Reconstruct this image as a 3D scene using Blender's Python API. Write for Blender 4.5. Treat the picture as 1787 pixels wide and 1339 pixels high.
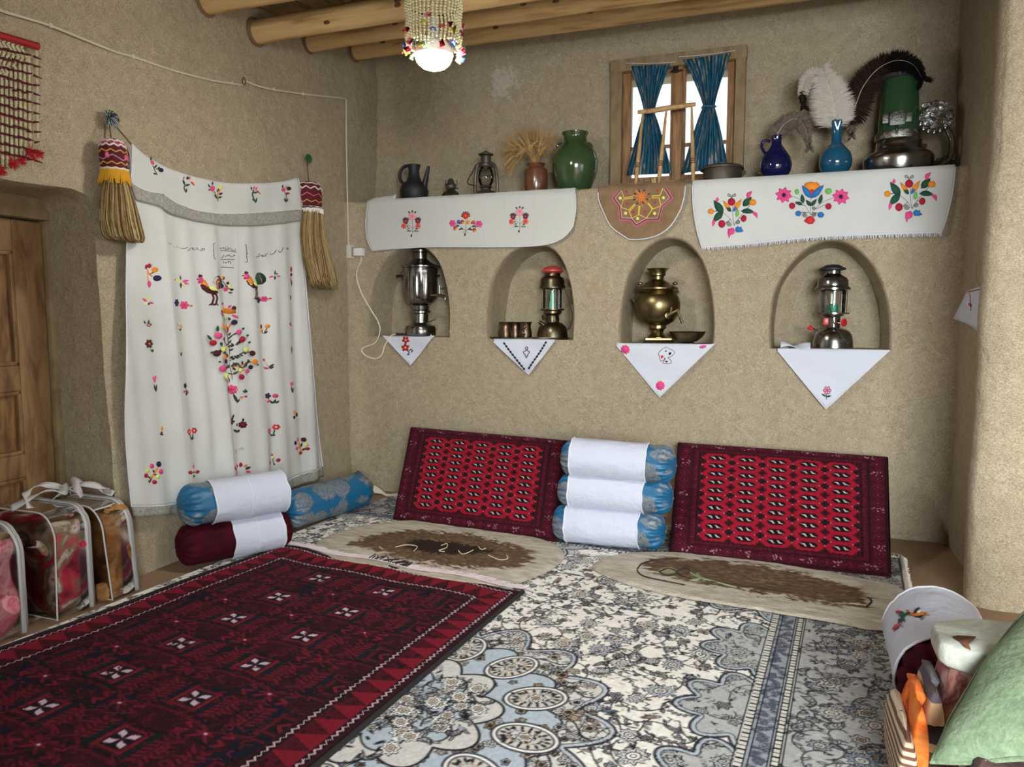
import bpy, bmesh, math, random
import numpy as np
from mathutils import Vector, Matrix, noise
from mathutils.geometry import delaunay_2d_cdt

for o in list(bpy.data.objects):
    bpy.data.objects.remove(o)
scene = bpy.context.scene
COL = scene.collection
rnd = random.Random(7)
R_ = math.radians

# ------------------------------------------------------------------ camera
YAW, PIT, HC, FPX = R_(20.2), R_(5.3), 1.2, 1290.0
camd = bpy.data.cameras.new('camera')
camd.sensor_fit = 'HORIZONTAL'
camd.sensor_width = 36.0
camd.lens = FPX / 1787 * 36
camd.clip_start = 0.02
cam = bpy.data.objects.new('camera', camd)
COL.objects.link(cam)
cam.location = (0, 0, HC)
cam.rotation_euler = (math.pi / 2 - PIT, 0, YAW)
scene.camera = cam

# ------------------------------------------------------------------ world, daylight, exposure
world = bpy.data.worlds.new('overcast_sky')
scene.world = world
world.use_nodes = True
world.node_tree.nodes['Background'].inputs[0].default_value = (0.93, 0.97, 1.0, 1)
world.node_tree.nodes['Background'].inputs[1].default_value = 1.6


def area(name, loc, rot, sx, sy, power, color):
    l = bpy.data.lights.new(name, 'AREA')
    l.shape = 'RECTANGLE'
    l.size, l.size_y = sx, sy
    l.energy = power
    l.color = color
    o = bpy.data.objects.new(name, l)
    COL.objects.link(o)
    o.location = loc
    o.rotation_euler = rot
    return o


# overcast daylight outside the open doorway and the side window behind the viewer
area('daylight_doorway', (1.15, -2.5, 2.65), (R_(77), 0, R_(8)), 2.6, 3.5, 1330, (0.90, 0.96, 1.0))
area('daylight_side_window', (3.6, 1.3, 2.2), (R_(80), 0, R_(90)), 3.2, 2.6, 40, (0.95, 0.98, 1.0))
BULB_STRENGTH = 330.0

vs = scene.view_settings
vs.view_transform = 'Standard'
vs.look = 'None'
vs.gamma = 1.0
vs.use_curve_mapping = False
vs.exposure = 0.14

# ------------------------------------------------------------------ room numbers (metres)
LX = -2.75      # left wall
D = 4.37        # lower back wall
DU = 4.80       # back wall above the ledge
ZS = 1.95       # ledge height
RX = 0.84       # right wall of the alcove
PY = 3.42       # wall end that faces the room

Fv = Vector((-math.sin(YAW) * math.cos(PIT), math.cos(YAW) * math.cos(PIT), -math.sin(PIT)))
Rv = Vector((math.cos(YAW), math.sin(YAW), 0))
Uv = Rv.cross(Fv)
Cv = Vector((0, 0, HC))


def at(px, py, axis, val):
    """measured photo position -> point on the real plane x/y/z = val"""
    d = Fv + Rv * ((px - 893.5) / FPX) - Uv * ((py - 669.5) / FPX)
    t = (val - Cv[axis]) / d[axis]
    return Cv + d * t


def sc(p):
    """metres per photo pixel at a point"""
    return (Vector(p) - Cv).dot(Fv) / FPX


# ------------------------------------------------------------------ helpers: colours, materials
def lin(c):
    out = []
    for v in c[:3]:
        v = v / 255.0
        out.append(v / 12.92 if v <= 0.04045 else ((v + 0.055) / 1.055) ** 2.4)
    return out


def rgba(c):
    return (*lin(c), 1.0)


MATS = {}


def nt_of(name):
    m = bpy.data.materials.new(name)
    m.use_nodes = True
    nt = m.node_tree
    b = nt.nodes['Principled BSDF']
    return m, nt, b


def add_noise(nt, scale, detail=3, stretch=None, dist=0.0, rough=0.55):
    tc = nt.nodes.new('ShaderNodeTexCoord')
    mp = nt.nodes.new('ShaderNodeMapping')
    if stretch:
        mp.inputs['Scale'].default_value = stretch
    nt.links.new(tc.outputs['Object'], mp.inputs['Vector'])
    n = nt.nodes.new('ShaderNodeTexNoise')
    n.inputs['Scale'].default_value = scale
    n.inputs['Detail'].default_value = detail
    n.inputs['Roughness'].default_value = rough
    n.inputs['Distortion'].default_value = dist
    nt.links.new(mp.outputs[0], n.inputs['Vector'])
    return n


def ramp(nt, src, stops, const=False):
    r = nt.nodes.new('ShaderNodeValToRGB')
    cr = r.color_ramp
    if const:
        cr.interpolation = 'CONSTANT'
    while len(cr.elements) < len(stops):
        cr.elements.new(0.5)
    for e, (p, c) in zip(cr.elements, stops):
        e.position = p
        e.color = rgba(c)
    nt.links.new(src, r.inputs[0])
    return r


def mix(nt, fac, a, b, blend='MIX'):
    m = nt.nodes.new('ShaderNodeMix')
    m.data_type = 'RGBA'
    m.blend_type = blend
    for s, v in ((m.inputs[0], fac), (m.inputs[6], a), (m.inputs[7], b)):
        if hasattr(v, 'links') or isinstance(v, bpy.types.NodeSocket):
            nt.links.new(v, s)
        else:
            s.default_value = v
    return m.outputs[2]


def add_bump(nt, b, src, strength=0.3, dist=0.01):
    bp = nt.nodes.new('ShaderNodeBump')
    bp.inputs['Strength'].default_value = strength
    bp.inputs['Distance'].default_value = dist
    nt.links.new(src, bp.inputs['Height'])
    prev = b.inputs['Normal'].links
    if prev:
        nt.links.new(prev[0].from_socket, bp.inputs['Normal'])
    nt.links.new(bp.outputs[0], b.inputs['Normal'])


def mat(name, col, rough=0.7, metal=0.0, var=None, bump=None, spec=0.5, stops=None, stretch=None,
        sheen=0.0, coat=0.0, dist=0.0, trans=0.0):
    """var=(scale, colour2) noise mix; stops=(scale,[(pos,colour)..]) ramp; bump=(scale,strength,dist)"""
    if name in MATS:
        return MATS[name]
    m, nt, b = nt_of(name)
    b.inputs['Base Color'].default_value = rgba(col)
    b.inputs['Roughness'].default_value = rough
    b.inputs['Metallic'].default_value = metal
    b.inputs['Specular IOR Level'].default_value = spec
    if sheen:
        b.inputs['Sheen Weight'].default_value = sheen
        b.inputs['Sheen Roughness'].default_value = 0.5
    if coat:
        b.inputs['Coat Weight'].default_value = coat
        b.inputs['Coat Roughness'].default_value = 0.08
    if trans:
        b.inputs['Transmission Weight'].default_value = trans
    if stops:
        n = add_noise(nt, stops[0], 4, stretch, dist)
        r = ramp(nt, n.outputs['Fac'], stops[1])
        nt.links.new(r.outputs[0], b.inputs['Base Color'])
    elif var:
        n = add_noise(nt, var[0], 4, stretch, dist)
        r = ramp(nt, n.outputs['Fac'], [(0.35, col), (0.68, var[1])])
        nt.links.new(r.outputs[0], b.inputs['Base Color'])
    if bump:
        n2 = add_noise(nt, bump[0], 4, stretch)
        add_bump(nt, b, n2.outputs['Fac'], bump[1], bump[2] if len(bump) > 2 else 0.01)
    MATS[name] = m
    return m


def vmat(name, rough=0.9, bump=(180, 0.5, 0.004), sheen=0.0, var=0.0):
    """material that reads the woven colour stored on the mesh"""
    m, nt, b = nt_of(name)
    a = nt.nodes.new('ShaderNodeAttribute')
    a.attribute_name = 'Col'
    src = a.outputs['Color']
    if var:
        n = add_noise(nt, 60, 4)
        r = ramp(nt, n.outputs['Fac'], [(0.3, (200, 200, 200)), (0.7, (255, 255, 255))])
        src = mix(nt, var, src, r.outputs[0], 'MULTIPLY')
    nt.links.new(src, b.inputs['Base Color'])
    b.inputs['Roughness'].default_value = rough
    b.inputs['Specular IOR Level'].default_value = 0.2
    b.inputs['Sheen Weight'].default_value = sheen
    n = add_noise(nt, bump[0], 3)
    add_bump(nt, b, n.outputs['Fac'], bump[1], bump[2])
    return m


def glassy(name, col=(255, 255, 255), gloss=0.16, rough=0.05, tint=0.0):
    """thin clear sheet: mostly see-through with real reflections"""
    m = bpy.data.materials.new(name)
    m.use_nodes = True
    nt = m.node_tree
    nt.nodes.clear()
    out = nt.nodes.new('ShaderNodeOutputMaterial')
    tr = nt.nodes.new('ShaderNodeBsdfTransparent')
    tr.inputs[0].default_value = rgba(col)
    gl = nt.nodes.new('ShaderNodeBsdfGlossy')
    gl.inputs['Roughness'].default_value = rough
    mx = nt.nodes.new('ShaderNodeMixShader')
    fr = nt.nodes.new('ShaderNodeFresnel')
    fr.inputs[0].default_value = 1.45
    mm = nt.nodes.new('ShaderNodeMath')
    mm.operation = 'ADD'
    mm.inputs[1].default_value = gloss
    nt.links.new(fr.outputs[0], mm.inputs[0])
    nt.links.new(mm.outputs[0], mx.inputs[0])
    nt.links.new(tr.outputs[0], mx.inputs[1])
    nt.links.new(gl.outputs[0], mx.inputs[2])
    nt.links.new(mx.outputs[0], out.inputs[0])
    return m


# ------------------------------------------------------------------ helpers: meshes
def frame_of(t):
    t = Vector(t).normalized()
    a = Vector((0, 0, 1)) if abs(t.z) < 0.9 else Vector((1, 0, 0))
    u = t.cross(a).normalized()
    return u, t.cross(u).normalized()


def spline(pts, n=8, closed=False):
    """Catmull-Rom through the points"""
    P = [Vector(p) for p in pts]
    out = []
    m = len(P)
    for i in range(m if closed else m - 1):
        if closed:
            p0, p1, p2, p3 = P[i - 1], P[i], P[(i + 1) % m], P[(i + 2) % m]
        else:
            p0, p1, p2, p3 = P[max(i - 1, 0)], P[i], P[i + 1], P[min(i + 2, m - 1)]
        for k in range(n):
            t = k / n
            out.append(0.5 * ((2 * p1) + (p2 - p0) * t + (2 * p0 - 5 * p1 + 4 * p2 - p3) * t * t
                              + (3 * p1 - p0 - 3 * p2 + p3) * t ** 3))
    if not closed:
        out.append(P[-1].copy())
    return out


class MB:
    def __init__(self):
        self.v, self.f, self.m = [], [], []

    def add(self, vs_, fs, mi=0):
        o = len(self.v)
        self.v.extend([Vector(p) for p in vs_])
        for f in fs:
            self.f.append(tuple(i + o for i in f))
            self.m.append(mi)
        return self

    def box(self, c, s, mi=0, rot=None):
        c = Vector(c)
        pts = []
        for dx in (-.5, .5):
            for dy in (-.5, .5):
                for dz in (-.5, .5):
                    p = Vector((dx * s[0], dy * s[1], dz * s[2]))
                    if rot is not None:
                        p = rot @ p
                    pts.append(c + p)
        return self.add(pts, [(0, 1, 3, 2), (4, 6, 7, 5), (0, 4, 5, 1), (2, 3, 7, 6), (0, 2, 6, 4), (1, 5, 7, 3)], mi)

    def lathe(self, prof, c=(0, 0, 0), n=32, mi=0, flute=None, axis=None, sq=None):
        """prof = [(r,z)..] about a vertical line through c (or along axis)"""
        c = Vector(c)
        if axis is None:
            u, w, a = Vector((1, 0, 0)), Vector((0, 1, 0)), Vector((0, 0, 1))
        else:
            a = Vector(axis).normalized()
            u, w = frame_of(a)
        vs_, fs = [], []
        for (r, z) in prof:
            for k in range(n):
                t = 2 * math.pi * k / n
                rr = r
                if flute:
                    rr = flute(r, z, t)
                vs_.append(c + a * z + (u * math.cos(t) + w * math.sin(t)) * max(rr, 1e-4))
        m = len(prof)
        for i in range(m - 1):
            for k in range(n):
                k2 = (k + 1) % n
                fs.append((i * n + k, i * n + k2, (i + 1) * n + k2, (i + 1) * n + k))
        fs.append(tuple(range(n - 1, -1, -1)))
        fs.append(tuple((m - 1) * n + k for k in range(n)))
        return self.add(vs_, fs, mi)

    def tube(self, path, r, n=8, mi=0, closed=False):
        P = [Vector(p) for p in path]
        m = len(P)
        vs_, fs = [], []
        u = None
        for i, p in enumerate(P):
            if closed:
                t = P[(i + 1) % m] - P[i - 1]
            else:
                t = P[min(i + 1, m - 1)] - P[max(i - 1, 0)]
            if t.length < 1e-9:
                t = Vector((0, 0, 1))
            t.normalize()
            if u is None:
                u, _ = frame_of(t)
            else:
                u = (u - t * u.dot(t))
                if u.length < 1e-6:
                    u, _ = frame_of(t)
                u.normalize()
            w = t.cross(u)
            rr = r[i] if isinstance(r, (list, tuple)) else r
            for k in range(n):
                a = 2 * math.pi * k / n
                vs_.append(p + (u * math.cos(a) + w * math.sin(a)) * rr)
        for i in range(m if closed else m - 1):
            j = (i + 1) % m
            for k in range(n):
                k2 = (k + 1) % n
                fs.append((i * n + k, i * n + k2, j * n + k2, j * n + k))
        if not closed:
            fs.append(tuple(range(n - 1, -1, -1)))
            fs.append(tuple((m - 1) * n + k for k in range(n)))
        return self.add(vs_, fs, mi)

    def ell(self, c, r, n=16, mi=0, rot=None):
        c = Vector(c)
        if not isinstance(r, (list, tuple)):
            r = (r, r, r)
        h = max(n // 2, 4)
        vs_, fs = [], []
        for i in range(1, h):
            ph = math.pi * i / h
            for k in range(n):
                t = 2 * math.pi * k / n
                p = Vector((r[0] * math.sin(ph) * math.cos(t), r[1] * math.sin(ph) * math.sin(t), r[2] * math.cos(ph)))
                vs_.append(c + (rot @ p if rot is not None else p))
        top, bot = len(vs_), len(vs_) + 1
        for s in (1, -1):
            p = Vector((0, 0, s * r[2]))
            vs_.append(c + (rot @ p if rot is not None else p))
        for i in range(h - 2):
            for k in range(n):
                k2 = (k + 1) % n
                fs.append((i * n + k, (i + 1) * n + k, (i + 1) * n + k2, i * n + k2))
        for k in range(n):
            k2 = (k + 1) % n
            fs.append((top, k, k2))
            fs.append((bot, (h - 2) * n + k2, (h - 2) * n + k))
        return self.add(vs_, fs, mi)

    def grid(self, fn, nu, nv, mi=0, closed_u=False):
        vs_, fs = [], []
        cu = nu if closed_u else nu + 1
        for j in range(nv + 1):
            for i in range(cu):
                vs_.append(fn(i / nu, j / nv))
        for j in range(nv):
            for i in range(nu):
                i2 = (i + 1) % cu
                fs.append((j * cu + i, j * cu + i2, (j + 1) * cu + i2, (j + 1) * cu + i))
        return self.add(vs_, fs, mi)


WL = {}


def mk(name, mb, mats, parent=None, smooth=True, bevel=0.0, org=None, sharp=38, solid=0.0, kind=None):
    """one mesh object; geometry is given in room coordinates"""
    if not isinstance(mats, (list, tuple)):
        mats = [mats]
    base = Vector(WL[parent]) if parent is not None else Vector(org if org is not None else (0, 0, 0))
    me = bpy.data.meshes.new(name)
    me.from_pydata([tuple(p - base) for p in mb.v], [], mb.f)
    for m in mats:
        me.materials.append(m)
    if len(mats) > 1:
        me.polygons.foreach_set('material_index', mb.m)
    if bevel:
        bm = bmesh.new()
        bm.from_mesh(me)
        bmesh.ops.bevel(bm, geom=bm.edges[:], offset=bevel, segments=2, affect='EDGES', profile=0.6)
        bm.to_mesh(me)
        bm.free()
    me.polygons.foreach_set('use_smooth', [smooth] * len(me.polygons))
    if smooth and sharp:
        me.set_sharp_from_angle(angle=R_(sharp))
    me.update()
    o = bpy.data.objects.new(name, me)
    COL.objects.link(o)
    if parent is not None:
        o.parent = parent
        WL[o] = tuple(base)
    else:
        o.location = base
        WL[o] = tuple(base)
    if solid:
        md = o.modifiers.new('thickness', 'SOLIDIFY')
        md.thickness = solid
        md.offset = 0
    if kind:
        o['kind'] = kind
    return o


def thing(name, label, cat, loc=(0, 0, 0), group=None):
    o = bpy.data.objects.new(name, None)
    COL.objects.link(o)
    o.location = loc
    o.empty_display_size = 0.05
    WL[o] = tuple(loc)
    return tag(o, label, cat, group)


def tag(o, label, cat, group=None):
    o['label'] = label
    o['category'] = cat
    if group:
        o['group'] = group
    return o


def struct(o):
    o['kind'] = 'structure'
    return o


def fast_mesh(name, verts, quads, cols, material, parent=None, org=(0, 0, 0)):
    """big numpy grid with a woven colour on every vertex"""
    base = np.array(WL[parent] if parent is not None else org, dtype=np.float64)
    me = bpy.data.meshes.new(name)
    me.vertices.add(len(verts))
    me.vertices.foreach_set('co', (verts - base).astype(np.float32).ravel())
    nf = len(quads)
    me.loops.add(nf * 4)
    me.loops.foreach_set('vertex_index', quads.astype(np.int32).ravel())
    me.polygons.add(nf)
    me.polygons.foreach_set('loop_start', np.arange(0, nf * 4, 4, dtype=np.int32))
    me.polygons.foreach_set('use_smooth', np.ones(nf, dtype=bool))
    me.update(calc_edges=True)
    ca = me.color_attributes.new('Col', 'FLOAT_COLOR', 'POINT')
    c4 = np.ones((len(verts), 4), dtype=np.float32)
    c = np.clip(cols, 0, 255) / 255.0
    c4[:, :3] = np.where(c <= 0.04045, c / 12.92, ((c + 0.055) / 1.055) ** 2.4)
    ca.data.foreach_set('color', c4.ravel())
    me.materials.append(material)
    me.validate()
    o = bpy.data.objects.new(name, me)
    COL.objects.link(o)
    if parent is not None:
        o.parent = parent
    else:
        o.location = tuple(base)
    WL[o] = tuple(base)
    return o


def vnoise(x, y, seed=0):
    """numpy value noise, 0..1"""
    xi, yi = np.floor(x).astype(np.int64), np.floor(y).astype(np.int64)
    fx, fy = x - xi, y - yi
    fx, fy = fx * fx * (3 - 2 * fx), fy * fy * (3 - 2 * fy)

    def h(a, b):
        n = (a * 374761393 + b * 668265263 + seed * 974711) & 0x7fffffff
        n = ((n ^ (n >> 13)) * 1274126177) & 0x7fffffff
        return ((n ^ (n >> 16)) & 0xffff) / 65535.0
    return (h(xi, yi) * (1 - fx) + h(xi + 1, yi) * fx) * (1 - fy) + (h(xi, yi + 1) * (1 - fx) + h(xi + 1, yi + 1) * fx) * fy


def fbm(x, y, seed=0, o=4):
    s, a, t = 0, 0.5, 0
    for k in range(o):
        s = s + a * vnoise(x * 2 ** k, y * 2 ** k, seed + k)
        t += a
        a *= 0.55
    return s / t


def poly_sdf(px, py, poly):
    """signed distance to a polygon, negative inside"""
    d = np.full(px.shape, 1e9)
    inside = np.zeros(px.shape, dtype=bool)
    n = len(poly)
    for i in range(n):
        ax, ay = poly[i][0], poly[i][1]
        bx, by = poly[(i + 1) % n][0], poly[(i + 1) % n][1]
        ex, ey = bx - ax, by - ay
        L = ex * ex + ey * ey + 1e-12
        t = np.clip(((px - ax) * ex + (py - ay) * ey) / L, 0, 1)
        d = np.minimum(d, (px - ax - ex * t) ** 2 + (py - ay - ey * t) ** 2)
        c = ((ay > py) != (by > py)) & (px < (bx - ax) * (py - ay) / (by - ay + 1e-15) + ax)
        inside ^= c
    d = np.sqrt(d)
    return np.where(inside, -d, d)


def nz(x, y, z, s=1.0):
    return noise.noise(Vector((x * s, y * s, z * s)))

# ================================================================== THE SETTING
def mud_material():
    m, nt, b = nt_of('mud_straw_plaster')
    big = add_noise(nt, 1.3, 3)
    c1 = ramp(nt, big.outputs['Fac'], [(0.3, (157, 143, 118)), (0.7, (173, 160, 135))])
    mid = add_noise(nt, 22, 5, None, 0.4)
    c2 = ramp(nt, mid.outputs['Fac'], [(0.35, (135, 120, 96)), (0.62, (181, 168, 143))])
    col = mix(nt, 0.45, c1.outputs[0], c2.outputs[0])
    fine = add_noise(nt, 150, 3, (1, 1, 1.6))
    c3 = ramp(nt, fine.outputs['Fac'], [(0.36, (123, 108, 86)), (0.5, (167, 153, 128)), (0.68, (205, 191, 163))])
    col = mix(nt, 0.48, col, c3.outputs[0])
    # short straw streaks in two directions
    for st, fac in (((42, 42, 235), 0.30), ((229, 229, 61), 0.28)):
        s = add_noise(nt, 1.0, 2, st, 1.2)
        r = ramp(nt, s.outputs['Fac'], [(0.66, (0, 0, 0)), (0.72, (255, 255, 255))])
        f = nt.nodes.new('ShaderNodeMath')
        f.operation = 'MULTIPLY'
        f.inputs[1].default_value = fac
        nt.links.new(r.outputs[0], f.inputs[0])
        col = mix(nt, f.outputs[0], col, rgba((210, 195, 156)))
    # dark specks
    v = add_noise(nt, 70, 2)
    r = ramp(nt, v.outputs['Fac'], [(0.24, (255, 255, 255)), (0.29, (0, 0, 0))])
    f = nt.nodes.new('ShaderNodeMath')
    f.operation = 'MULTIPLY'
    f.inputs[1].default_value = 0.45
    nt.links.new(r.outputs[0], f.inputs[0])
    col = mix(nt, f.outputs[0], col, rgba((88, 72, 50)))
    # flaked whitish patch high on the back wall
    geo = nt.nodes.new('ShaderNodeNewGeometry')
    sub = nt.nodes.new('ShaderNodeVectorMath')
    sub.operation = 'SUBTRACT'
    c = at(882, 143, 1, DU)
    sub.inputs[1].default_value = c
    nt.links.new(geo.outputs['Position'], sub.inputs[0])
    scl = nt.nodes.new('ShaderNodeVectorMath')
    scl.operation = 'MULTIPLY'
    scl.inputs[1].default_value = (4.6, 4.6, 4.0)
    nt.links.new(sub.outputs[0], scl.inputs[0])
    ln = nt.nodes.new('ShaderNodeVectorMath')
    ln.operation = 'LENGTH'
    nt.links.new(scl.outputs[0], ln.inputs[0])
    pn = add_noise(nt, 13, 5, None, 0.8, 0.7)
    ad = nt.nodes.new('ShaderNodeMath')
    ad.operation = 'MULTIPLY_ADD'
    ad.inputs[1].default_value = -0.36
    nt.links.new(ln.outputs['Value'], ad.inputs[0])
    nt.links.new(pn.outputs['Fac'], ad.inputs[2])
    pr_ = ramp(nt, ad.outputs[0], [(0.36, (0, 0, 0)), (0.43, (190, 190, 190))])
    col = mix(nt, pr_.outputs[0], col, rgba((205, 198, 188)))
    nt.links.new(col, b.inputs['Base Color'])
    b.inputs['Roughness'].default_value = 0.95
    b.inputs['Specular IOR Level'].default_value = 0.15
    add_bump(nt, b, big.outputs['Fac'], 0.35, 0.03)
    add_bump(nt, b, mid.outputs['Fac'], 0.8, 0.012)
    add_bump(nt, b, fine.outputs['Fac'], 0.8, 0.004)
    return m


MUD = mud_material()
M_STRAW = mat('straw_fleck', (206, 190, 150), 0.8)


def mud(u, v, seed, k=1.0):
    return k * (0.010 * nz(u, v, seed, 1.7) + 0.006 * nz(u, v, seed + 9, 5.5) + 0.0024 * nz(u, v, seed + 4, 17))


def inside(pts, poly):
    x, y = pts[:, 0], pts[:, 1]
    r = np.zeros(len(pts), bool)
    n = len(poly)
    for i in range(n):
        ax, ay = poly[i]
        bx, by = poly[(i + 1) % n]
        r ^= ((ay > y) != (by > y)) & (x < (bx - ax) * (y - ay) / (by - ay + 1e-15) + ax)
    return r


def densify(poly, step):
    out = []
    n = len(poly)
    for i in range(n):
        a, b = Vector(poly[i]), Vector(poly[(i + 1) % n])
        k = max(1, int((b - a).length / step))
        for j in range(k):
            p = a.lerp(b, j / k)
            out.append((p.x, p.y))
    return out


def sheet(mb, outer, holes, to3, step, flip=False):
    """triangulated wall surface with holes, real relief from to3"""
    outer = densify(outer, step)
    pts, edges = [], []
    for loop in [outer] + holes:
        o = len(pts)
        pts += loop
        edges += [(o + i, o + (i + 1) % len(loop)) for i in range(len(loop))]
    a = np.array(outer)
    x0, y0 = a.min(0)
    x1, y1 = a.max(0)
    gx, gy = np.meshgrid(np.arange(x0 + step * .5, x1, step), np.arange(y0 + step * .5, y1, step))
    g = np.stack([gx.ravel(), gy.ravel()], 1)
    rs = np.random.RandomState(3)
    g = g + rs.uniform(-.25, .25, g.shape) * step
    keep = poly_sdf(g[:, 0], g[:, 1], outer) < -step * .45
    for h in holes:
        keep &= poly_sdf(g[:, 0], g[:, 1], h) > step * .4
    pts += [tuple(p) for p in g[keep]]
    vo, eo, fo, _, _, _ = delaunay_2d_cdt([Vector(p) for p in pts], edges, [], 0, 1e-5)
    V = np.array([(p.x, p.y) for p in vo])
    F = np.array([f for f in fo if len(f) == 3])
    c = V[F].mean(1)
    ok = inside(c, outer)
    for h in holes:
        ok &= ~inside(c, h)
    F = F[ok]
    if flip:
        F = F[:, ::-1]
    mb.add([to3(p[0], p[1]) for p in V], [tuple(int(i) for i in f) for f in F])


def straw(name, parent, fn, n, ur, vr, seed, ok=None):
    """stray straw pieces pressed into the plaster"""
    r = random.Random(seed)
    mb = MB()
    while n > 0:
        u, v = r.uniform(*ur), r.uniform(*vr)
        if ok and not ok(u, v):
            n -= 0.2
            continue
        a = r.uniform(0, math.pi)
        L = r.uniform(.003, .013)
        w = r.uniform(.0006, .0012)
        du, dv = math.cos(a), math.sin(a)
        q = [(u - du * L - dv * w, v - dv * L + du * w), (u + du * L - dv * w, v + dv * L + du * w),
             (u + du * L + dv * w, v + dv * L - du * w), (u - du * L + dv * w, v - dv * L - du * w)]
        mb.add([fn(*p) for p in q], [(0, 1, 2, 3)])
        n -= 1
    return mk(name, mb, M_STRAW, parent, kind='stuff', smooth=False)


# ---- floor
mb = MB()
mb.grid(lambda u, v: Vector((-3.2 + 5.6 * u, -1.3 + 6.4 * v, -0.002 + 0.002 * nz(u * 20, v * 20, 1))), 60, 60)
M_FLOOR = mat('trodden_earth_floor', (150, 122, 92), 0.85, var=(3.5, (132, 106, 80)), bump=(40, 0.25, 0.004))
struct(mk('floor', mb, M_FLOOR))


# ---- back wall: lower part with four arched recesses, ledge, upper part with window opening
def cround(x):
    a = max(0.0, 1 - (x - LX) / .11)
    c = max(0.0, 1 - (RX - x) / .10)
    return -.07 * a * a - .03 * c * c


def low3(x, z, dep=0.0):
    return Vector((x, D + dep + mud(x, z, 1.3) + cround(x), z))


def up3(x, z, dep=0.0):
    return Vector((x, DU + dep + mud(x, z, 7.7) + cround(x) * 1.3, z))


NPX = [
    [(640, 590), (641, 545), (648, 500), (664, 463), (690, 436), (716, 426), (745, 433), (768, 459), (780, 497), (786, 540), (785, 586)],
    [(848, 592), (848, 545), (857, 490), (874, 456), (900, 433), (930, 424), (962, 431), (983, 455), (997, 497), (1003, 545), (1001, 597)],
    [(1080, 601), (1080, 560), (1088, 503), (1104, 460), (1131, 428), (1165, 413), (1200, 422), (1228, 455), (1243, 508), (1248, 560), (1246, 602)],
    [(1342, 608), (1342, 562), (1350, 510), (1370, 470), (1400, 438), (1427, 422), (1457, 417), (1490, 427), (1526, 462), (1548, 512), (1556, 562), (1556, 613)]]
SILL = [1.055, 1.047, 1.03, 1.013]
NICHES = []
for k, px in enumerate(NPX):
    pts = [at(x, y, 1, D) for x, y in px]
    loop = [(p.x, p.z) for p in spline(pts, 5)]
    loop[0] = (loop[0][0], SILL[k])
    loop[-1] = (loop[-1][0], SILL[k])
    xl, xr = loop[0][0], loop[-1][0]
    loop += [(xr + (xl - xr) * i / 12, SILL[k]) for i in range(1, 12)]
    NICHES.append(loop)

mb = MB()
sheet(mb, [(LX - .05, -.03), (RX + .05, -.03), (RX + .05, ZS - .012), (LX - .05, ZS - .012)], NICHES, low3, 0.034)
for k, loop in enumerate(NICHES):
    a = np.array(loop)
    cx, zb, zt = (a[:, 0].min() + a[:, 0].max()) / 2, SILL[k], a[:, 1].max()
    hw = (a[:, 0].max() - a[:, 0].min()) / 2
    rings = [(0, 0), (.007, .008), (.011, .026), (.014, .09), (.018, .17), (.022, .25), (.028, .30)]
    n = len(loop)
    o = len(mb.v)
    cur = None
    for ins, dep in rings:
        sh = [(cx + (x - cx) * (1 - ins / hw), zb + (z - zb) * (1 - ins / (zt - zb))) for x, z in loop]
        mb.v += [low3(x, z, dep) + Vector((.004 * nz(x, dep, z, 9) if dep > .05 else 0, 0, 0.003 * nz(dep, x, z, 8) if dep > .05 else 0)) for x, z in sh]
        cur = sh
    for r in range(len(rings) - 1):
        for i in range(n):
            j = (i + 1) % n
            mb.f.append((o + r * n + i, o + r * n + j, o + (r + 1) * n + j, o + (r + 1) * n + i))
            mb.m.append(0)
    big = [(cx + (x - cx) * (1 - .016 / hw), zb - .006 + (z - zb) * (1 - .010 / (zt - zb))) for x, z in loop]
    sheet(mb, big, [], lambda x, z: low3(x, z, .292), 0.04)
# ledge top and its worn front edge
mb.grid(lambda u, v: (lambda x, t: Vector((x, D + mud(x, ZS, 1.3) + cround(x) + (DU + .02 - D) * max(0, (t - .25) / .75) + .012 * min(1, t / .25),
                                           ZS - .012 + .012 * math.sin(min(1, t / .25) * math.pi / 2))))(LX - .05 + (RX - LX + .1) * u, v), 110, 12)
WX = {k: at(k, 200, 1, DU - .03).x for k in (1067, 1085, 1100, 1169, 1182, 1195, 1268, 1283, 1300)}
WZ0, WZ1 = 2.0, 2.785
hole = densify([(WX[1085], WZ0 + .03), (WX[1283], WZ0 + .03), (WX[1283], WZ1 - .055), (WX[1085], WZ1 - .055)], .04)
sheet(mb, [(LX - .05, ZS - .02), (RX + .05, ZS - .02), (RX + .05, 3.25), (LX - .05, 3.25)], [hole], up3, 0.04)
n = len(hole)
o = len(mb.v)
for dep in (0, .12, .32):
    mb.v += [up3(x, z, dep) for x, z in hole]
for r in range(2):
    for i in range(n):
        j = (i + 1) % n
        mb.f.append((o + r * n + i, o + r * n + j, o + (r + 1) * n + j, o + (r + 1) * n + i))
        mb.m.append(0)
wb = struct(mk('wall_back', mb, MUD, sharp=60))


def niche_free(x, z):
    p = np.array([[x, z]])
    return not any(inside(p, l)[0] for l in NICHES)


straw('straw_flecks', wb, lambda x, z: low3(x, z, -.0015), 1100, (LX + .05, RX), (.05, ZS - .03), 5, niche_free)
straw('straw_flecks', wb, lambda x, z: up3(x, z, -.0015), 350, (LX + .05, RX), (ZS + .03, 2.95), 6,
      lambda x, z: not (WX[1067] < x < WX[1300]))

# ---- left wall with a deep doorway
DYR = 2.365


def left3(y, z, dep=0.0):
    return Vector((LX - dep - mud(y, z, 3.1, 1.3), y, z))


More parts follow.
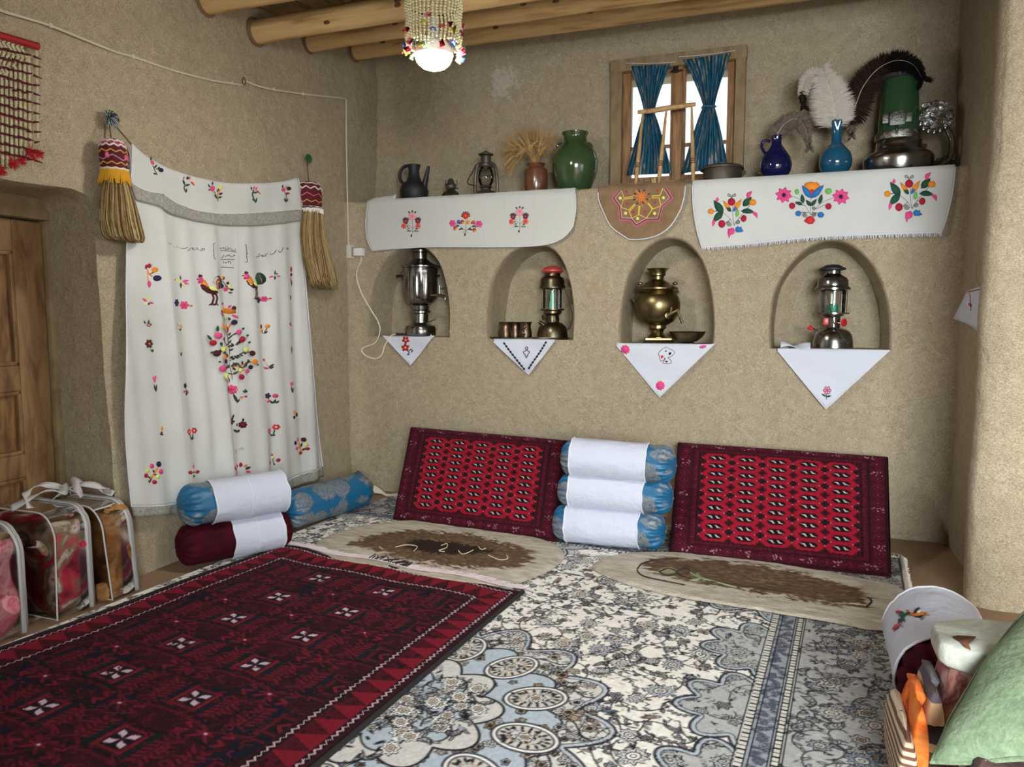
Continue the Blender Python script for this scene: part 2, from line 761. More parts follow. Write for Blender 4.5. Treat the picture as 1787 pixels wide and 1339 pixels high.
dz_top = [(1.05, 1.66), (1.4, 1.695), (1.75, 1.70), (2.1, 1.708), (2.27, 1.716)]
door_hole = [(1.05, 0.0)] + dz_top + [(DYR - .03, 1.70), (DYR, 1.66), (DYR + .008, 1.2), (DYR + .02, .8), (DYR + .03, .4), (DYR + .035, 0.0)]
dh = []
for i in range(len(door_hole)):
    a, b = Vector(door_hole[i]), Vector(door_hole[(i + 1) % len(door_hole)])
    k = max(1, int((b - a).length / .05))
    for j in range(k):
        p = a.lerp(b, j / k)
        wob = .006 * nz(p.x * 9, p.y * 9, 2) if p.y > .02 else 0
        dh.append((p.x + wob, max(p.y + wob, 0.0)))
mb = MB()
sheet(mb, [(-1.2, -.02), (4.95, -.02), (4.95, 3.25), (-1.2, 3.25)], [dh], left3, 0.05, flip=True)
n = len(dh)
o = len(mb.v)
rings = [(0, 0), (.012, .01), (.02, .10), (.03, .25), (.05, .39)]
for ins, dep in rings:
    mb.v += [left3(y + (ins if y > 2 else -ins) - (.01 if dep else 0) * (y > 2.3), max(z - (ins * .3 if z > 1.5 else 0), 0), dep) for y, z in dh]
for r in range(len(rings) - 1):
    for i in range(n):
        j = (i + 1) % n
        mb.f.append((o + r * n + j, o + r * n + i, o + (r + 1) * n + i, o + (r + 1) * n + j))
        mb.m.append(0)
mb.grid(lambda u, v: left3(.9 + 1.65 * u, 1.8 * v, .392), 30, 30)
wl = struct(mk('wall_left', mb, MUD, sharp=60))
straw('straw_flecks', wl, lambda y, z: left3(y, z, -.0015), 800, (1.6, 4.4), (.05, 2.9), 8, lambda y, z: y > 2.42 or z > 1.75)


# ---- right side: alcove wall with a side recess, then the wall end facing the room
def right3(y, z, dep=0.0):
    return Vector((RX + dep + mud(y, z, 5.5), y, z))


nh = [(3.66, 1.30), (3.66, 2.2), (3.70, 2.42), (3.78, 2.52), (3.86, 2.42), (3.90, 2.2), (3.91, 1.30)]
nh = densify(nh, .05)
mb = MB()
sheet(mb, [(3.5, -.02), (4.95, -.02), (4.95, 3.25), (3.5, 3.25)], [nh], right3, 0.05)
n = len(nh)
o = len(mb.v)
for dep in (0, .02, .2):
    mb.v += [right3(y, z, dep) for y, z in nh]
for r in range(2):
    for i in range(n):
        j = (i + 1) % n
        mb.f.append((o + r * n + i, o + r * n + j, o + (r + 1) * n + j, o + (r + 1) * n + i))
        mb.m.append(0)
sheet(mb, nh, [], lambda y, z: right3(y, z, .2), .06)
prof = spline([(RX + .03, 3.66, 0), (RX - .02, 3.62, 0), (.765, 3.575, 0), (.748, 3.51, 0), (.765, 3.455, 0), (.82, 3.425, 0), (.9, PY, 0),
               (1.1, PY, 0), (1.5, PY, 0), (2.0, PY, 0), (2.4, PY, 0)], 6)
npf = len(prof) - 1


def end3(u, v):
    p = prof[min(int(round(u * npf)), npf)]
    z = -.02 + 3.27 * v
    d = mud(p.x * 2, z, 9.9, 1.2)
    return Vector((p.x + d * (1 if p.y > 3.45 else .3), p.y + d, z))


mb.grid(end3, npf, 70)
struct(mk('wall_right', mb, MUD, sharp=60))
# far right side wall of the wider room, with a window opening, behind and beside the viewer
mb = MB()
sheet(mb, [(-1.2, -.02), (3.5, -.02), (3.5, 3.25), (-1.2, 3.25)], [densify([(.4, .7), (2.2, .7), (2.2, 2.0), (.4, 2.0)], .1)],
      lambda y, z: Vector((2.3 + mud(y, z, 2.2), y, z)), .1)
struct(mk('wall_side', mb, MUD, sharp=60))
mb = MB()
sheet(mb, [(-2.85, -.02), (2.4, -.02), (2.4, 3.25), (-2.85, 3.25)], [densify([(.3, 0.0), (2.15, 0.0), (2.15, 2.0), (.3, 2.0)], .1)],
      lambda x, z: Vector((x, -1.1 + mud(x, z, 2.9), z)), .1)
struct(mk('wall_front', mb, MUD, sharp=60))


# ---- ceiling: reed mat on round poles
def zc(y):
    return 2.80 + .145 * max(0.0, y - 3.1)


mb = MB()
mb.grid(lambda u, v: Vector((-2.9 + 5.3 * u, -1.25 + 6.25 * v, zc(-1.25 + 6.25 * v) + .035)), 10, 40)
ceil = struct(mk('ceiling', mb, mat('earth_roof', (96, 78, 54), 0.95, bump=(30, .5, .01))))
mb = MB()
r_ = random.Random(11)
x = -2.8
while x < 2.35:
    sk = r_.uniform(-.05, .05)
    ph = r_.uniform(0, 6)
    y0 = 2.6 if x < .95 else -1.1
    pth = [Vector((x + sk * (yy - 3.6) + .006 * math.sin(ph + yy * 3), yy, zc(yy) + .016 + .006 * math.sin(ph + 2 * yy))) for yy in
           ((2.2, 2.7, 3.1, 3.6, 4.1, 4.9))]
    if x < .95:
        mb.tube(pth, r_.uniform(.005, .009), 5)
    x += r_.uniform(.012, .019)
mk('reed_mat', mb, mat('dry_reed', (150, 122, 78), 0.8, var=(8, (104, 82, 52))), ceil, kind='stuff')

M_LOG = mat('peeled_poplar_pole', (196, 162, 108), 0.6, stops=(5, [(0.3, (150, 112, 64)), (0.5, (198, 164, 108)), (0.72, (214, 184, 132))]),
            stretch=(.5, 6, 6), bump=(12, .25, .006), dist=.4)
M_KNOT = mat('pole_knot', (92, 62, 34), 0.7)
M_ENDMUD = mat('pole_end_mud', (112, 86, 54), 0.9, bump=(40, .4, .006))  # darker brown mud packed round the pole ends
beams = [(3.07, 2.683, .062), (3.43, 2.668, .062), (3.92, 2.782, .05), (4.43, 2.885, .058)] + [(y, 2.69, .058) for y in (2.55, 2.05, 1.55, 1.05, .55, .05, -.45, -.95)]
where = ['peeled wooden ceiling pole, second in front of the bead lamp side, over the brooms',
         'thick peeled wooden ceiling pole with two dark knots behind the bead lamp',
         'thinner peeled wooden ceiling pole with a long dark bark scar',
         'peeled wooden ceiling pole running just above the window lintel']
where[0] = 'peeled wooden ceiling pole passing above the beaded lamp nearest the brooms'
for i, (y, zb, r) in enumerate(beams):
    x1 = RX + .02 if y > PY else 2.33
    b = thing('ceiling_beam', where[i] if i < 4 else 'round peeled ceiling pole over the front of the room', 'beam', (LX, y, zb),
              'poles carrying the ceiling' if i < 4 else 'poles over the front of the room')
    mb = MB()
    N = 60
    pth, rr = [], []
    for k in range(N + 1):
        t = k / N
        x = LX + .015 + (x1 - LX - .02) * t
        pth.append(Vector((x, y + .02 * nz(x, i, 0, .9), zb + r + .010 * nz(x, i, 5, 1.1))))
        rr.append(r * (1 + .05 * nz(x, i, 3, 2.5)))
    mb.tube(pth, rr, 18)
    mk('pole', mb, M_LOG, b)
    rk = random.Random(i + 40)
    for q in range(3 if i < 4 else 0):
        k = rk.randint(3, 30)
        p = pth[k]
        a = rk.uniform(-.5, .7)
        dirv = Vector((0, -math.cos(a), -math.sin(a)))
        m2 = MB()
        m2.ell(p + dirv * (rr[k] - .001), (.020, .008, .010), 10, rot=Matrix.Rotation(0, 3, 'X'))
        mk('knot', m2, M_KNOT, b)
    m3 = MB()
    m3.tube([pth[0] + Vector((-.012 + .006 * j, 0, 0)) for j in range(4)], [r * 1.13, r * 1.22, r * 1.14, r * 1.01], 18)
    mk('mud_collar', m3, M_ENDMUD, b)

# ---- window in the upper back wall
M_WOODW = mat('old_window_wood', (138, 98, 60), 0.6, stops=(6, [(.3, (104, 70, 42)), (.5, (146, 104, 64)), (.75, (170, 128, 84))]), stretch=(9, 9, 1), bump=(60, .2, .003))
M_CASING = mat('mud_stained_casing', (150, 130, 98), 0.95, var=(9, (126, 104, 74)), bump=(30, .5, .006), stretch=(3, 3, 1))
M_PANE = glassy('window_glass', (250, 253, 255), 0.02)
M_IRON = mat('dark_iron', (46, 38, 32), 0.5, 0.8)
w1 = bpy.data.objects.new('window_1', None)
COL.objects.link(w1)
struct(w1)
wy = DU - .012
w1.location = ((WX[1067] + WX[1300]) / 2, wy, WZ0)
WL[w1] = tuple(w1.location)


def wpiece(name, x0, x1, z0, z1, th, m, yc, bev=.004, par=None):
    q = MB()
    q.box(((x0 + x1) / 2, yc, (z0 + z1) / 2), (abs(x1 - x0), th, abs(z1 - z0)))
    return mk(name, q, m, par or w1, bevel=bev)


zt_in, zb_in = WZ1 - .065, WZ0 + .035
wpiece('casing', WX[1067], WX[1085] + .004, WZ0 - .02, WZ1, .07, M_CASING, wy - .012, .008)
wpiece('casing', WX[1283] - .004, WX[1300], WZ0 - .02, WZ1, .07, M_CASING, wy - .012, .008)
wpiece('lintel', WX[1067] - .004, WX[1300] + .004, zt_in, WZ1 + .012, .075, M_CASING, wy - .014, .008)
wpiece('window_sill', WX[1067], WX[1300], WZ0 - .035, zb_in, .075, M_CASING, wy - .014, .008)
ys = wy + .02
for (a, bb, c, d) in ((1085, 1100, 1169, 1182), (1182, 1195, 1268, 1283)):
    wpiece('sash_stile', WX[a], WX[bb], zb_in, zt_in, .045, M_WOODW, ys)
    wpiece('sash_stile', WX[c], WX[d], zb_in, zt_in, .045, M_WOODW, ys)
    wpiece('sash_rail', WX[bb], WX[c], zt_in - .04, zt_in, .042, M_WOODW, ys)
    wpiece('sash_rail', WX[bb], WX[c], zb_in, zb_in + .035, .042, M_WOODW, ys)
    zm = 2.255
    wpiece('glazing_bar', WX[bb], WX[c], zm - .009, zm + .009, .035, M_WOODW, ys, .002)
    wpiece('pane', WX[bb] - .005, WX[c] + .005, zb_in + .03, zm - .007, .004, M_PANE, ys, 0)
    wpiece('pane', WX[bb] - .005, WX[c] + .005, zm + .007, zt_in - .035, .004, M_PANE, ys, 0)
wpiece('cover_strip', WX[1169] + .016, WX[1195] - .016, zb_in, zt_in, .02, M_WOODW, ys - .032, .003)
q = MB()
q.box((WX[1182] - .012, ys - .05, zt_in - .01), (.03, .012, .055)).box((WX[1182] - .005, ys - .058, zt_in - .03), (.07, .008, .012))
mk('latch', q, M_IRON, w1, bevel=.002)
for zz in (2.12, 2.35, 2.62):
    for xx in (WX[1085], WX[1283]):
        q = MB()
        q.box((xx, ys - .028, zz), (.012, .01, .06))
        mk('hinge', q, M_IRON, w1, bevel=.002)

# ---- old panelled door deep in the left doorway
M_DOOR = mat('worn_door_wood', (140, 104, 62), 0.65, stops=(4, [(.28, (86, 62, 38)), (.5, (130, 98, 62)), (.74, (150, 118, 78))]), stretch=(5, 5, 1.2), bump=(50, .35, .004), dist=.6)
M_DOORP = mat('worn_door_panel', (120, 84, 48), 0.7, stops=(7, [(.3, (84, 56, 32)), (.55, (134, 98, 58)), (.75, (150, 114, 72))]), stretch=(5, 5, 1), bump=(45, .4, .004), dist=.8)
d1 = bpy.data.objects.new('door_1', None)
COL.objects.link(d1)
struct(d1)
xd = LX - .345
d1.location = (xd, 1.8, 0)
WL[d1] = tuple(d1.location)


def dpiece(name, y0, y1, z0, z1, th, m, xo=0.0, bev=.005):
    q = MB()
    q.box((xd + xo, (y0 + y1) / 2, (z0 + z1) / 2), (th, abs(y1 - y0), abs(z1 - z0)))
    return mk(name, q, m, d1, bevel=bev)


for (a, b_) in ((1.12, 1.735), (1.745, 2.375)):
    dpiece('stile', b_ - .135, b_, .02, 1.60, .045, M_DOOR)
    dpiece('stile', a, a + .12, .02, 1.60, .045, M_DOOR)
    for z0, z1 in ((.02, .15), (.50, .60), (.875, .985), (1.47, 1.60)):
        dpiece('rail', a + .12, b_ - .135, z0, z1, .043, M_DOOR)
    for z0, z1 in ((.15, .50), (.60, .875), (.985, 1.47)):
        dpiece('panel', a + .115, b_ - .13, z0, z1, .018, M_DOORP, -.008)
        for e in (0, 1):
            dpiece('moulding', a + .12 + e * (b_ - a - .255 - .018), a + .138 + e * (b_ - a - .255 - .018), z0, z1, .022, M_DOOR, .012, .006)
        dpiece('moulding', a + .12, b_ - .135, z0, z0 + .018, .022, M_DOOR, .012, .006)
        dpiece('moulding', a + .12, b_ - .135, z1 - .018, z1, .022, M_DOOR, .012, .006)
        q = MB()
        q.lathe([(.0, .006), (.03, .006), (.045, .010), (.055, .003), (.075, .003), (.09, .009), (.10, .0)],
                (xd + .001, (a + b_) / 2, (z0 + z1) / 2), 24, axis=(1, 0, 0))
        mk('carved_rosette', q, M_DOORP, d1)
q = MB()
q.box((xd + .01, 1.74, .8), (.06, .02, 1.58))
mk('meeting_strip', q, M_DOOR, d1, bevel=.004)
q = MB()
q.box((xd, 2.405, .81), (.07, .04, 1.62))
mk('door_jamb', q, mat('mud_daubed_jamb', (150, 130, 94), .9, var=(8, (120, 98, 66)), bump=(25, .6, .008)), d1, bevel=.012)
q = MB()
q.box((xd + .01, 1.77, 1.66), (.09, 1.36, .10))
mk('door_head', q, mat('mud_daubed_jamb', (150, 130, 94)), d1, bevel=.015)

# ================================================================== FLOOR TEXTILES
class Canvas:
    """a woven design drawn thread by thread: (a, b) in metres, one knot per vertex"""

    def __init__(self, W, H, res, base):
        self.res, self.W, self.H = res, W, H
        self.nx, self.ny = int(W / res) + 1, int(H / res) + 1
        self.img = np.empty((self.ny, self.nx, 3), np.float32)
        self.img[:] = base
        self.A, self.B = np.meshgrid(np.arange(self.nx) * res, np.arange(self.ny) * res)

    def win(self, a0, a1, b0, b1):
        i0, i1 = max(0, int(a0 / self.res)), min(self.nx, int(a1 / self.res) + 2)
        j0, j1 = max(0, int(b0 / self.res)), min(self.ny, int(b1 / self.res) + 2)
        return (slice(j0, j1), slice(i0, i1)) if i1 > i0 and j1 > j0 else None

    def blend(self, w, mask, col):
        self.img[w] += mask[..., None] * (np.array(col, np.float32) - self.img[w])

    def fill(self, mask, col):
        self.img += mask[..., None].astype(np.float32) * (np.array(col, np.float32) - self.img)

    def sd(self, d):
        return np.clip(.5 - d / self.res, 0, 1)

    def ell(self, a, b, ra, rb, ang, col, hollow=0):
        R = max(ra, rb) + .01
        w = self.win(a - R, a + R, b - R, b + R)
        if not w:
            return
        x, y = self.A[w] - a, self.B[w] - b
        c, s = math.cos(ang), math.sin(ang)
        u, v = (x * c + y * s) / ra, (-x * s + y * c) / rb
        d = (np.sqrt(u * u + v * v) - 1) * min(ra, rb)
        if hollow:
            d = np.abs(d) - hollow
        self.blend(w, self.sd(d), col)

    def stroke(self, pts, wd, col):
        P = [Vector(p) for p in pts]
        for i in range(len(P) - 1):
            a, b = P[i], P[i + 1]
            w = self.win(min(a.x, b.x) - wd - .008, max(a.x, b.x) + wd + .008, min(a.y, b.y) - wd - .008, max(a.y, b.y) + wd + .008)
            if not w:
                continue
            x, y = self.A[w] - a.x, self.B[w] - a.y
            e = b - a
            t = np.clip((x * e.x + y * e.y) / (e.length_squared + 1e-12), 0, 1)
            d = np.hypot(x - e.x * t, y - e.y * t) - wd
            self.blend(w, self.sd(d), col)

    def rect(self, a, b, ha, hb, col, hollow=0):
        w = self.win(a - ha - .01, a + ha + .01, b - hb - .01, b + hb + .01)
        if not w:
            return
        d = np.maximum(np.abs(self.A[w] - a) - ha, np.abs(self.B[w] - b) - hb)
        if hollow:
            d = np.abs(d) - hollow
        self.blend(w, self.sd(d), col)

    def diamond(self, a, b, ha, hb, col, hollow=0):
        w = self.win(a - ha - .01, a + ha + .01, b - hb - .01, b + hb + .01)
        if not w:
            return
        d = (np.abs(self.A[w] - a) / ha + np.abs(self.B[w] - b) / hb - 1) * min(ha, hb)
        if hollow:
            d = np.abs(d) - hollow
        self.blend(w, self.sd(d), col)

    def poly(self, pts, col, edge=None, ew=.003):
        P = np.array(pts)
        w = self.win(P[:, 0].min() - .01, P[:, 0].max() + .01, P[:, 1].min() - .01, P[:, 1].max() + .01)
        if not w:
            return
        d = poly_sdf(self.A[w], self.B[w], pts)
        self.blend(w, self.sd(d), col)
        if edge is not None:
            self.blend(w, self.sd(np.abs(d) - ew), edge)

    def palmette(self, a, b, r, ang, n, out, fill, core, lw=.0022):
        """many-petalled carpet flower with dark outline"""
        R = r * 1.3
        w = self.win(a - R, a + R, b - R, b + R)
        if not w:
            return
        x, y = self.A[w] - a, self.B[w] - b
        c, s = math.cos(ang), math.sin(ang)
        u, v = x * c + y * s, (-x * s + y * c) * 1.25
        th = np.arctan2(v, u)
        rho = np.hypot(u, v)
        rim = r * (1 + .16 * np.cos(n * th))
        d = rho - rim
        self.blend(w, self.sd(d), fill)
        self.blend(w, self.sd(np.abs(d) - lw), out)
        pet = np.abs(np.sin(n * th / 2))
        self.blend(w, self.sd(np.maximum((pet - .22) * rho * .5, np.maximum(rho - r * .92, r * .5 - rho))) * .9, out)
        self.blend(w, self.sd(np.abs(rho - r * .5) - lw * .8), out)
        self.blend(w, self.sd(rho - r * .42), core)
        self.blend(w, self.sd(np.abs(rho - r * .2) - lw * .7), out)


def textile(name, cv, to3, material, parent=None, org=(0, 0, 0), drop=None):
    """grid mesh, one vertex per knot"""
    A, B = cv.A, cv.B
    V = to3(A, B)
    verts = np.stack([V[0].ravel(), V[1].ravel(), V[2].ravel()], 1)
    idx = np.arange(cv.nx * cv.ny).reshape(cv.ny, cv.nx)
    q = np.stack([idx[:-1, :-1], idx[:-1, 1:], idx[1:, 1:], idx[1:, :-1]], -1).reshape(-1, 4)
    if drop is not None:
        kill = drop(verts[:, 0], verts[:, 1])
        q = q[~kill[q].all(1)]
        used = np.unique(q)
        mp = np.full(len(verts), -1)
        mp[used] = np.arange(len(used))
        q = mp[q]
        return fast_mesh(name, verts[used], q, cv.img.reshape(-1, 3)[used], material, parent, org)
    return fast_mesh(name, verts, q, cv.img.reshape(-1, 3), material, parent, org)


# ---- dark red tribal rug: four corners on the floor (far-left, far-right and edge directions)
RTL, RTR = Vector((-2.40, 3.07)), Vector((-1.015, 2.915))
RBL, RBR = RTL + Vector((-.185, -1.32)) * 1.42, RTR + Vector((-.103, -1.338)) * 1.42


def rug_xy(s, t):
    xt = RTL.x + (RTR.x - RTL.x) * s
    yt = RTL.y + (RTR.y - RTL.y) * s
    xb = RBL.x + (RBR.x - RBL.x) * s
    yb = RBL.y + (RBR.y - RBL.y) * s
    return xt + (xb - xt) * t, yt + (yb - yt) * t


RUG_POLY = [tuple(RTL), tuple(RTR), tuple(RBR), tuple(RBL)]

# ---- large cream floral carpet
ev = Vector((-.082, -.9966)).normalized()
eu = Vector((-.9966, .082)).normalized()
CORG = Vector((.575, 3.985))
CW, CL = 3.0, 2.72
NAVY, INK, CREAM, GREY, BLUE, SKY, TAN, WHT = (38, 38, 52), (26, 25, 30), (234, 230, 219), (158, 157, 152), (126, 138, 156), (178, 190, 198), (178, 150, 116), (240, 237, 229)
cv = Canvas(CW, CL, .0040, CREAM)
rc = random.Random(21)
A, B = cv.A, cv.B
# soft knot to knot variation of the field
cv.img += ((fbm(A * 60, B * 60, 3) - .5) * 26)[..., None]


def vine(p0, ang, L, curl, col=INK, wd=.0021, leaves=True):
    pts, p, a = [], Vector(p0), ang
    k = 14
    for i in range(k + 1):
        pts.append(p.copy())
        p = p + Vector((math.cos(a), math.sin(a))) * (L / k)
        a += curl / k * (0.4 + 1.2 * i / k)
    cv.stroke(pts, wd, col)
    if leaves:
        for i in range(2, k, 3):
            d = pts[i + 1] - pts[i - 1]
            aa = math.atan2(d.y, d.x) + rc.choice((-1, 1)) * .9
            q = pts[i] + Vector((math.cos(aa), math.sin(aa))) * .014
            cv.ell(q.x, q.y, .014, .0060, aa, INK)
            cv.ell(q.x, q.y, .0098, .0030, aa, rc.choice((GREY, (206, 198, 184), (170, 176, 184), (186, 184, 170), (120, 120, 124))))
    return pts


def scatter(a0, a1, b0, b1, dx, bright, seed):
    r = random.Random(seed)
    ny = int((b1 - b0) / dx)
    nx = int((a1 - a0) / dx)
    cells = [(i, j) for i in range(nx + 1) for j in range(ny + 1)]
    for i, j in cells:
        a = a0 + (i + .5 * (j % 2)) * dx + r.uniform(-.25, .25) * dx
        b = b0 + j * dx + r.uniform(-.25, .25) * dx
        vine((a, b), r.uniform(0, 6.28), r.uniform(.12, .24), r.choice((-1, 1)) * r.uniform(1.4, 3.4))
    for i, j in cells:
        a = a0 + (i + .5 * (j % 2)) * dx + r.uniform(-.25, .25) * dx
        b = b0 + j * dx + r.uniform(-.25, .25) * dx
        k = r.random()
        ang = r.uniform(0, 6.28)
        if k < .30:
            cv.palmette(a, b, r.uniform(.030, .048), ang, r.choice((9, 11, 13)), INK, r.choice(((206, 205, 200), (220, 217, 208), (186, 190, 196))), r.choice(((222, 212, 194), (204, 188, 158), WHT)), .0026)
        elif k < .62:
            cv.palmette(a, b, r.uniform(.018, .026), ang, r.choice((5, 6)), INK, r.choice((GREY, (168, 174, 184), (210, 204, 192), (120, 122, 128))), r.choice((WHT, TAN)), .0026)
        elif k < .8:
            for q in range(r.randint(4, 6)):
                aa = ang + (q - 2) * .18
                cx, cy = a + math.cos(aa) * q * .016, b + math.sin(aa) * q * .016
                cv.ell(cx, cy, .010, .0062, aa + 1.2, NAVY)
                cv.ell(cx, cy, .0055, .0028, aa + 1.2, TAN if q % 2 else GREY)
        else:
            cv.ell(a, b, .030, .010, ang, INK)
            cv.ell(a, b, .024, .0065, ang, r.choice((GREY, TAN, BLUE)))
            cv.stroke([(a - math.cos(ang) * .03, b - math.sin(ang) * .03), (a + math.cos(ang) * .03, b + math.sin(ang) * .03)], .0012, INK)
    for _ in range(int((a1 - a0) * (b1 - b0) * 820)):
        a, b, ang = r.uniform(a0, a1), r.uniform(b0, b1), r.uniform(0, 6.28)
        if r.random() < .6:
            cv.ell(a, b, .010, .0036, ang, r.choice((INK, INK, (90, 90, 94), (196, 180, 156), (160, 166, 172))))
        else:
            cv.stroke([(a, b), (a + .014 * math.cos(ang), b + .014 * math.sin(ang)), (a + .02 * math.cos(ang + .8), b + .02 * math.sin(ang + .8))], .0018, INK)


BORD, GUARD = .385, .50
scatter(GUARD + .02, CW, GUARD + .02, CL, .096, True, 5)


# corner spandrels: grey ground with scalloped edge near the border corner
def scallop(c0, rad, n, amp, rot=0):
    pts = []
    for i in range(180):
        t = 2 * math.pi * i / 180
        rr = rad * (1 + amp * abs(math.sin(n * t / 2 + rot)) - amp * .5)
        pts.append((c0[0] + rr * math.cos(t), c0[1] + rr * math.sin(t)))
    return pts


def tint(poly, col, k, edge, ew=.004):
    P = np.array(poly)
    w = cv.win(P[:, 0].min(), P[:, 0].max(), P[:, 1].min(), P[:, 1].max())
    if not w:
        return
    d = poly_sdf(cv.A[w], cv.B[w], poly)
    lum = cv.img[w].mean(-1)
    cv.blend(w, cv.sd(d) * k * np.clip((lum - 60) / 120, 0, 1), col)
    cv.blend(w, cv.sd(np.abs(d) - ew), edge)
    cv.blend(w, cv.sd(np.abs(d + .011) - .0035), SKY)
    cv.blend(w, cv.sd(np.abs(d + .018) - .0015), edge)


tint(scallop((GUARD - .02, GUARD + .02), .50, 14, .26), (164, 166, 164), .8, NAVY)
for b in (1.34, 1.78, 2.2, 2.6):
    tint(scallop((GUARD - .02, b), .21, 9, .30, .5), (164, 166, 164), .8, NAVY)
tint(scallop((1.0, GUARD), .20, 9, .3), (164, 166, 164), .8, NAVY)
tint(scallop((1.75, GUARD), .26, 9, .3), (164, 166, 164), .8, NAVY)
# medallion
MC = (1.47, 2.20)
tint(scallop(MC, .60, 16, .20), (198, 196, 190), .7, NAVY)
for q in range(16):
    t = q * math.pi / 8 + .196
    cv.stroke([(MC[0] + rr * math.cos(t + .10 * math.sin(rr * 40)), MC[1] + rr * math.sin(t + .10 * math.sin(rr * 40))) for rr in [.30 + .03 * k for k in range(11)]], .003, INK)
cv.poly(scallop(MC, .45, 12, .24, .4), SKY, NAVY, .004)
r = random.Random(8)
for q in range(230):
    t, rr = r.uniform(0, 6.28), r.uniform(.28, .60)
    a, b = MC[0] + rr * math.cos(t), MC[1] + rr * math.sin(t)
    cv.palmette(a, b, r.uniform(.012, .022), r.uniform(0, 6), 5, INK, r.choice((WHT, (214, 196, 160), (190, 150, 104))), r.choice((WHT, NAVY)))
for q in range(12):
    t = q * math.pi / 6
    a, b = MC[0] + .42 * math.cos(t), MC[1] + .42 * math.sin(t)
    cv.ell(a, b, .105, .075, t, NAVY)
    cv.ell(a, b, .098, .068, t, WHT)
    cv.ell(a, b, .088, .058, t, INK)
    cv.ell(a, b, .083, .054, t, (204, 200, 190))
    for z in range(14):
        u, v = r.uniform(-.07, .07), r.uniform(-.045, .045)
        cv.ell(a + u * math.cos(t) - v * math.sin(t), b + u * math.sin(t) + v * math.cos(t), .009, .005, r.uniform(0, 3), r.choice((INK, INK, TAN)))
    for z in range(16):
        aa = z * math.pi / 8
        u, v = .068 * math.cos(aa), .043 * math.sin(aa)
        cv.ell(a + u * math.cos(t) - v * math.sin(t), b + u * math.sin(t) + v * math.cos(t), .010, .0045, t + aa, INK)
        u, v = .050 * math.cos(aa), .030 * math.sin(aa)
        cv.ell(a + u * math.cos(t) - v * math.sin(t), b + u * math.sin(t) + v * math.cos(t), .006, .004, t + aa + 1, r.choice((INK, TAN, BLUE)))
    cv.palmette(a, b, .026, t, 8, INK, WHT, (196, 170, 130))
cv.poly(scallop(MC, .29, 10, .22), (206, 203, 196), INK, .004)
cv.poly(scallop(MC, .21, 8, .3, .3), (176, 188, 196), INK, .003)
for q in range(110):
    t, rr = r.uniform(0, 6.28), r.uniform(.0, .25)
    vine((MC[0] + rr * math.cos(t), MC[1] + rr * math.sin(t)), r.uniform(0, 6.28), r.uniform(.05, .11), r.choice((-1, 1)) * r.uniform(2, 4), INK, .0022)
for q in range(90):
    t, rr = r.uniform(0, 6.28), r.uniform(.0, .28)
    cv.ell(MC[0] + rr * math.cos(t), MC[1] + rr * math.sin(t), r.uniform(.010, .02), r.uniform(.004, .008), r.uniform(0, 6), r.choice((INK, INK, WHT, (150, 160, 172))))
for q in range(46):
    t, rr = r.uniform(0, 6.28), r.uniform(.0, .27)
    cv.palmette(MC[0] + rr * math.cos(t), MC[1] + rr * math.sin(t), r.uniform(.018, .036), r.uniform(0, 6), 8, INK, WHT, (206, 190, 164))
# grey border with its own scrolling flowers
for (m, a0, a1, b0, b1) in (((A < BORD) | (B < BORD), 0, BORD, 0, CL), (None, BORD, CW, 0, BORD)):
    if m is not None:
        cv.img[m] = np.array((170, 170, 166), np.float32) + ((fbm(A * 50, B * 50, 9) - .5) * 30)[m][..., None]
    r = random.Random(int(a1 * 100))
    n = int((a1 - a0) * (b1 - b0) * 150)
    for _ in range(n):
        a, b = r.uniform(a0 + .02, a1 - .02), r.uniform(b0 + .02, b1 - .02)
        vine((a, b), r.uniform(0, 6.28), r.uniform(.08, .18), r.choice((-1, 1)) * r.uniform(2, 4), INK, .0018)
    for _ in range(int(n * .9)):
        a, b = r.uniform(a0 + .03, a1 - .03), r.uniform(b0 + .03, b1 - .03)
        cv.palmette(a, b, r.uniform(.016, .046), r.uniform(0, 6), r.choice((6, 9, 11)), INK, r.choice(((146, 150, 152), (186, 184, 176), (130, 140, 152))), r.choice(((206, 202, 190), (160, 138, 108))))
    for _ in range(n * 3):
        cv.ell(r.uniform(a0, a1), r.uniform(b0, b1), .010, .0035, r.uniform(0, 3), r.choice((INK, NAVY, (96, 96, 100))))
# guard stripes: dark lattice lines either side of a blue-grey band
for vert in (True, False):
    X, Y = (A, B) if vert else (B, A)
    sel = (X > BORD) & (X < GUARD) & (Y > (BORD if vert else BORD))
    cv.img[sel] = (150, 154, 160)
    r = random.Random(4)
    Lm = CL if vert else CW
    y = BORD
    while y < Lm:
        for _ in range(3):
            u, v = r.uniform(BORD + .035, GUARD - .035), y + r.uniform(0, .03)
            (a, b) = (u, v) if vert else (v, u)
            cv.palmette(a, b, r.uniform(.008, .014), r.uniform(0, 6), 5, (70, 74, 86), r.choice(((186, 188, 188), (120, 134, 154), (206, 200, 188))), (90, 90, 98))
        y += .03
    for c0, c1 in ((BORD, BORD + .026), (GUARD - .026, GUARD)):
        s2 = (X > c0) & (X < c1) & (Y > BORD)
        ph = (Y / .022) % 1.0
        xx = (X - (c0 + c1) / 2) / .013
        dark = np.maximum(np.abs(xx), np.abs(ph - .5) * 2.2) > .72
        cv.img[s2 & dark] = INK
        cv.img[s2 & ~dark] = (206, 203, 192)
    for c0 in (BORD - .006, BORD + .030, GUARD - .036, GUARD + .004):
        s2 = (np.abs(X - c0) < .003) & (Y > BORD - .01)
        cv.img[s2] = INK
for (X, wd, c) in ((A, .02, (96, 96, 100)), (B, .02, (206, 202, 192))):
    cv.img[X < wd] = c
cv.img += ((fbm(A * 140, B * 140, 33, 2) - .5) * 30)[..., None]


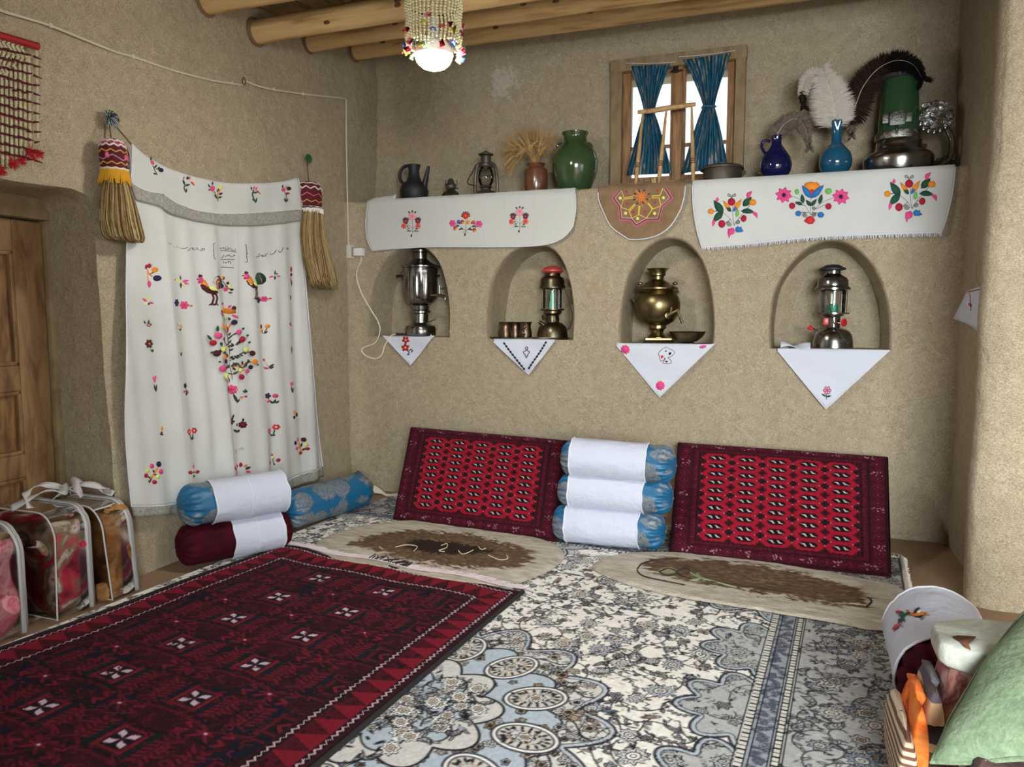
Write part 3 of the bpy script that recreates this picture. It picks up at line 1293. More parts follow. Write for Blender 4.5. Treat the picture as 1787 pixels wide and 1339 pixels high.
def carpet3(a, b):
    x = CORG.x + eu.x * a + ev.x * b
    y = CORG.y + eu.y * a + ev.y * b
    return x, y, .010 + .0016 * fbm(x * 5, y * 5, 2)


M_CARPET = vmat('cream_floral_carpet_wool', 0.95, (240, .6, .004))
carpet = thing('floral_carpet', 'large cream and grey floral carpet with blue-grey guard stripes covering the floor', 'carpet', (-.9, 2.6, 0))
drop = lambda x, y: (poly_sdf(x, y, [tuple(p) for p in RUG_POLY]) < -.10) | (x < LX + .06) | (y > D - .02)
textile('pile', cv, carpet3, M_CARPET, carpet, drop=drop)
# fringe at the far end (knotted cream threads), right end lying over the earth floor
M_FRINGE = mat('cream_fringe_thread', (214, 208, 192), .9, bump=(200, .4, .002))


def fringe(parent, pts_fn, n, L, seed, m, name='fringe', spread=.5, z=.012, w=.0022):
    r = random.Random(seed)
    q = MB()
    for i in range(n):
        p, d = pts_fn((i + r.random()) / n)
        p, d = Vector(p), Vector(d).normalized()
        side = Vector((-d.y, d.x, 0))
        l = L * r.uniform(.6, 1.15)
        k = r.uniform(-spread, spread)
        pth = [p, p + d * l * .5 + side * k * l * .4 + Vector((0, 0, r.uniform(0, .006))), p + d * l + side * k * l + Vector((0, 0, 0))]
        for t in pth:
            t.z = max(t.z, z)
        q.tube(pth, [w, w, w * .5], 4)
    return mk(name, q, m, parent, kind='stuff')


def c3(a, b):
    p = carpet3(np.array([[a]]), np.array([[b]]))
    return Vector((float(p[0][0, 0]), float(p[1][0, 0]), float(p[2][0, 0])))


fringe(carpet, lambda t: (c3(.0, .0 + .55 * t), (-eu.x, -eu.y, 0)), 150, .022, 3, M_FRINGE)
fringe(carpet, lambda t: (c3(CW * t, 0), (-ev.x, -ev.y, .0)), 620, .07, 4, M_FRINGE, w=.003)
q = MB()
q.tube([c3(0, t * .06) + Vector((0, 0, .002)) for t in range(0, 20)], .010, 8)
mk('bound_edge', q, M_FRINGE, carpet)

# brown underlay turned up in the corner, and the carpet end turned up the wall beside it
q = MB()
yu = D - .17
ap, bl_, br_ = at(625, 821, 1, yu), at(590, 850, 1, yu), at(652, 846, 1, yu)
q.add([Vector((bl_.x, yu, .004)), Vector((br_.x, yu - .02, .004)), br_, ap, bl_], [(0, 1, 2, 3, 4)])
und = thing('brown_underlay', 'corner of brown felt underlay and cream fringe turned up behind the plain blue bolster', 'underlay', (ap.x, yu, 0))
mk('felt_corner', q, mat('brown_felt_underlay', (116, 92, 70), .95, bump=(120, .4, .003)), und, solid=.004)
q = MB()
rq = random.Random(2)
for k in range(150):
    f = k / 149
    x0_, y0_ = 634 + 58 * f, 836 + 30 * f + 12 * f * f
    p = at(x0_, y0_, 1, D - .10)
    p2 = at(x0_ - 3 + rq.uniform(-3, 3), y0_ + 20 + rq.uniform(-3, 3), 1, D - .13)
    p2.z = max(p2.z, .015)
    q.tube([p, p.lerp(p2, .5) + Vector((0, -.012, 0)), p2], [.004, .005, .003], 5)
mk('turned_up_fringe', q, M_FRINGE, und, kind='stuff')

# ---- the rug itself
W_R, L_R = 1.42, (RBL - RTL).length
cr_ = Canvas(W_R, L_R, .0042, (58, 12, 24))
A, B = cr_.A, cr_.B
WINE, RED, DRK, BLK, NVY, CRM = (74, 16, 30), (146, 28, 48), (40, 12, 22), (20, 13, 18), (22, 24, 44), (255, 250, 255)
cr_.img += ((fbm(A * 34, B * 70, 5) - .5) * 30)[..., None] * np.array((1.0, .4, .5))
bd = np.minimum(np.minimum(A, W_R - A), B)
FLD = .185
hx, hy = .356, .245
ca, cb = W_R * .492, .53


def comb(a, b, h, side, col):
    cr_.stroke([(a, b - h), (a, b + h)], .006, col)
    n = 6
    for k in range(n):
        y = b - h + (k + .5) * 2 * h / n
        for s in (-1, 1):
            cr_.stroke([(a, y), (a + s * .030, y + .012 * side)], .0042, col)


rr = random.Random(3)
for j in range(-2, 8):
    for i in range(-2, 3):
        # hooked bird-like motif between the white ones
        a, b = ca + i * hx, cb + (j + .5) * hy
        for s in (-1, 1):
            for t in (-1, 1):
                cr_.stroke([(a, b), (a + s * .05, b + t * .045), (a + s * .088, b + t * .018), (a + s * .06, b + t * .008)], .0052, RED if rr.random() < .6 else (116, 24, 44))
                cr_.stroke([(a + s * .018, b + t * .055), (a + s * .05, b + t * .078), (a + s * .09, b + t * .06)], .0046, (118, 22, 42))
                cr_.ell(a + s * .052, b + t * .026, .012, .009, 0, NVY if rr.random() < .5 else BLK)
                cr_.stroke([(a + s * .01, b + t * .10), (a + s * .13, b + t * .052)], .0035, BLK)
                cr_.stroke([(a + s * .01, b + t * .112), (a + s * .14, b + t * .062)], .0045, (112, 22, 38))
        cr_.stroke([(a - .03, b), (a + .03, b)], .004, RED)
        if rr.random() < .8:
            cr_.ell(a + .004, b, .0065, .0045, 0, CRM)
    for i in range(-2, 3):
        a, b = ca + (i + .5) * hx, cb + j * hy
        for s in (-1, 1):
            cr_.rect(a + s * .077, b, .016, .060, NVY if (i + j) % 2 else (18, 34, 36))
            comb(a + s * .118, b, .052, s, (128, 24, 42))
            cr_.stroke([(a + s * .118, b - .05), (a + s * .118, b + .05)], .0024, BLK)
        if i in (-1, 0):
            cr_.rect(a, b, .058, .052, RED)
            cr_.rect(a, b, .050, .046, (112, 20, 36))
            cr_.rect(a, b, .040, .041, BLK)
            for s in (-1, 1):
                for k in (-1, 0, 1):
                    cr_.ell(a + s * .052, b + k * .026, .006, .006, 0, (150, 36, 56))
                for t in (-1, 1):
                    cr_.poly([(a + s * .005, b + t * .004), (a + s * .009, b + t * .024), (a + s * .017, b + t * .030), (a + s * .036, b + t * .034), (a + s * .035, b + t * .012), (a + s * .018, b + t * .010)], CRM)
            cr_.diamond(a, b, .011, .010, (96, 14, 28))
            cr_.diamond(a, b, .004, .004, BLK)
        else:
            cr_.rect(a, b, .055, .048, (104, 20, 36))
            cr_.rect(a, b, .040, .036, BLK)
            cr_.diamond(a, b, .03, .028, (140, 28, 48))
            cr_.diamond(a, b, .014, .012, BLK)
    # lattice lines
    for i in range(-2, 3):
        a, b = ca + (i + .5) * hx, cb + j * hy
        cr_.stroke([(a - .17, b - .09), (a - .05, b - .066), (a + .05, b - .066), (a + .17, b - .09)], .005, BLK)
        cr_.stroke([(a - .17, b + .09), (a - .05, b + .066), (a + .05, b + .066), (a + .17, b + .09)], .004, BLK)
        cr_.stroke([(a - .16, b + .105), (a - .05, b + .082), (a + .05, b + .082), (a + .16, b + .105)], .005, (104, 20, 34))
for _ in range(1500):
    a, b = rr.uniform(FLD, W_R - FLD), rr.uniform(FLD, L_R)
    i, j = int(a / cr_.res), int(b / cr_.res)
    if cr_.img[j, i].mean() > 90 or cr_.img[j, i, 0] > 100:
        continue
    s, t = rr.choice((-1, 1)), rr.choice((-1, 1))
    L = rr.uniform(.012, .034)
    cr_.stroke([(a, b), (a + s * L, b + t * L * .5), (a + s * L, b + t * (L * .5 + .012)), (a + s * L * .6, b + t * (L * .5 + .012))], .0026, rr.choice(((112, 22, 40), (128, 26, 46), (92, 18, 34), (20, 14, 20))))
dark_patch = fbm(A * 9, B * 9, 41) > .63
cr_.img[dark_patch & (cr_.img[..., 0] < 80)] = (18, 22, 38)
# border bands
bandpos = np.where((B <= A) & (B <= W_R - A), A, B)
sel = bd < FLD
cr_.img[sel] = np.array((66, 14, 28), np.float32) + ((fbm(A * 30, B * 30, 8) - .5) * 26)[sel][..., None] * np.array((1, .4, .5))
sel = (bd > .048) & (bd < .152)
ph = (bandpos / .085) % 1.0
tri = np.abs(ph - .5) * 2
bb = (bd - .05) / .10
redt = tri > bb
cr_.img[sel & redt] = (150, 24, 46)
cr_.img[sel & ~redt] = (88, 12, 28)
zig = (fbm(A * 55, B * 55, 12) > .6) & sel & ~redt
cr_.img[zig] = (40, 8, 18)
for c0 in (.040, .160):
    ph = (bandpos / .024) % 1.0
    off = np.where(ph < .5, ph * 4 - 1, 3 - ph * 4) * .0058
    w = np.abs(bd - c0 - off) < .0032
    dk = np.abs(bd - c0) < .013
    cr_.img[dk] = (30, 12, 18)
    cr_.img[w] = (244, 222, 224)
cr_.img[bd < .014] = (24, 14, 18)
cr_.img *= np.array((.80, .72, .76), np.float32)
cr_.img += ((fbm(A * 150, B * 150, 35, 2) - .5) * 14)[..., None]


def rug3(a, b):
    s, t = a / W_R, b / L_R
    x, y = rug_xy(s, t)
    wav = .014 * np.exp(-(b / .11) ** 2) * (np.sin(a * 9 + .6) * .5 + .5) * np.clip(1 - np.abs(a - .35) / .55, 0, 1)
    x = x + .012 * np.sin(b * 7 + 1) * np.clip(b, 0, .6) * (1 - s)
    y = y + .014 * np.sin(a * 13) * np.exp(-(b / .2) ** 2)
    edge = np.minimum(np.minimum(a, W_R - a), b)
    return x, y, .0135 + .007 * np.clip(edge / .012, 0, 1) + wav + .0015 * fbm(a * 6, b * 6, 3)


rug = thing('tribal_rug', 'dark wine-red hand-knotted tribal rug with small white four-petal motifs', 'rug', (-1.8, 2.2, 0.012))
textile('pile', cr_, rug3, vmat('wine_red_rug_wool', .95, (220, .7, .005)), rug)


def r3(a, b):
    p = rug3(np.array([[a]]), np.array([[b]]))
    return Vector((float(p[0][0, 0]), float(p[1][0, 0]), float(p[2][0, 0])))


M_RFR = mat('pale_rug_fringe', (206, 190, 190), .9)
fringe(rug, lambda t: (r3(W_R * t, 0), (.08, 1, 0)), 520, .044, 13, M_RFR, spread=1.0, z=.030, w=.0034)
fringe(rug, lambda t: (r3(W_R * (.40 + .17 * t), 0), (.3, 1, .1)), 16, .065, 14, mat('black_rug_fringe', (34, 26, 30), .9), 'dark_fringe', spread=1.2, z=.034, w=.0034)
q = MB()
q.tube([r3(W_R - .004, L_R * t / 40) + Vector((0, 0, -.001)) for t in range(41)], .009, 8)
mk('bound_edge', q, mat('black_goat_hair_selvedge', (30, 24, 26), .95, bump=(150, .6, .003)), rug)
q = MB()
q.tube([r3(.004, L_R * t / 40) + Vector((0, 0, -.001)) for t in range(41)], .009, 8)
mk('bound_edge', q, mat('black_goat_hair_selvedge', (30, 24, 26), .95, bump=(150, .6, .003)), rug)


# ---- two oval felt mats
def felt(label, outline, brown, seed, extra):
    O = [at(x, y, 2, .015) for x, y in outline]
    O = spline(O, 24, True)
    pts = np.array([(p.x, p.y) for p in O])
    c = pts.mean(0)
    nr, na = 46, len(pts)
    rad = (np.arange(nr + 1) / nr) ** .8
    X = c[0] + rad[:, None] * (pts[None, :, 0] - c[0])
    Y = c[1] + rad[:, None] * (pts[None, :, 1] - c[1])
    lift = .0125 + .0085 * np.clip((1 - rad[:, None]) / .05, 0, 1) + .005 * fbm(X * 22, Y * 22, seed) + .002 * fbm(X * 90, Y * 90, seed + 2)
    n1 = fbm(X * 16, Y * 40, seed + 5)
    n2 = fbm(X * 60, Y * 130, seed + 6)
    col = np.empty(X.shape + (3,))
    k = np.clip(n1 * 1.3 - .15 + (n2 - .5) * .5, 0, 1)[..., None]
    col[:] = np.array((160, 149, 130)) * (1 - k) + np.array((208, 200, 184)) * k
    bp = [at(x, y, 2, .015) for x, y in brown]
    bp = spline(bp, 8, True)
    sd = poly_sdf(X, Y, [(p.x, p.y) for p in bp]) + (n1 - .5) * .11 + (n2 - .5) * .10
    m = np.clip(.5 - sd / .015, 0, 1)[..., None]
    kb = np.clip(n2 * 1.6 - .3, 0, 1)[..., None]
    n3 = fbm(X * 34, Y * 80, seed + 9)
    kb = np.clip(kb + np.clip(n3 - .58, 0, 1)[..., None] * 4, 0, 1.5)
    bc = np.array((66, 47, 32)) * (1 - kb) + np.array((118, 95, 70)) * kb
    col = col * (1 - m * .95) + bc * m * .95
    for (poly, cc, ns) in extra:
        ep = spline([at(x, y, 2, .015) for x, y in poly], 6, True)
        sd = poly_sdf(X, Y, [(p.x, p.y) for p in ep]) + (n2 - .5) * ns
        m = np.clip(.5 - sd / .01, 0, 1)[..., None]
        col = col * (1 - m) + np.array(cc) * m
    verts = np.stack([X.ravel(), Y.ravel(), lift.ravel()], 1)
    idx = np.arange((nr + 1) * na).reshape(nr + 1, na)
    i2 = np.roll(idx, -1, 1)
    q = np.stack([idx[:-1], i2[:-1], i2[1:], idx[1:]], -1).reshape(-1, 4)
    t = thing('felt_mat', label, 'mat', (c[0], c[1], .011), 'oval felt mats on the carpet')
    fast_mesh('felt', verts, q[:, ::-1], col.reshape(-1, 3), M_FELT, t)
    return t, lambda x, y: at(x, y, 2, .024)


M_FELT = vmat('matted_sheep_wool_felt', .98, (90, .9, .008))
f1, s1 = felt('cream felt mat with a ragged brown centre beside the plain blue bolster',
              [(545, 957), (575, 935), (640, 917), (710, 909), (800, 914), (890, 927), (955, 945), (984, 966), (972, 988), (930, 1010), (872, 1025), (790, 1018), (700, 1002), (610, 985), (556, 972)],
              [(612, 950), (680, 932), (760, 930), (860, 945), (920, 965), (922, 985), (870, 996), (800, 992), (740, 985), (660, 965)], 3,
              [([(705, 958), (730, 945), (790, 950), (860, 964), (840, 970), (760, 970)], (46, 32, 24), .10)])
M_YARN = mat('cream_yarn_curl', (216, 200, 166), .9)
for pts in ([(690, 956), (710, 952), (728, 955), (722, 963)], [(770, 953), (780, 950), (779, 957), (766, 962), (776, 964)], [(800, 962), (806, 968), (816, 966), (826, 961)],
            [(835, 955), (840, 960), (848, 958)], [(852, 970), (872, 978), (886, 976), (884, 970)], [(662, 955), (668, 960)]):
    q = MB()
    q.tube(spline([s1(*p) + Vector((0, 0, .003)) for p in pts], 6), .0022, 6)
    mk('yarn_curl', q, M_YARN, f1)
f2, s2 = felt('cream felt mat with a long dark-outlined brown oval near the pillar',
              [(1034, 992), (1058, 974), (1120, 964), (1250, 970), (1400, 992), (1500, 1010), (1572, 1028), (1592, 1050), (1580, 1080), (1540, 1101), (1450, 1087), (1300, 1062), (1180, 1042), (1085, 1017)],
              [(1118, 992), (1145, 980), (1205, 979), (1350, 994), (1470, 1022), (1515, 1048), (1505, 1060), (1420, 1054), (1300, 1034), (1180, 1012)], 11,
              [([(1150, 999), (1168, 993), (1182, 1000), (1168, 1005)], (150, 152, 116), .01)])
M_FLINE = mat('dark_wool_outline', (52, 36, 26), .95)
for pts in ([(1112, 994), (1122, 984), (1150, 977), (1185, 976)], [(1112, 996), (1122, 1006), (1160, 1015), (1195, 1022)], [(1150, 999), (1166, 993), (1182, 1000), (1166, 1006), (1152, 1000)],
            [(1182, 998), (1196, 992), (1204, 996)], [(1182, 1002), (1200, 1010), (1214, 1012)], [(1240, 1016), (1300, 1024), (1380, 1036)], [(1515, 1044), (1521, 1050), (1512, 1060)]):
    q = MB()
    q.tube(spline([s2(*p) + Vector((0, 0, .001)) for p in pts], 6), .0042, 6)
    mk('wool_line', q, M_FLINE, f2)
M_FGR = mat('green_wool_line', (128, 140, 96), .95)
for pts in ([(1205, 1000), (1225, 1010), (1285, 1026)], [(1204, 1014), (1222, 1010), (1216, 1002)]):
    q = MB()
    q.tube(spline([s2(*p) + Vector((0, 0, .001)) for p in pts], 6), .005, 6)
    mk('green_wool_line', q, M_FGR, f2)


# ---- two leaning pile-faced cushions
def cushion_canvas(Wc, Hc):
    c = Canvas(Wc, Hc, .0036, (176, 22, 48))
    A, B = c.A, c.B
    c.img += ((fbm(A * 60, B * 60, 5) - .5) * 26)[..., None] * np.array((1, .4, .5))
    mx, my = .135, .085
    cols, rows = 5, 10
    dx, dy = (Wc - 2 * mx) / cols, (Hc - 2 * my) / rows
    for j in range(rows + 1):
        for i in range(cols + 1):
            a, b = mx + i * dx, my + j * dy
            odd = (j % 2)
            c.diamond(a, b, dx * .15, dy * .44, (84, 14, 24))
            c.diamond(a, b, dx * .10, dy * .24, (36, 12, 16))
            for s, t in ((1, 0), (-1, 0), (0, 1), (0, -1)):
                c.ell(a + s * dx * .10, b + t * dy * .26, dx * .055, dy * .13, 0, (40, 16, 18) if odd else (70, 16, 24))
                if odd:
                    c.ell(a + s * dx * .17, b + t * dy * .40, .0034, .003, 0, (214, 190, 186))
    for j in range(rows):
        for i in range(cols):
            a, b = mx + (i + .5) * dx, my + (j + .5) * dy
            c.poly([(a - dx * .31, b), (a - dx * .19, b - dy * .31), (a + dx * .19, b - dy * .31), (a + dx * .31, b), (a + dx * .19, b + dy * .31), (a - dx * .19, b + dy * .31)], (66, 10, 22))
            c.poly([(a - dx * .29, b), (a - dx * .17, b - dy * .25), (a + dx * .17, b - dy * .25), (a + dx * .29, b), (a + dx * .17, b + dy * .25), (a - dx * .17, b + dy * .25)], (20, 10, 12))
            for s in (1, -1):
                c.poly([(a - s * dx * .24, b - s * dy * .12), (a - s * dx * .10, b - s * dy * .13), (a - s * dx * .035, b + s * dy * .17), (a - s * dx * .10, b + s * dy * .14), (a - s * dx * .125, b + s * dy * .02)], (255, 250, 236))
    bd = np.maximum(mx - np.minimum(A, Wc - A), (my - np.minimum(B, Hc - B)) * mx / my) / mx
    edge = bd > 0.06
    jag = (np.abs(((A + B) / .03) % 1 - .5) < .25) & (bd > 0)
    c.img[edge | jag] = np.array((72, 12, 30), np.float32) + ((fbm(A * 70, B * 70, 15) - .5) * 34)[edge | jag][..., None] * np.array((1, .4, .6))
    pos = np.where(np.minimum(A, Wc - A) / mx < np.minimum(B, Hc - B) / my, B, A)
    for lo, hi, per, cc in ((.42, .86, .05, (108, 18, 44)), (.12, .30, .02, (120, 20, 44))):
        s = (bd > lo) & (bd < hi)
        t = np.abs(((pos / per) % 1) - .5) * 2
        u = np.abs((bd - (lo + hi) / 2) / (hi - lo) * 2)
        ring = np.abs(t + u - .8) < .13
        c.img[s & ring] = cc
        core = (t + u) < .22
        c.img[s & core] = (150, 60, 70)
    for v in (.10, .36, .92):
        c.img[np.abs(bd - v) < .025] = (34, 10, 18)
    c.img[bd > .965] = (52, 10, 26)
    r = random.Random(17)
    # clusters of pale dots
    spots = []
    for k in range(7):
        spots += [(Wc * (k + .6) / 7.2, my * .33), (Wc * (k + .6) / 7.2, Hc - my * .36)]
    for k in range(3):
        spots += [(mx * .36, Hc * (k + .7) / 3.4), (Wc - mx * .36, Hc * (k + .6) / 3.2)]
    for a, b in spots:
        for _ in range(9):
            c.ell(a + r.uniform(-.026, .026), b + r.uniform(-.016, .016), .0028, .0024, 0, (224, 206, 206))
    c.img *= np.array((.82, .74, .78), np.float32)
    c.img += ((fbm(A * 160, B * 160, 5, 2) - .5) * 18)[..., None]
    return c


M_CUSHF = vmat('red_pile_cushion_face', .95, (260, .6, .004))
M_CUSHB = mat('maroon_cushion_back', (70, 14, 30), .95, bump=(120, .4, .003))


def cushion(label, TL, TR, BL, BR, seed):
    bl, br = at(*BL, 2, .03), at(*BR, 2, .03)
    tl, tr = at(*TL, 1, 4.19), at(*TR, 1, 4.19)
    Wc, Hc = (br - bl).length, (tl - bl).length
    nrm = (br - bl).cross(tl - bl).normalized()
    if nrm.y > 0:
        nrm = -nrm
    th = .075
    t = thing('backrest_cushion', label, 'cushion', ((bl.x + br.x) / 2, (bl.y + br.y) / 2, .012), 'red patterned cushions against the back wall')
    c = cushion_canvas(Wc, Hc)
    A, B = c.A, c.B

    def pos(s, tt, dep):
        x = (tl.x + (tr.x - tl.x) * s) * (1 - tt) + (bl.x + (br.x - bl.x) * s) * tt
        y = (tl.y + (tr.y - tl.y) * s) * (1 - tt) + (bl.y + (br.y - bl.y) * s) * tt
        z = (tl.z + (tr.z - tl.z) * s) * (1 - tt) + (bl.z + (br.z - bl.z) * s) * tt
        return x + nrm.x * dep, y + nrm.y * dep, z + nrm.z * dep

    def face(a, b):
        s, tt = a / Wc, b / Hc
        e = np.minimum(np.minimum(a, Wc - a), np.minimum(b, Hc - b))
        dep = -.022 * (1 - np.clip(e / .03, 0, 1)) ** 2 + .012 * np.sin(np.pi * s) * np.sin(np.pi * tt) + .006 * (fbm(a * 5, b * 5, seed) - .5)
        sw = .008 * (fbm(a * 4, b * 4, seed + 5) - .5)
        return pos(s + sw, tt, dep)
    textile('pile_face', c, face, M_CUSHF, t)
    q = MB()
    sec = [(0, -.020), (.2, -.03), (.8, -.05), (1, -th)]
    loop = []
    n = 30
    for k in range(n):
        loop.append((k / n, 0))
    for k in range(n):
        loop.append((1, k / n))
    for k in range(n):
        loop.append((1 - k / n, 1))
    for k in range(n):
        loop.append((0, 1 - k / n))
    rows = [(0.0, -.021), (.004, -.034), (.004, -.056), (-.01, -th), (-.06, -th - .004)]
    o = len(q.v)
    for grow, dep in rows:
        for s, tt in loop:
            q.v.append(Vector([float(k) for k in pos(s + (s - .5) * 2 * grow, tt + (tt - .5) * 2 * grow, dep)]))
    m = len(loop)
    for r_i in range(len(rows) - 1):
        for k in range(m):
            k2 = (k + 1) % m
            q.f.append((o + r_i * m + k, o + r_i * m + k2, o + (r_i + 1) * m + k2, o + (r_i + 1) * m + k))
            q.m.append(0)
    q.f.append(tuple(o + (len(rows) - 1) * m + k for k in range(m)))
    q.m.append(0)
    mk('backing', q, M_CUSHB, t)
    return t


cushion('red diamond-pattern pile cushion leaning beside the plain blue bolster end of the wall', (715, 742), (988, 765), (683, 903), (968, 942), 3)
cushion('red diamond-pattern pile cushion leaning on the wall beside the pillar', (1183, 768), (1550, 793), (1168, 962), (1556, 1003), 9)


# ---- bolsters
def brocade():
    m, nt, b = nt_of('turquoise_brocade')
    tc = nt.nodes.new('ShaderNodeTexCoord')
    wob = add_noise(nt, 16, 3)
    mm = nt.nodes.new('ShaderNodeMix')
    mm.data_type = 'RGBA'
    mm.blend_type = 'LINEAR_LIGHT'
    mm.inputs[0].default_value = .035
    nt.links.new(tc.outputs['Object'], mm.inputs[6])
    nt.links.new(wob.outputs['Color'], mm.inputs[7])
    vo = nt.nodes.new('ShaderNodeTexVoronoi')
    vo.inputs['Scale'].default_value = 6.6
    vo.inputs['Randomness'].default_value = .55
    nt.links.new(mm.outputs[2], vo.inputs['Vector'])
    f = ramp(nt, vo.outputs['Distance'], [(.46, (255, 255, 255)), (.51, (0, 0, 0))])
    fine = add_noise(nt, 95, 4, None, .8)
    f2 = ramp(nt, fine.outputs['Fac'], [(.42, (255, 255, 255)), (.62, (90, 90, 90))])
    pat = mix(nt, 1.0, f.outputs[0], f2.outputs[0], 'MULTIPLY')
    col = mix(nt, pat, rgba((22, 94, 132)), rgba((130, 126, 118)))
    nt.links.new(col, b.inputs['Base Color'])
    b.inputs['Roughness'].default_value = .42
    add_bump(nt, b, fine.outputs['Fac'], .2, .003)
    w = add_noise(nt, 9, 3)
    add_bump(nt, b, w.outputs['Fac'], .3, .012)
    return m


M_BROC = brocade()
M_VELV = mat('maroon_velvet', (70, 7, 22), .85, var=(12, (46, 3, 14)), bump=(14, .4, .014), spec=.15)
M_COTTON = mat('white_cotton_cover', (196, 200, 214), .85, bump=(15, .7, .02))
M_HEM = mat('white_hem_tape', (216, 218, 226), .8)


def bolster(label, A, B, r, body, cover, group, squash=.94, cap=.085, name='bolster', tilt=0):
    A, B = Vector(A), Vector(B)
    ax = (B - A)
    L = ax.length
    a = ax.normalized()
    u = a.cross(Vector((0, 0, 1))).normalized()
    w = u.cross(a)
    mid = (A + B) / 2
    t = thing(name, label, 'bolster', (mid.x, mid.y, min(A.z, B.z) - r * squash), group)
    seed = A.x * 7 + A.y * 3 + A.z

    def P(s, th, rad):
        cu, cw = math.cos(th), math.sin(th)
        k = squash if cw < 0 else 1.0
        return A + a * s + u * (cu * rad) + w * (cw * rad * k)
    N, K = 56, 96
    prof = []
    for i in range(N + 1):
        x = i / N
        s = L * (.5 - .5 * math.cos(math.pi * x))
        e = min(s, L - s)
        f = 1.0 if e > cap else math.sqrt(max(0.0, 1 - ((cap - e) / cap) ** 2))
        f = f ** .8
        rad = max(.008, r * f) if e < cap else r
        prof.append((s, rad, max(0, 1 - e / (cap * 1.15))))
    q = MB()
    vs_, fs = [], []
    for (s, rad, wgt) in prof:
        for k in range(K):
            th = 2 * math.pi * k / K
            pl_ = (math.cos(17 * th + 3 * nz(seed, s * 3, 0)) + .6 * math.cos(9 * th + 4 * seed)) * .15 * wgt * (1 - .3 * wgt) + .03 * nz(math.cos(th) * 1.5 + seed, math.sin(th) * 1.5, s * 6)
            vs_.append(P(s, th, rad * (1 + pl_)))
    for i in range(N):
        for k in range(K):
            k2 = (k + 1) % K
            fs.append((i * K + k, i * K + k2, (i + 1) * K + k2, (i + 1) * K + k))
    fs.append(tuple(range(K - 1, -1, -1)))
    fs.append(tuple(N * K + k for k in range(K)))
    q.add(vs_, fs)
    mk('pillow_body', q, body, t, sharp=0)
    for e, sg in ((A, -1), (B, 1)):
        q = MB()
        q.ell(e - a * sg * .004, (.009, .009, .009), 10)
        mk('gather_knot', q, body, t)
    if cover:
        s0, s1_ = cover
        q = MB()

        def cov(uu, vv):
            s = L * (s0 + (s1_ - s0) * vv) + .008 * nz(math.cos(uu * 6.28) * 2, math.sin(uu * 6.28) * 2, seed + vv) * (1 if vv in (0, 1) else 0)
            e = min(s, L - s)
            th = 2 * math.pi * uu
            rad = r * 1.0 + .0065
            rad *= 1 + .03 * nz(math.cos(th) * 1.5 + seed, math.sin(th) * 1.5, s * 6) + .016 * nz(math.cos(th) * 2.5, math.sin(th) * 2.5 + seed, s * 13) + .012 * (1 - abs(nz(math.cos(th) * 4 + seed, math.sin(th) * 4, s * 9)) * 3)
            return P(s, th, rad)
        q.grid(cov, 72, 26, closed_u=True)
        c = mk('cover', q, M_COTTON, t, sharp=0)
        for vv in (0.0, 1.0):
            h = MB()
            h.tube([cov(k / 72, vv) for k in range(72)], .0042, 6, closed=True)
            mk('hem', h, M_HEM, c)
        h = MB()
        if tilt:
            h.tube([cov(k / 72, .46 + .02 * math.sin(k / 8)) * 1 for k in range(72)], .0022, 5, closed=True)
        else:
            h.tube([cov(.70, k / 26) for k in range(27)], .0022, 5)
        mk('seam', h, M_HEM, c)
    return t


g = 'white-sleeved bolsters stacked between the cushions'
yb = 3.70
bolster('turquoise bolster with white sleeve, bottom of the stack between the cushions', (at(967, 925, 1, yb).x, yb - .02, .108), (at(1162, 930, 1, yb).x, yb, .108), .098, M_BROC, (.14, .78), g)
bolster('turquoise bolster with white sleeve, middle of the stack between the cushions', (at(974, 865, 1, yb).x, yb, .279), (at(1174, 875, 1, yb).x, yb + .02, .277), .090, M_BROC, (.12, .76), g)
bolster('turquoise bolster with white sleeve, topmost of the stack between the cushions', (at(978, 805, 1, yb).x, yb + .02, .451), (at(1179, 815, 1, yb).x, yb + .03, .443), .098, M_BROC, (.11, .76), g)
bolster('maroon velvet bolster with white sleeve lying under a turquoise one', (-2.655, 2.64, .105), (-2.375, 3.12, .105), .098, M_VELV, (.44, .88), None, tilt=1, cap=.07)
bolster('turquoise bolster with white sleeve lying on a maroon velvet one', (-2.645, 2.65, .299), (-2.375, 3.115, .299), .102, M_BROC, (.27, .93), None, tilt=1, cap=.08)
bolster('plain turquoise brocade bolster without a sleeve near the wall corner', (-2.555, 3.30, .118), (-2.42, 3.93, .122), .108, M_BROC, None, None, cap=.075)

# ================================================================== HANGING CLOTHS WITH EMBROIDERY
EC = dict(P=(226, 72, 136), R=(170, 14, 46), M=(78, 12, 26), N=(30, 22, 66), O=(232, 140, 36), Y=(226, 236, 120), G=(26, 74, 54), g=(112, 186, 92),
          B=(40, 112, 176), K=(30, 30, 32), r=(206, 44, 48), t=(236, 96, 66), k=(240, 160, 180), D=(46, 58, 40), W=(238, 238, 236), y=(222, 190, 60), d=(214, 120, 40), v=(120, 30, 70), f=(222, 90, 130))
EM = {}


def emat(k):
    if k not in EM:
        EM[k] = mat('thread_' + '_'.join(str(c) for c in EC[k]), EC[k], .8, bump=(400, .3, .001))
    return EM[k]


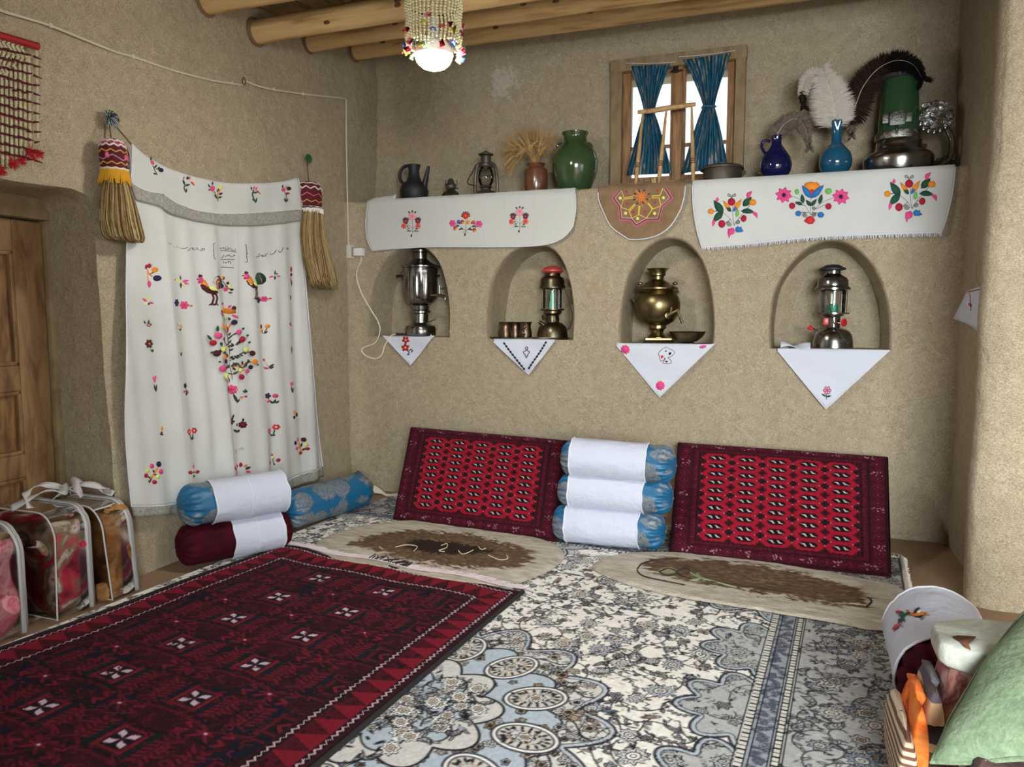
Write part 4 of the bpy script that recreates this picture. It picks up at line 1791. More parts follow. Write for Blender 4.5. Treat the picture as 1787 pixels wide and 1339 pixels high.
class Emb:
    """raised satin stitch: shapes given where they sit on the cloth, lifted off its surface"""

    def __init__(self, surf, ox=0, oy=0, s=1.0, scale_to=None):
        self.surf, self.ox, self.oy, self.s = surf, ox, oy, s
        self.mb, self.keys, self.l = MB(), [], .0014

    def _mi(self, c):
        if c not in self.keys:
            self.keys.append(c)
        return self.keys.index(c)

    def _p(self, x, y, up=0.0):
        return self.surf(self.ox + x * self.s, self.oy + y * self.s, self.l + up)

    def poly(self, pts, c):
        n = len(pts)
        cx, cy = sum(p[0] for p in pts) / n, sum(p[1] for p in pts) / n
        ring = [self._p(x, y) for x, y in pts]
        low = [self._p(x, y, -.0018) for x, y in pts]
        v = ring + [self._p(cx, cy, .0007)] + low
        f = [(i, (i + 1) % n, n) for i in range(n)] + [(n + 1 + i, n + 1 + (i + 1) % n, (i + 1) % n, i) for i in range(n)]
        self.mb.add(v, f, self._mi(c))
        self.l += .00022
        return self

    def e(self, x, y, rx, ry=None, a=0, c='R', n=14):
        ry = rx if ry is None else ry
        a = R_(a)
        pts = []
        for k in range(n):
            t = 2 * math.pi * k / n
            u, v = rx * math.cos(t), ry * math.sin(t)
            pts.append((x + u * math.cos(a) - v * math.sin(a), y + u * math.sin(a) + v * math.cos(a)))
        return self.poly(pts, c)

    def leaf(self, x0, y0, x1, y1, w, c, bend=0):
        dx, dy = x1 - x0, y1 - y0
        L = math.hypot(dx, dy) + 1e-6
        nx, ny = -dy / L, dx / L
        pts = []
        for t in (0, .2, .4, .6, .8):
            k = w * math.sin(math.pi * t ** .8) + bend * math.sin(math.pi * t)
            pts.append((x0 + dx * t + nx * k, y0 + dy * t + ny * k))
        for t in (1, .8, .6, .4, .2):
            k = -w * math.sin(math.pi * t ** .8) + bend * math.sin(math.pi * t)
            pts.append((x0 + dx * t + nx * k, y0 + dy * t + ny * k))
        return self.poly(pts, c)

    def st(self, pts, w, c, n=5):
        P = spline([(x, y, 0) for x, y in pts], n) if n > 1 else [Vector((x, y, 0)) for x, y in pts]
        v, f = [], []
        for i, p in enumerate(P):
            d = P[min(i + 1, len(P) - 1)] - P[max(i - 1, 0)]
            d = d / (d.length + 1e-9)
            a, b = (p.x - d.y * w, p.y + d.x * w), (p.x + d.y * w, p.y - d.x * w)
            v += [self._p(*a, -.0012), self._p(p.x, p.y), self._p(*b, -.0012)]
            if i:
                o = 3 * i
                f += [(o - 3, o, o + 1, o - 2), (o - 2, o + 1, o + 2, o - 1)]
        self.mb.add(v, f, self._mi(c))
        self.l += .00008
        return self

    def fl(self, x, y, r, n, c, cc='y', a=0):
        for k in range(n):
            t = R_(a) + 2 * math.pi * k / n
            self.e(x + r * .58 * math.cos(t), y + r * .58 * math.sin(t), r * .48, r * .36, math.degrees(t), c, 10)
        return self.e(x, y, r * .3, None, 0, cc, 10)

    def spiral(self, x, y, r, turns, c, w, flip=1):
        pts = []
        for k in range(int(14 * turns) + 1):
            t = 2 * math.pi * k / 14
            rr = r * (1 - k / (14 * turns + 1))
            pts.append((x + flip * rr * math.cos(t), y + rr * math.sin(t)))
        return self.st(pts, w, c, 2)

    def done(self, parent, name='embroidered_flower', kind=None):
        return mk(name, self.mb, [emat(k) for k in self.keys], parent, sharp=0, kind=kind)


def curve_fn(pts):
    P = spline([(x, y, 0) for x, y in pts], 12) if len(pts) > 2 else [Vector((*p, 0)) for p in pts]
    cum = [0]
    for a, b in zip(P, P[1:]):
        cum.append(cum[-1] + (b - a).length)
    tot = cum[-1]

    def f(t):
        d = t * tot
        lo = 0
        hi = len(cum) - 1
        while hi - lo > 1:
            m = (lo + hi) // 2
            if cum[m] <= d:
                lo = m
            else:
                hi = m
        k = (d - cum[lo]) / max(cum[hi] - cum[lo], 1e-9)
        return P[lo].lerp(P[hi], min(max(k, 0), 1))
    return f


def make_surf(axis, val, base, fold):
    side = 1 if axis == 1 else -1

    def surf(px, py, lift=0.0):
        p = at(px, py, axis, val - side * base)
        p[axis] -= side * (fold(p) + lift)
        return p
    return surf


def cloth(name, T, B, L, Rr, surf, m, parent, nu=60, nv=30, flap=0, zledge=None, hem=None, solid=.0016, org=None):
    fT, fB, fL, fR = curve_fn(T), curve_fn(B), curve_fn(L), curve_fn(Rr)
    c00, c10, c01, c11 = fT(0), fT(1), fB(0), fB(1)

    def px(u, v):
        return (1 - v) * fT(u) + v * fB(u) + (1 - u) * fL(v) + u * fR(v) - ((1 - u) * (1 - v) * c00 + u * (1 - v) * c10 + (1 - u) * v * c01 + u * v * c11)
    q = MB()
    k = 5 if flap else 0

    def fn(u, v):
        j = round(v * (nv + k))
        if j < k:
            p = px(u, 0)
            p3 = surf(p.x, p.y)
            t = (k - j) / k
            return Vector((p3.x, p3.y + flap * t, zledge + .003 + .003 * math.sin(9 * u + 5 * t)))
        vv = (j - k) / nv
        p = px(u, vv)
        p3 = surf(p.x, p.y)
        if flap and j == k:
            p3.z = zledge + .004
        return p3
    q.grid(fn, nu, nv + k)
    o = mk(name, q, m, parent, solid=solid, sharp=0, org=org)
    if hem:
        edge = [px(0, v / 20) for v in range(21)] + [px(u / 40, 1) for u in range(1, 41)] + [px(1, 1 - v / 20) for v in range(1, 21)]
        h = MB()
        h.tube([surf(p.x, p.y, .0008) for p in edge], hem, 6)
        mk('hem', h, M_HEM, o if parent is None else parent)
    return o, px


M_LINEN = mat('white_linen', (206, 207, 202), .9, var=(2.2, (192, 193, 187)), bump=(28, .18, .006))
M_RIB = mat('ribbed_cotton', (200, 201, 193), .9, bump=(1, .8, .004), stretch=(260, 1, 1))
M_LACE = mat('grey_lace', (166, 164, 154), .95, var=(90, (132, 130, 120)), bump=(140, .8, .004))
M_POPLIN = mat('bluish_white_poplin', (202, 206, 216), .9, bump=(14, .5, .014))

# ---------------------------------------------------------------- large embroidered hanging on the left wall


def tfold(p):
    y, z = p.y, p.z
    d = (2.02 - z)
    k = min(1, max(0, d * 1.2))
    f = .010 * math.sin(21 * y + 2.2 * math.sin(1.1 * z) + 2.5 * (y - 3.1) * d) + .006 * math.sin(43 * y + 3 * z + 1)
    f += .012 * math.exp(-((y - 3.55 + .12 * d) / .05) ** 2) + .010 * math.exp(-((y - 2.78 - .10 * d) / .035) ** 2) + .010 * math.exp(-((y - 2.98 - .06 * d) / .03) ** 2) - .006 * math.exp(-((y - 3.42 + .3 * d) / .05) ** 2)
    f += .006 * math.exp(-((y - 3.20 + .05 * d) / .012) ** 2) + .007 * math.exp(-((y - 2.66 - .05 * d) / .014) ** 2) + .007 * math.exp(-((y - 3.68 - .02 * d) / .014) ** 2)
    return f * k * 1.15 + .003 * nz(y, z, 3, 7)


ts = make_surf(0, LX, .05, tfold)
tap = thing('embroidered_hanging', 'tall white embroidered cloth with two roosters hanging on the left wall', 'wall hanging', (LX + .045, 3.15, .2))
TT = [(228, 252), (270, 284), (330, 307), (395, 320), (450, 321), (490, 318), (517, 311)]
TB = [(231, 884), (290, 882), (360, 874), (440, 858), (500, 838), (566, 814)]
TL_ = [(228, 252), (223, 420), (216, 600), (217, 740), (231, 884)]
TR_ = [(517, 311), (526, 390), (537, 560), (551, 700), (566, 814)]
main, tpx = cloth('main_cloth', TT, TB, TL_, TR_, ts, M_LINEN, tap, 110, 110, hem=.003)
lace, _ = cloth('bottom_lace', TB, [(234, 902), (290, 899), (360, 892), (440, 877), (500, 857), (567, 832)], [(231, 884), (234, 902)], [(566, 814), (567, 832)], lambda x, y, l=0: ts(x, y, l + .001), M_LACE, tap, 110, 4)


def z3(x, y):
    return 200 + x * .239, 240 + y * .239


vb = [z3(*p) for p in ((100, 332), (230, 392), (330, 415), (480, 497), (640, 542), (800, 557), (1000, 551), (1365, 525))]
lb = [z3(*p) for p in ((138, 455), (300, 500), (370, 550), (500, 590), (700, 632), (900, 647), (1100, 640), (1367, 606))]
vs3 = lambda x, y, l=0: ts(x, y, l + .012)
val_, _ = cloth('valance', [(x, y + .5) for x, y in TT], vb, [(228, 252), (226, 290), vb[0]], [(517, 311), (523, 340), vb[-1]], vs3, M_LINEN, tap, 80, 20, hem=.0022)
lace2, _ = cloth('valance_lace', vb, lb, [vb[0], lb[0]], [vb[-1], lb[-1]], lambda x, y, l=0: ts(x, y, l + .013), M_LACE, tap, 80, 6)
q = MB()
q.tube([ts(x, y, .002) for x, y in [(p.x, p.y) for p in spline([(x, y, 0) for x, y in TT], 8)]], .003, 6)
mk('drawstring_casing', q, M_HEM, tap)

es = 1.0
# valance flowers (coordinates on the valance, read off the photo)
for k, L in enumerate([
        [('leaf', 247, 172, 250, 140, 6, 'G'), ('e', 258, 185, 11, 17, -20, 'f'), ('st', [(262, 205), (272, 240), (290, 275)], 3, 'D'), ('leaf', 270, 225, 290, 200, 6, 'G'), ('leaf', 262, 262, 285, 272, 6, 'G'), ('e', 316, 240, 20, 16, 20, 'N'), ('leaf', 290, 240, 305, 215, 7, 'N'), ('leaf', 275, 228, 300, 236, 5, 'd')],
        [('leaf', 480, 310, 498, 355, 8, 'G'), ('leaf', 498, 352, 540, 345, 9, 'G'), ('st', [(498, 350), (490, 372), (505, 405)], 5, 'D'), ('leaf', 502, 404, 512, 372, 7, 'G'), ('leaf', 515, 310, 520, 283, 9, 'N'), ('leaf', 530, 310, 535, 285, 7, 'P'), ('leaf', 482, 308, 490, 285, 5, 'f'), ('leaf', 540, 318, 572, 355, 6, 'r'), ('e', 548, 318, 8, 8, 0, 'Y')],
        [('fl', 694, 375, 20, 8, 'P', 'f'), ('leaf', 690, 350, 694, 322, 6, 'G'), ('leaf', 672, 368, 658, 342, 5, 'G'), ('leaf', 672, 380, 660, 388, 5, 'G'), ('e', 756, 368, 15, 13, 0, 'Y'), ('st', [(705, 395), (722, 425), (738, 465)], 3, 'D'), ('st', [(752, 382), (735, 415), (732, 440)], 5, 'd'), ('leaf', 728, 400, 745, 370, 5, 'G'), ('leaf', 745, 420, 772, 405, 8, 'M'), ('leaf', 730, 445, 705, 420, 7, 'G'), ('leaf', 735, 445, 768, 432, 7, 'G')],
        [('leaf', 985, 385, 978, 358, 6, 'N'), ('leaf', 998, 382, 1010, 355, 7, 'P'), ('leaf', 1012, 385, 1028, 362, 6, 'P'), ('leaf', 1020, 385, 1055, 418, 5, 'r'), ('st', [(1000, 385), (990, 425), (1018, 478)], 6, 'G'), ('leaf', 995, 405, 1035, 402, 7, 'G'), ('leaf', 1015, 478, 1025, 440, 7, 'G'), ('leaf', 1005, 465, 985, 450, 6, 'G')],
        [('fl', 1215, 382, 16, 7, 'f', 'r'), ('e', 1256, 374, 18, 14, 10, 'N'), ('leaf', 1240, 385, 1235, 350, 6, 'O'), ('leaf', 1230, 412, 1265, 408, 9, 'r'), ('st', [(1222, 400), (1236, 430), (1230, 475)], 3, 'D'), ('leaf', 1228, 472, 1215, 445, 7, 'G'), ('leaf', 1232, 472, 1248, 448, 7, 'G'), ('leaf', 1205, 370, 1210, 345, 5, 'G')]]):
    e = Emb(lambda x, y, l=0: ts(x, y, l + .0128), 200, 240, .239)
    for s in L:
        getattr(e, s[0])(*s[1:])
    e.done(val_)

# main cloth: writing in black thread, traced stroke by stroke
tx = Emb(lambda x, y, l=0: ts(x, y, l), 280, 410, 100 / 1787)
w = 9
for pts in ([(185, 240), (335, 275)], [(185, 265), (310, 305)], [(400, 345), (405, 365), (440, 370), (465, 385), (485, 375)], [(455, 315), (462, 320)], [(528, 325), (535, 370), (560, 405)], [(545, 435), (550, 440)],
            [(620, 415), (640, 420), (630, 405), (618, 412)], [(670, 435), (690, 430), (690, 412)], [(700, 430), (760, 420), (800, 405), (820, 400), (800, 385)], [(780, 360), (790, 365)],
            [(950, 395), (910, 435), (860, 480), (805, 490)], [(950, 300), (945, 320)], [(940, 460), (945, 475)], [(985, 390), (1000, 430), (1035, 440), (1020, 400), (1000, 440), (1040, 470), (1070, 470)], [(1090, 470), (1110, 455), (1105, 440)],
            [(1140, 385), (1150, 440), (1200, 455)], [(1175, 405), (1180, 410)], [(1225, 470), (1260, 490), (1290, 470), (1280, 410)], [(1310, 490), (1340, 470), (1330, 425), (1315, 440)],
            [(1640, 270), (1590, 275), (1580, 330), (1585, 470), (1565, 505), (1585, 540), (1580, 660), (1600, 740), (1640, 775)]):
    tx.st(pts, w, 'K', 4)
tx.ox, tx.oy, tx.s = 360, 410, 80 / 1530
for pts in ([(470, 420), (480, 465), (515, 450), (520, 415)], [(565, 410), (580, 465)], [(595, 420), (600, 460)], [(640, 410), (640, 470), (670, 490), (720, 480), (715, 430)], [(700, 375), (705, 385)], [(670, 400), (690, 395)], [(755, 420), (755, 485)],
            [(805, 435), (830, 490), (880, 525), (940, 520), (970, 495), (960, 480)], [(480, 520), (620, 530), (830, 548), (985, 585)],
            [(515, 775), (560, 745), (605, 665)], [(620, 735), (645, 720), (640, 700)], [(650, 715), (690, 700), (710, 670)], [(740, 655), (735, 720)], [(770, 665), (785, 710), (870, 715), (935, 690), (940, 670), (910, 690)], [(825, 755), (830, 765)],
            [(500, 825), (720, 820), (940, 830)], [(600, 885), (590, 920), (605, 955)], [(650, 905), (665, 945), (685, 905)], [(725, 890), (745, 885), (765, 890)], [(745, 890), (735, 950)], [(795, 885), (795, 970)], [(515, 1070), (720, 1085), (920, 1098)],
            [(1245, 320), (1280, 355), (1300, 560), (1300, 600), (1335, 618), (1300, 640), (1310, 780), (1330, 870), (1310, 905), (1265, 912)]):
    tx.st(pts, w, 'K', 4)
tx.ox, tx.oy, tx.s = 420, 410, 100 / 1787
for pts in ([(475, 710), (500, 690), (570, 680), (605, 660), (600, 580)], [(535, 625), (550, 620)], [(650, 655), (680, 640), (690, 660), (660, 665)], [(690, 700), (715, 670), (715, 635)], [(730, 655), (770, 665), (785, 640), (765, 610), (790, 600)], [(825, 570), (830, 605)],
            [(885, 600), (950, 610), (1010, 575), (1065, 490), (1050, 495)], [(1130, 490), (1145, 540), (1180, 548), (1230, 460), (1248, 395)], [(1365, 440), (1450, 400)], [(1375, 465), (1460, 425)]):
    tx.st(pts, w, 'K', 4)
tx.done(main, 'embroidered_writing', 'stuff')


def rooster(ox, oy, k):
    e = Emb(ts, 200 + ox * .239, 240 + oy * .239, .239 * k)
    # drawn about its breast
    for i, (r0, c) in enumerate(((58, 'G'), (45, 'f'), (34, 'M'), (24, 'O'), (13, 'N'))):
        e.poly([(58 + r0 * .85 * math.cos(t), -8 + r0 * math.sin(t)) for t in [math.pi * 1.04 + q * math.pi * 1.06 / 12 for q in range(13)]] + [(58 + r0 * .5, 30), (52 - r0 * .2, 34)], c)
    e.poly([(-40, -14), (-62, 2), (-50, 34), (-20, 62), (20, 76), (44, 60), (30, 34), (0, 28)], 'M')
    e.poly([(-58, -30), (-34, -34), (-20, -2), (-8, 28), (-36, 30), (-52, 10)], 'O')
    e.leaf(-14, 18, 46, 44, 13, 'Y')
    e.poly([(-78, -44), (-58, -60), (-44, -42), (-46, -18), (-64, -8)], 'P')
    e.poly([(-78, -54), (-70, -76), (-52, -70), (-50, -58)], 'M')
    e.e(-66, -50, 3.5, None, 0, 'N')
    e.leaf(-78, -42, -92, -36, 5, 'M')
    e.leaf(-72, -30, -74, -6, 6, 'r')
    for x0 in (4, 26):
        e.st([(x0, 70), (x0 + 8, 96), (x0 + 4, 118), (x0, 138)], 6, 'M', 3)
        for dx in (-18, -4, 12):
            e.st([(x0, 134), (x0 + dx, 152)], 4, 'M', 1)
    e.done(main, 'embroidered_rooster')


rooster(690, 1075, 1.0)
rooster(1013, 1045, .90)
specs = []
# zoom-3 space motifs
Z3 = [
    [('e', 262, 938, 15, 18, 0, 'R'), ('e', 238, 945, 10, 18, 10, 'v'), ('e', 295, 967, 20, 20, 0, 'O'), ('e', 310, 1028, 24, 22, 0, 'N'), ('st', [(245, 960), (262, 1000), (285, 1015)], 5, 'd'), ('st', [(290, 985), (262, 1000)], 4, 'D'), ('st', [(246, 965), (252, 1040), (260, 1070)], 4, 'O'), ('leaf', 258, 1045, 262, 1100, 14, 'P')],
    [('leaf', 488, 1045, 435, 1040, 12, 'Y'), ('leaf', 500, 1050, 540, 1045, 9, 'P'), ('leaf', 500, 1062, 542, 1070, 8, 'f'), ('leaf', 490, 1040, 482, 1005, 5, 'D'), ('leaf', 490, 1060, 492, 1102, 7, 'D'), ('leaf', 440, 1035, 430, 1045, 6, 'r'), ('leaf', 505, 1058, 515, 1090, 6, 'Y')],
    [('leaf', 245, 1198, 202, 1175, 10, 'f'), ('leaf', 262, 1205, 298, 1212, 8, 'P'), ('leaf', 255, 1190, 262, 1158, 9, 'Y'), ('leaf', 250, 1205, 215, 1222, 8, 'Y'), ('leaf', 258, 1205, 262, 1228, 7, 'D')],
    [('fl', 448, 1208, 28, 6, 'N', 'N'), ('fl', 512, 1225, 30, 6, 'P', 'r'), ('e', 552, 1230, 8, 7, 0, 'd'), ('st', [(470, 1218), (490, 1222)], 3, 'g')],
    [('leaf', 800, 1046, 800, 1006, 9, 'O'), ('leaf', 790, 1044, 780, 1030, 7, 'M'), ('leaf', 806, 1042, 812, 1015, 5, 'M'), ('st', [(800, 1046), (820, 1075), (850, 1110)], 3, 'D'), ('e', 834, 1064, 9, 11, 0, 'M'), ('fl', 795, 1086, 17, 5, 'N', 'N'), ('e', 846, 1088, 12, 12, 0, 'Y'), ('fl', 820, 1108, 17, 6, 'P', 'r'), ('e', 856, 1112, 10, 9, 0, 'M'), ('leaf', 835, 1132, 862, 1136, 6, 'G'), ('leaf', 815, 1090, 828, 1084, 4, 'D')],
    [('e', 1030, 1182, 9, 7, 0, 'R'), ('fl', 1058, 1188, 24, 5, 'N', 'N'), ('fl', 1098, 1180, 21, 6, 'P', 'r'), ('e', 1128, 1176, 7, 6, 0, 'r')],
    [('leaf', 1160, 1005, 1164, 970, 6, 'D'), ('leaf', 1160, 1010, 1160, 1042, 7, 'D'), ('leaf', 1150, 1012, 1122, 1024, 7, 'f'), ('leaf', 1172, 1010, 1198, 1016, 7, 'f'), ('leaf', 1168, 1002, 1180, 990, 5, 'D')],
    [('leaf', 1300, 985, 1298, 938, 9, 'R'), ('e', 1300, 1002, 10, 13, 0, 'M'), ('leaf', 1294, 1015, 1292, 1060, 7, 'f'), ('leaf', 1302, 1040, 1304, 1088, 6, 'D')],
    [('leaf', 1290, 1150, 1288, 1190, 9, 'D')],
    # hen at the top of the tree
    [('poly', [(772, 1240), (782, 1224), (800, 1232), (816, 1246), (850, 1250), (886, 1262), (888, 1284), (850, 1290), (806, 1282), (782, 1262)], 'O'), ('leaf', 840, 1246, 858, 1222, 9, 'P'), ('e', 874, 1248, 14, 18, 20, 'M'), ('leaf', 785, 1224, 775, 1204, 4, 'N'), ('leaf', 790, 1222, 788, 1202, 4, 'B'), ('leaf', 796, 1224, 802, 1206, 4, 'N'), ('e', 790, 1234, 4, None, 0, 'K'),
     ('leaf', 770, 1285, 742, 1285, 8, 'P'), ('leaf', 768, 1275, 748, 1262, 6, 'G'), ('leaf', 770, 1288, 758, 1308, 7, 'G'), ('leaf', 862, 1292, 905, 1324, 9, 'P'), ('st', [(775, 1275), (800, 1276)], 4, 'd')],
]
for L in Z3:
    e = Emb(ts, 200, 240, .239)
    for s in L:
        getattr(e, s[0])(*s[1:])
    e.done(main)
# zoom-4 space motifs
S4 = 400 / 1409
tree = Emb(ts, 200, 540, S4)
tree.st([(742, 448), (735, 400), (725, 330), (722, 240), (705, 150), (690, 120)], 5, 'D')
for L in ([(722, 240), (690, 205), (635, 182)], [(722, 240), (755, 210), (780, 190)], [(728, 300), (690, 262), (610, 262)], [(728, 320), (770, 275), (825, 262)], [(730, 360), (690, 360), (645, 365)], [(735, 355), (790, 340), (835, 322)], [(738, 400), (700, 392), (662, 408)], [(738, 400), (760, 380), (795, 375)],
          [(705, 150), (715, 110), (730, 82)], [(712, 185), (735, 160), (752, 145)]):
    tree.st(L, 4.5, rnd.choice(('d', 'd', 'D')))
rt = random.Random(2)
for L in ([722, 240, 635, 182], [722, 240, 790, 195], [726, 300, 610, 262], [728, 320, 825, 262], [730, 360, 640, 368], [735, 352, 835, 322], [738, 440, 700, 120], [735, 380, 800, 350]):
    for k in range(6):
        t = .12 + .15 * k
        x, y = L[0] + (L[2] - L[0]) * t, L[1] + (L[3] - L[1]) * t
        a = rt.uniform(-2.6, -.6)
        tree.leaf(x, y, x + 28 * math.cos(a), y + 24 * math.sin(a), 5, 'D')
for x, y, r, c in ((612, 162, 19, 'P'), (588, 206, 17, 'R'), (606, 270, 19, 'M'), (640, 244, 15, 'Y'), (648, 294, 12, 'O'), (657, 320, 13, 'N'), (637, 364, 19, 'P'), (662, 408, 18, 'Y'), (696, 434, 17, 'R'), (768, 415, 16, 'R'), (800, 380, 12, 'P'), (820, 355, 13, 'N'), (842, 322, 15, 'O'),
                   (828, 270, 16, 'M'), (794, 248, 15, 'Y'), (773, 184, 18, 'R'), (755, 140, 15, 'P'), (730, 80, 16, 'N'), (762, 372, 12, 'Y'), (676, 52, 14, 'Y')):
    tree.e(x, y, r * .95, r * 1.05, 0, c)
for x0, y0, x1, y1, c in ((640, 122, 628, 88, 'O'), (655, 122, 658, 78, 'd'), (672, 125, 680, 85, 'O'), (690, 145, 690, 105, 'R'), (604, 138, 602, 98, 'G'), (578, 190, 555, 155, 'G'), (592, 262, 570, 268, 'G'), (620, 318, 615, 328, 'G'), (705, 68, 695, 48, 'G'), (772, 125, 785, 112, 'G'), (795, 165, 808, 155, 'G'), (805, 210, 815, 195, 'G'), (850, 335, 855, 345, 'G'), (618, 200, 622, 228, 'G')):
    tree.leaf(x0, y0, x1, y1, 7, c)
tree.done(main, 'embroidered_tree')
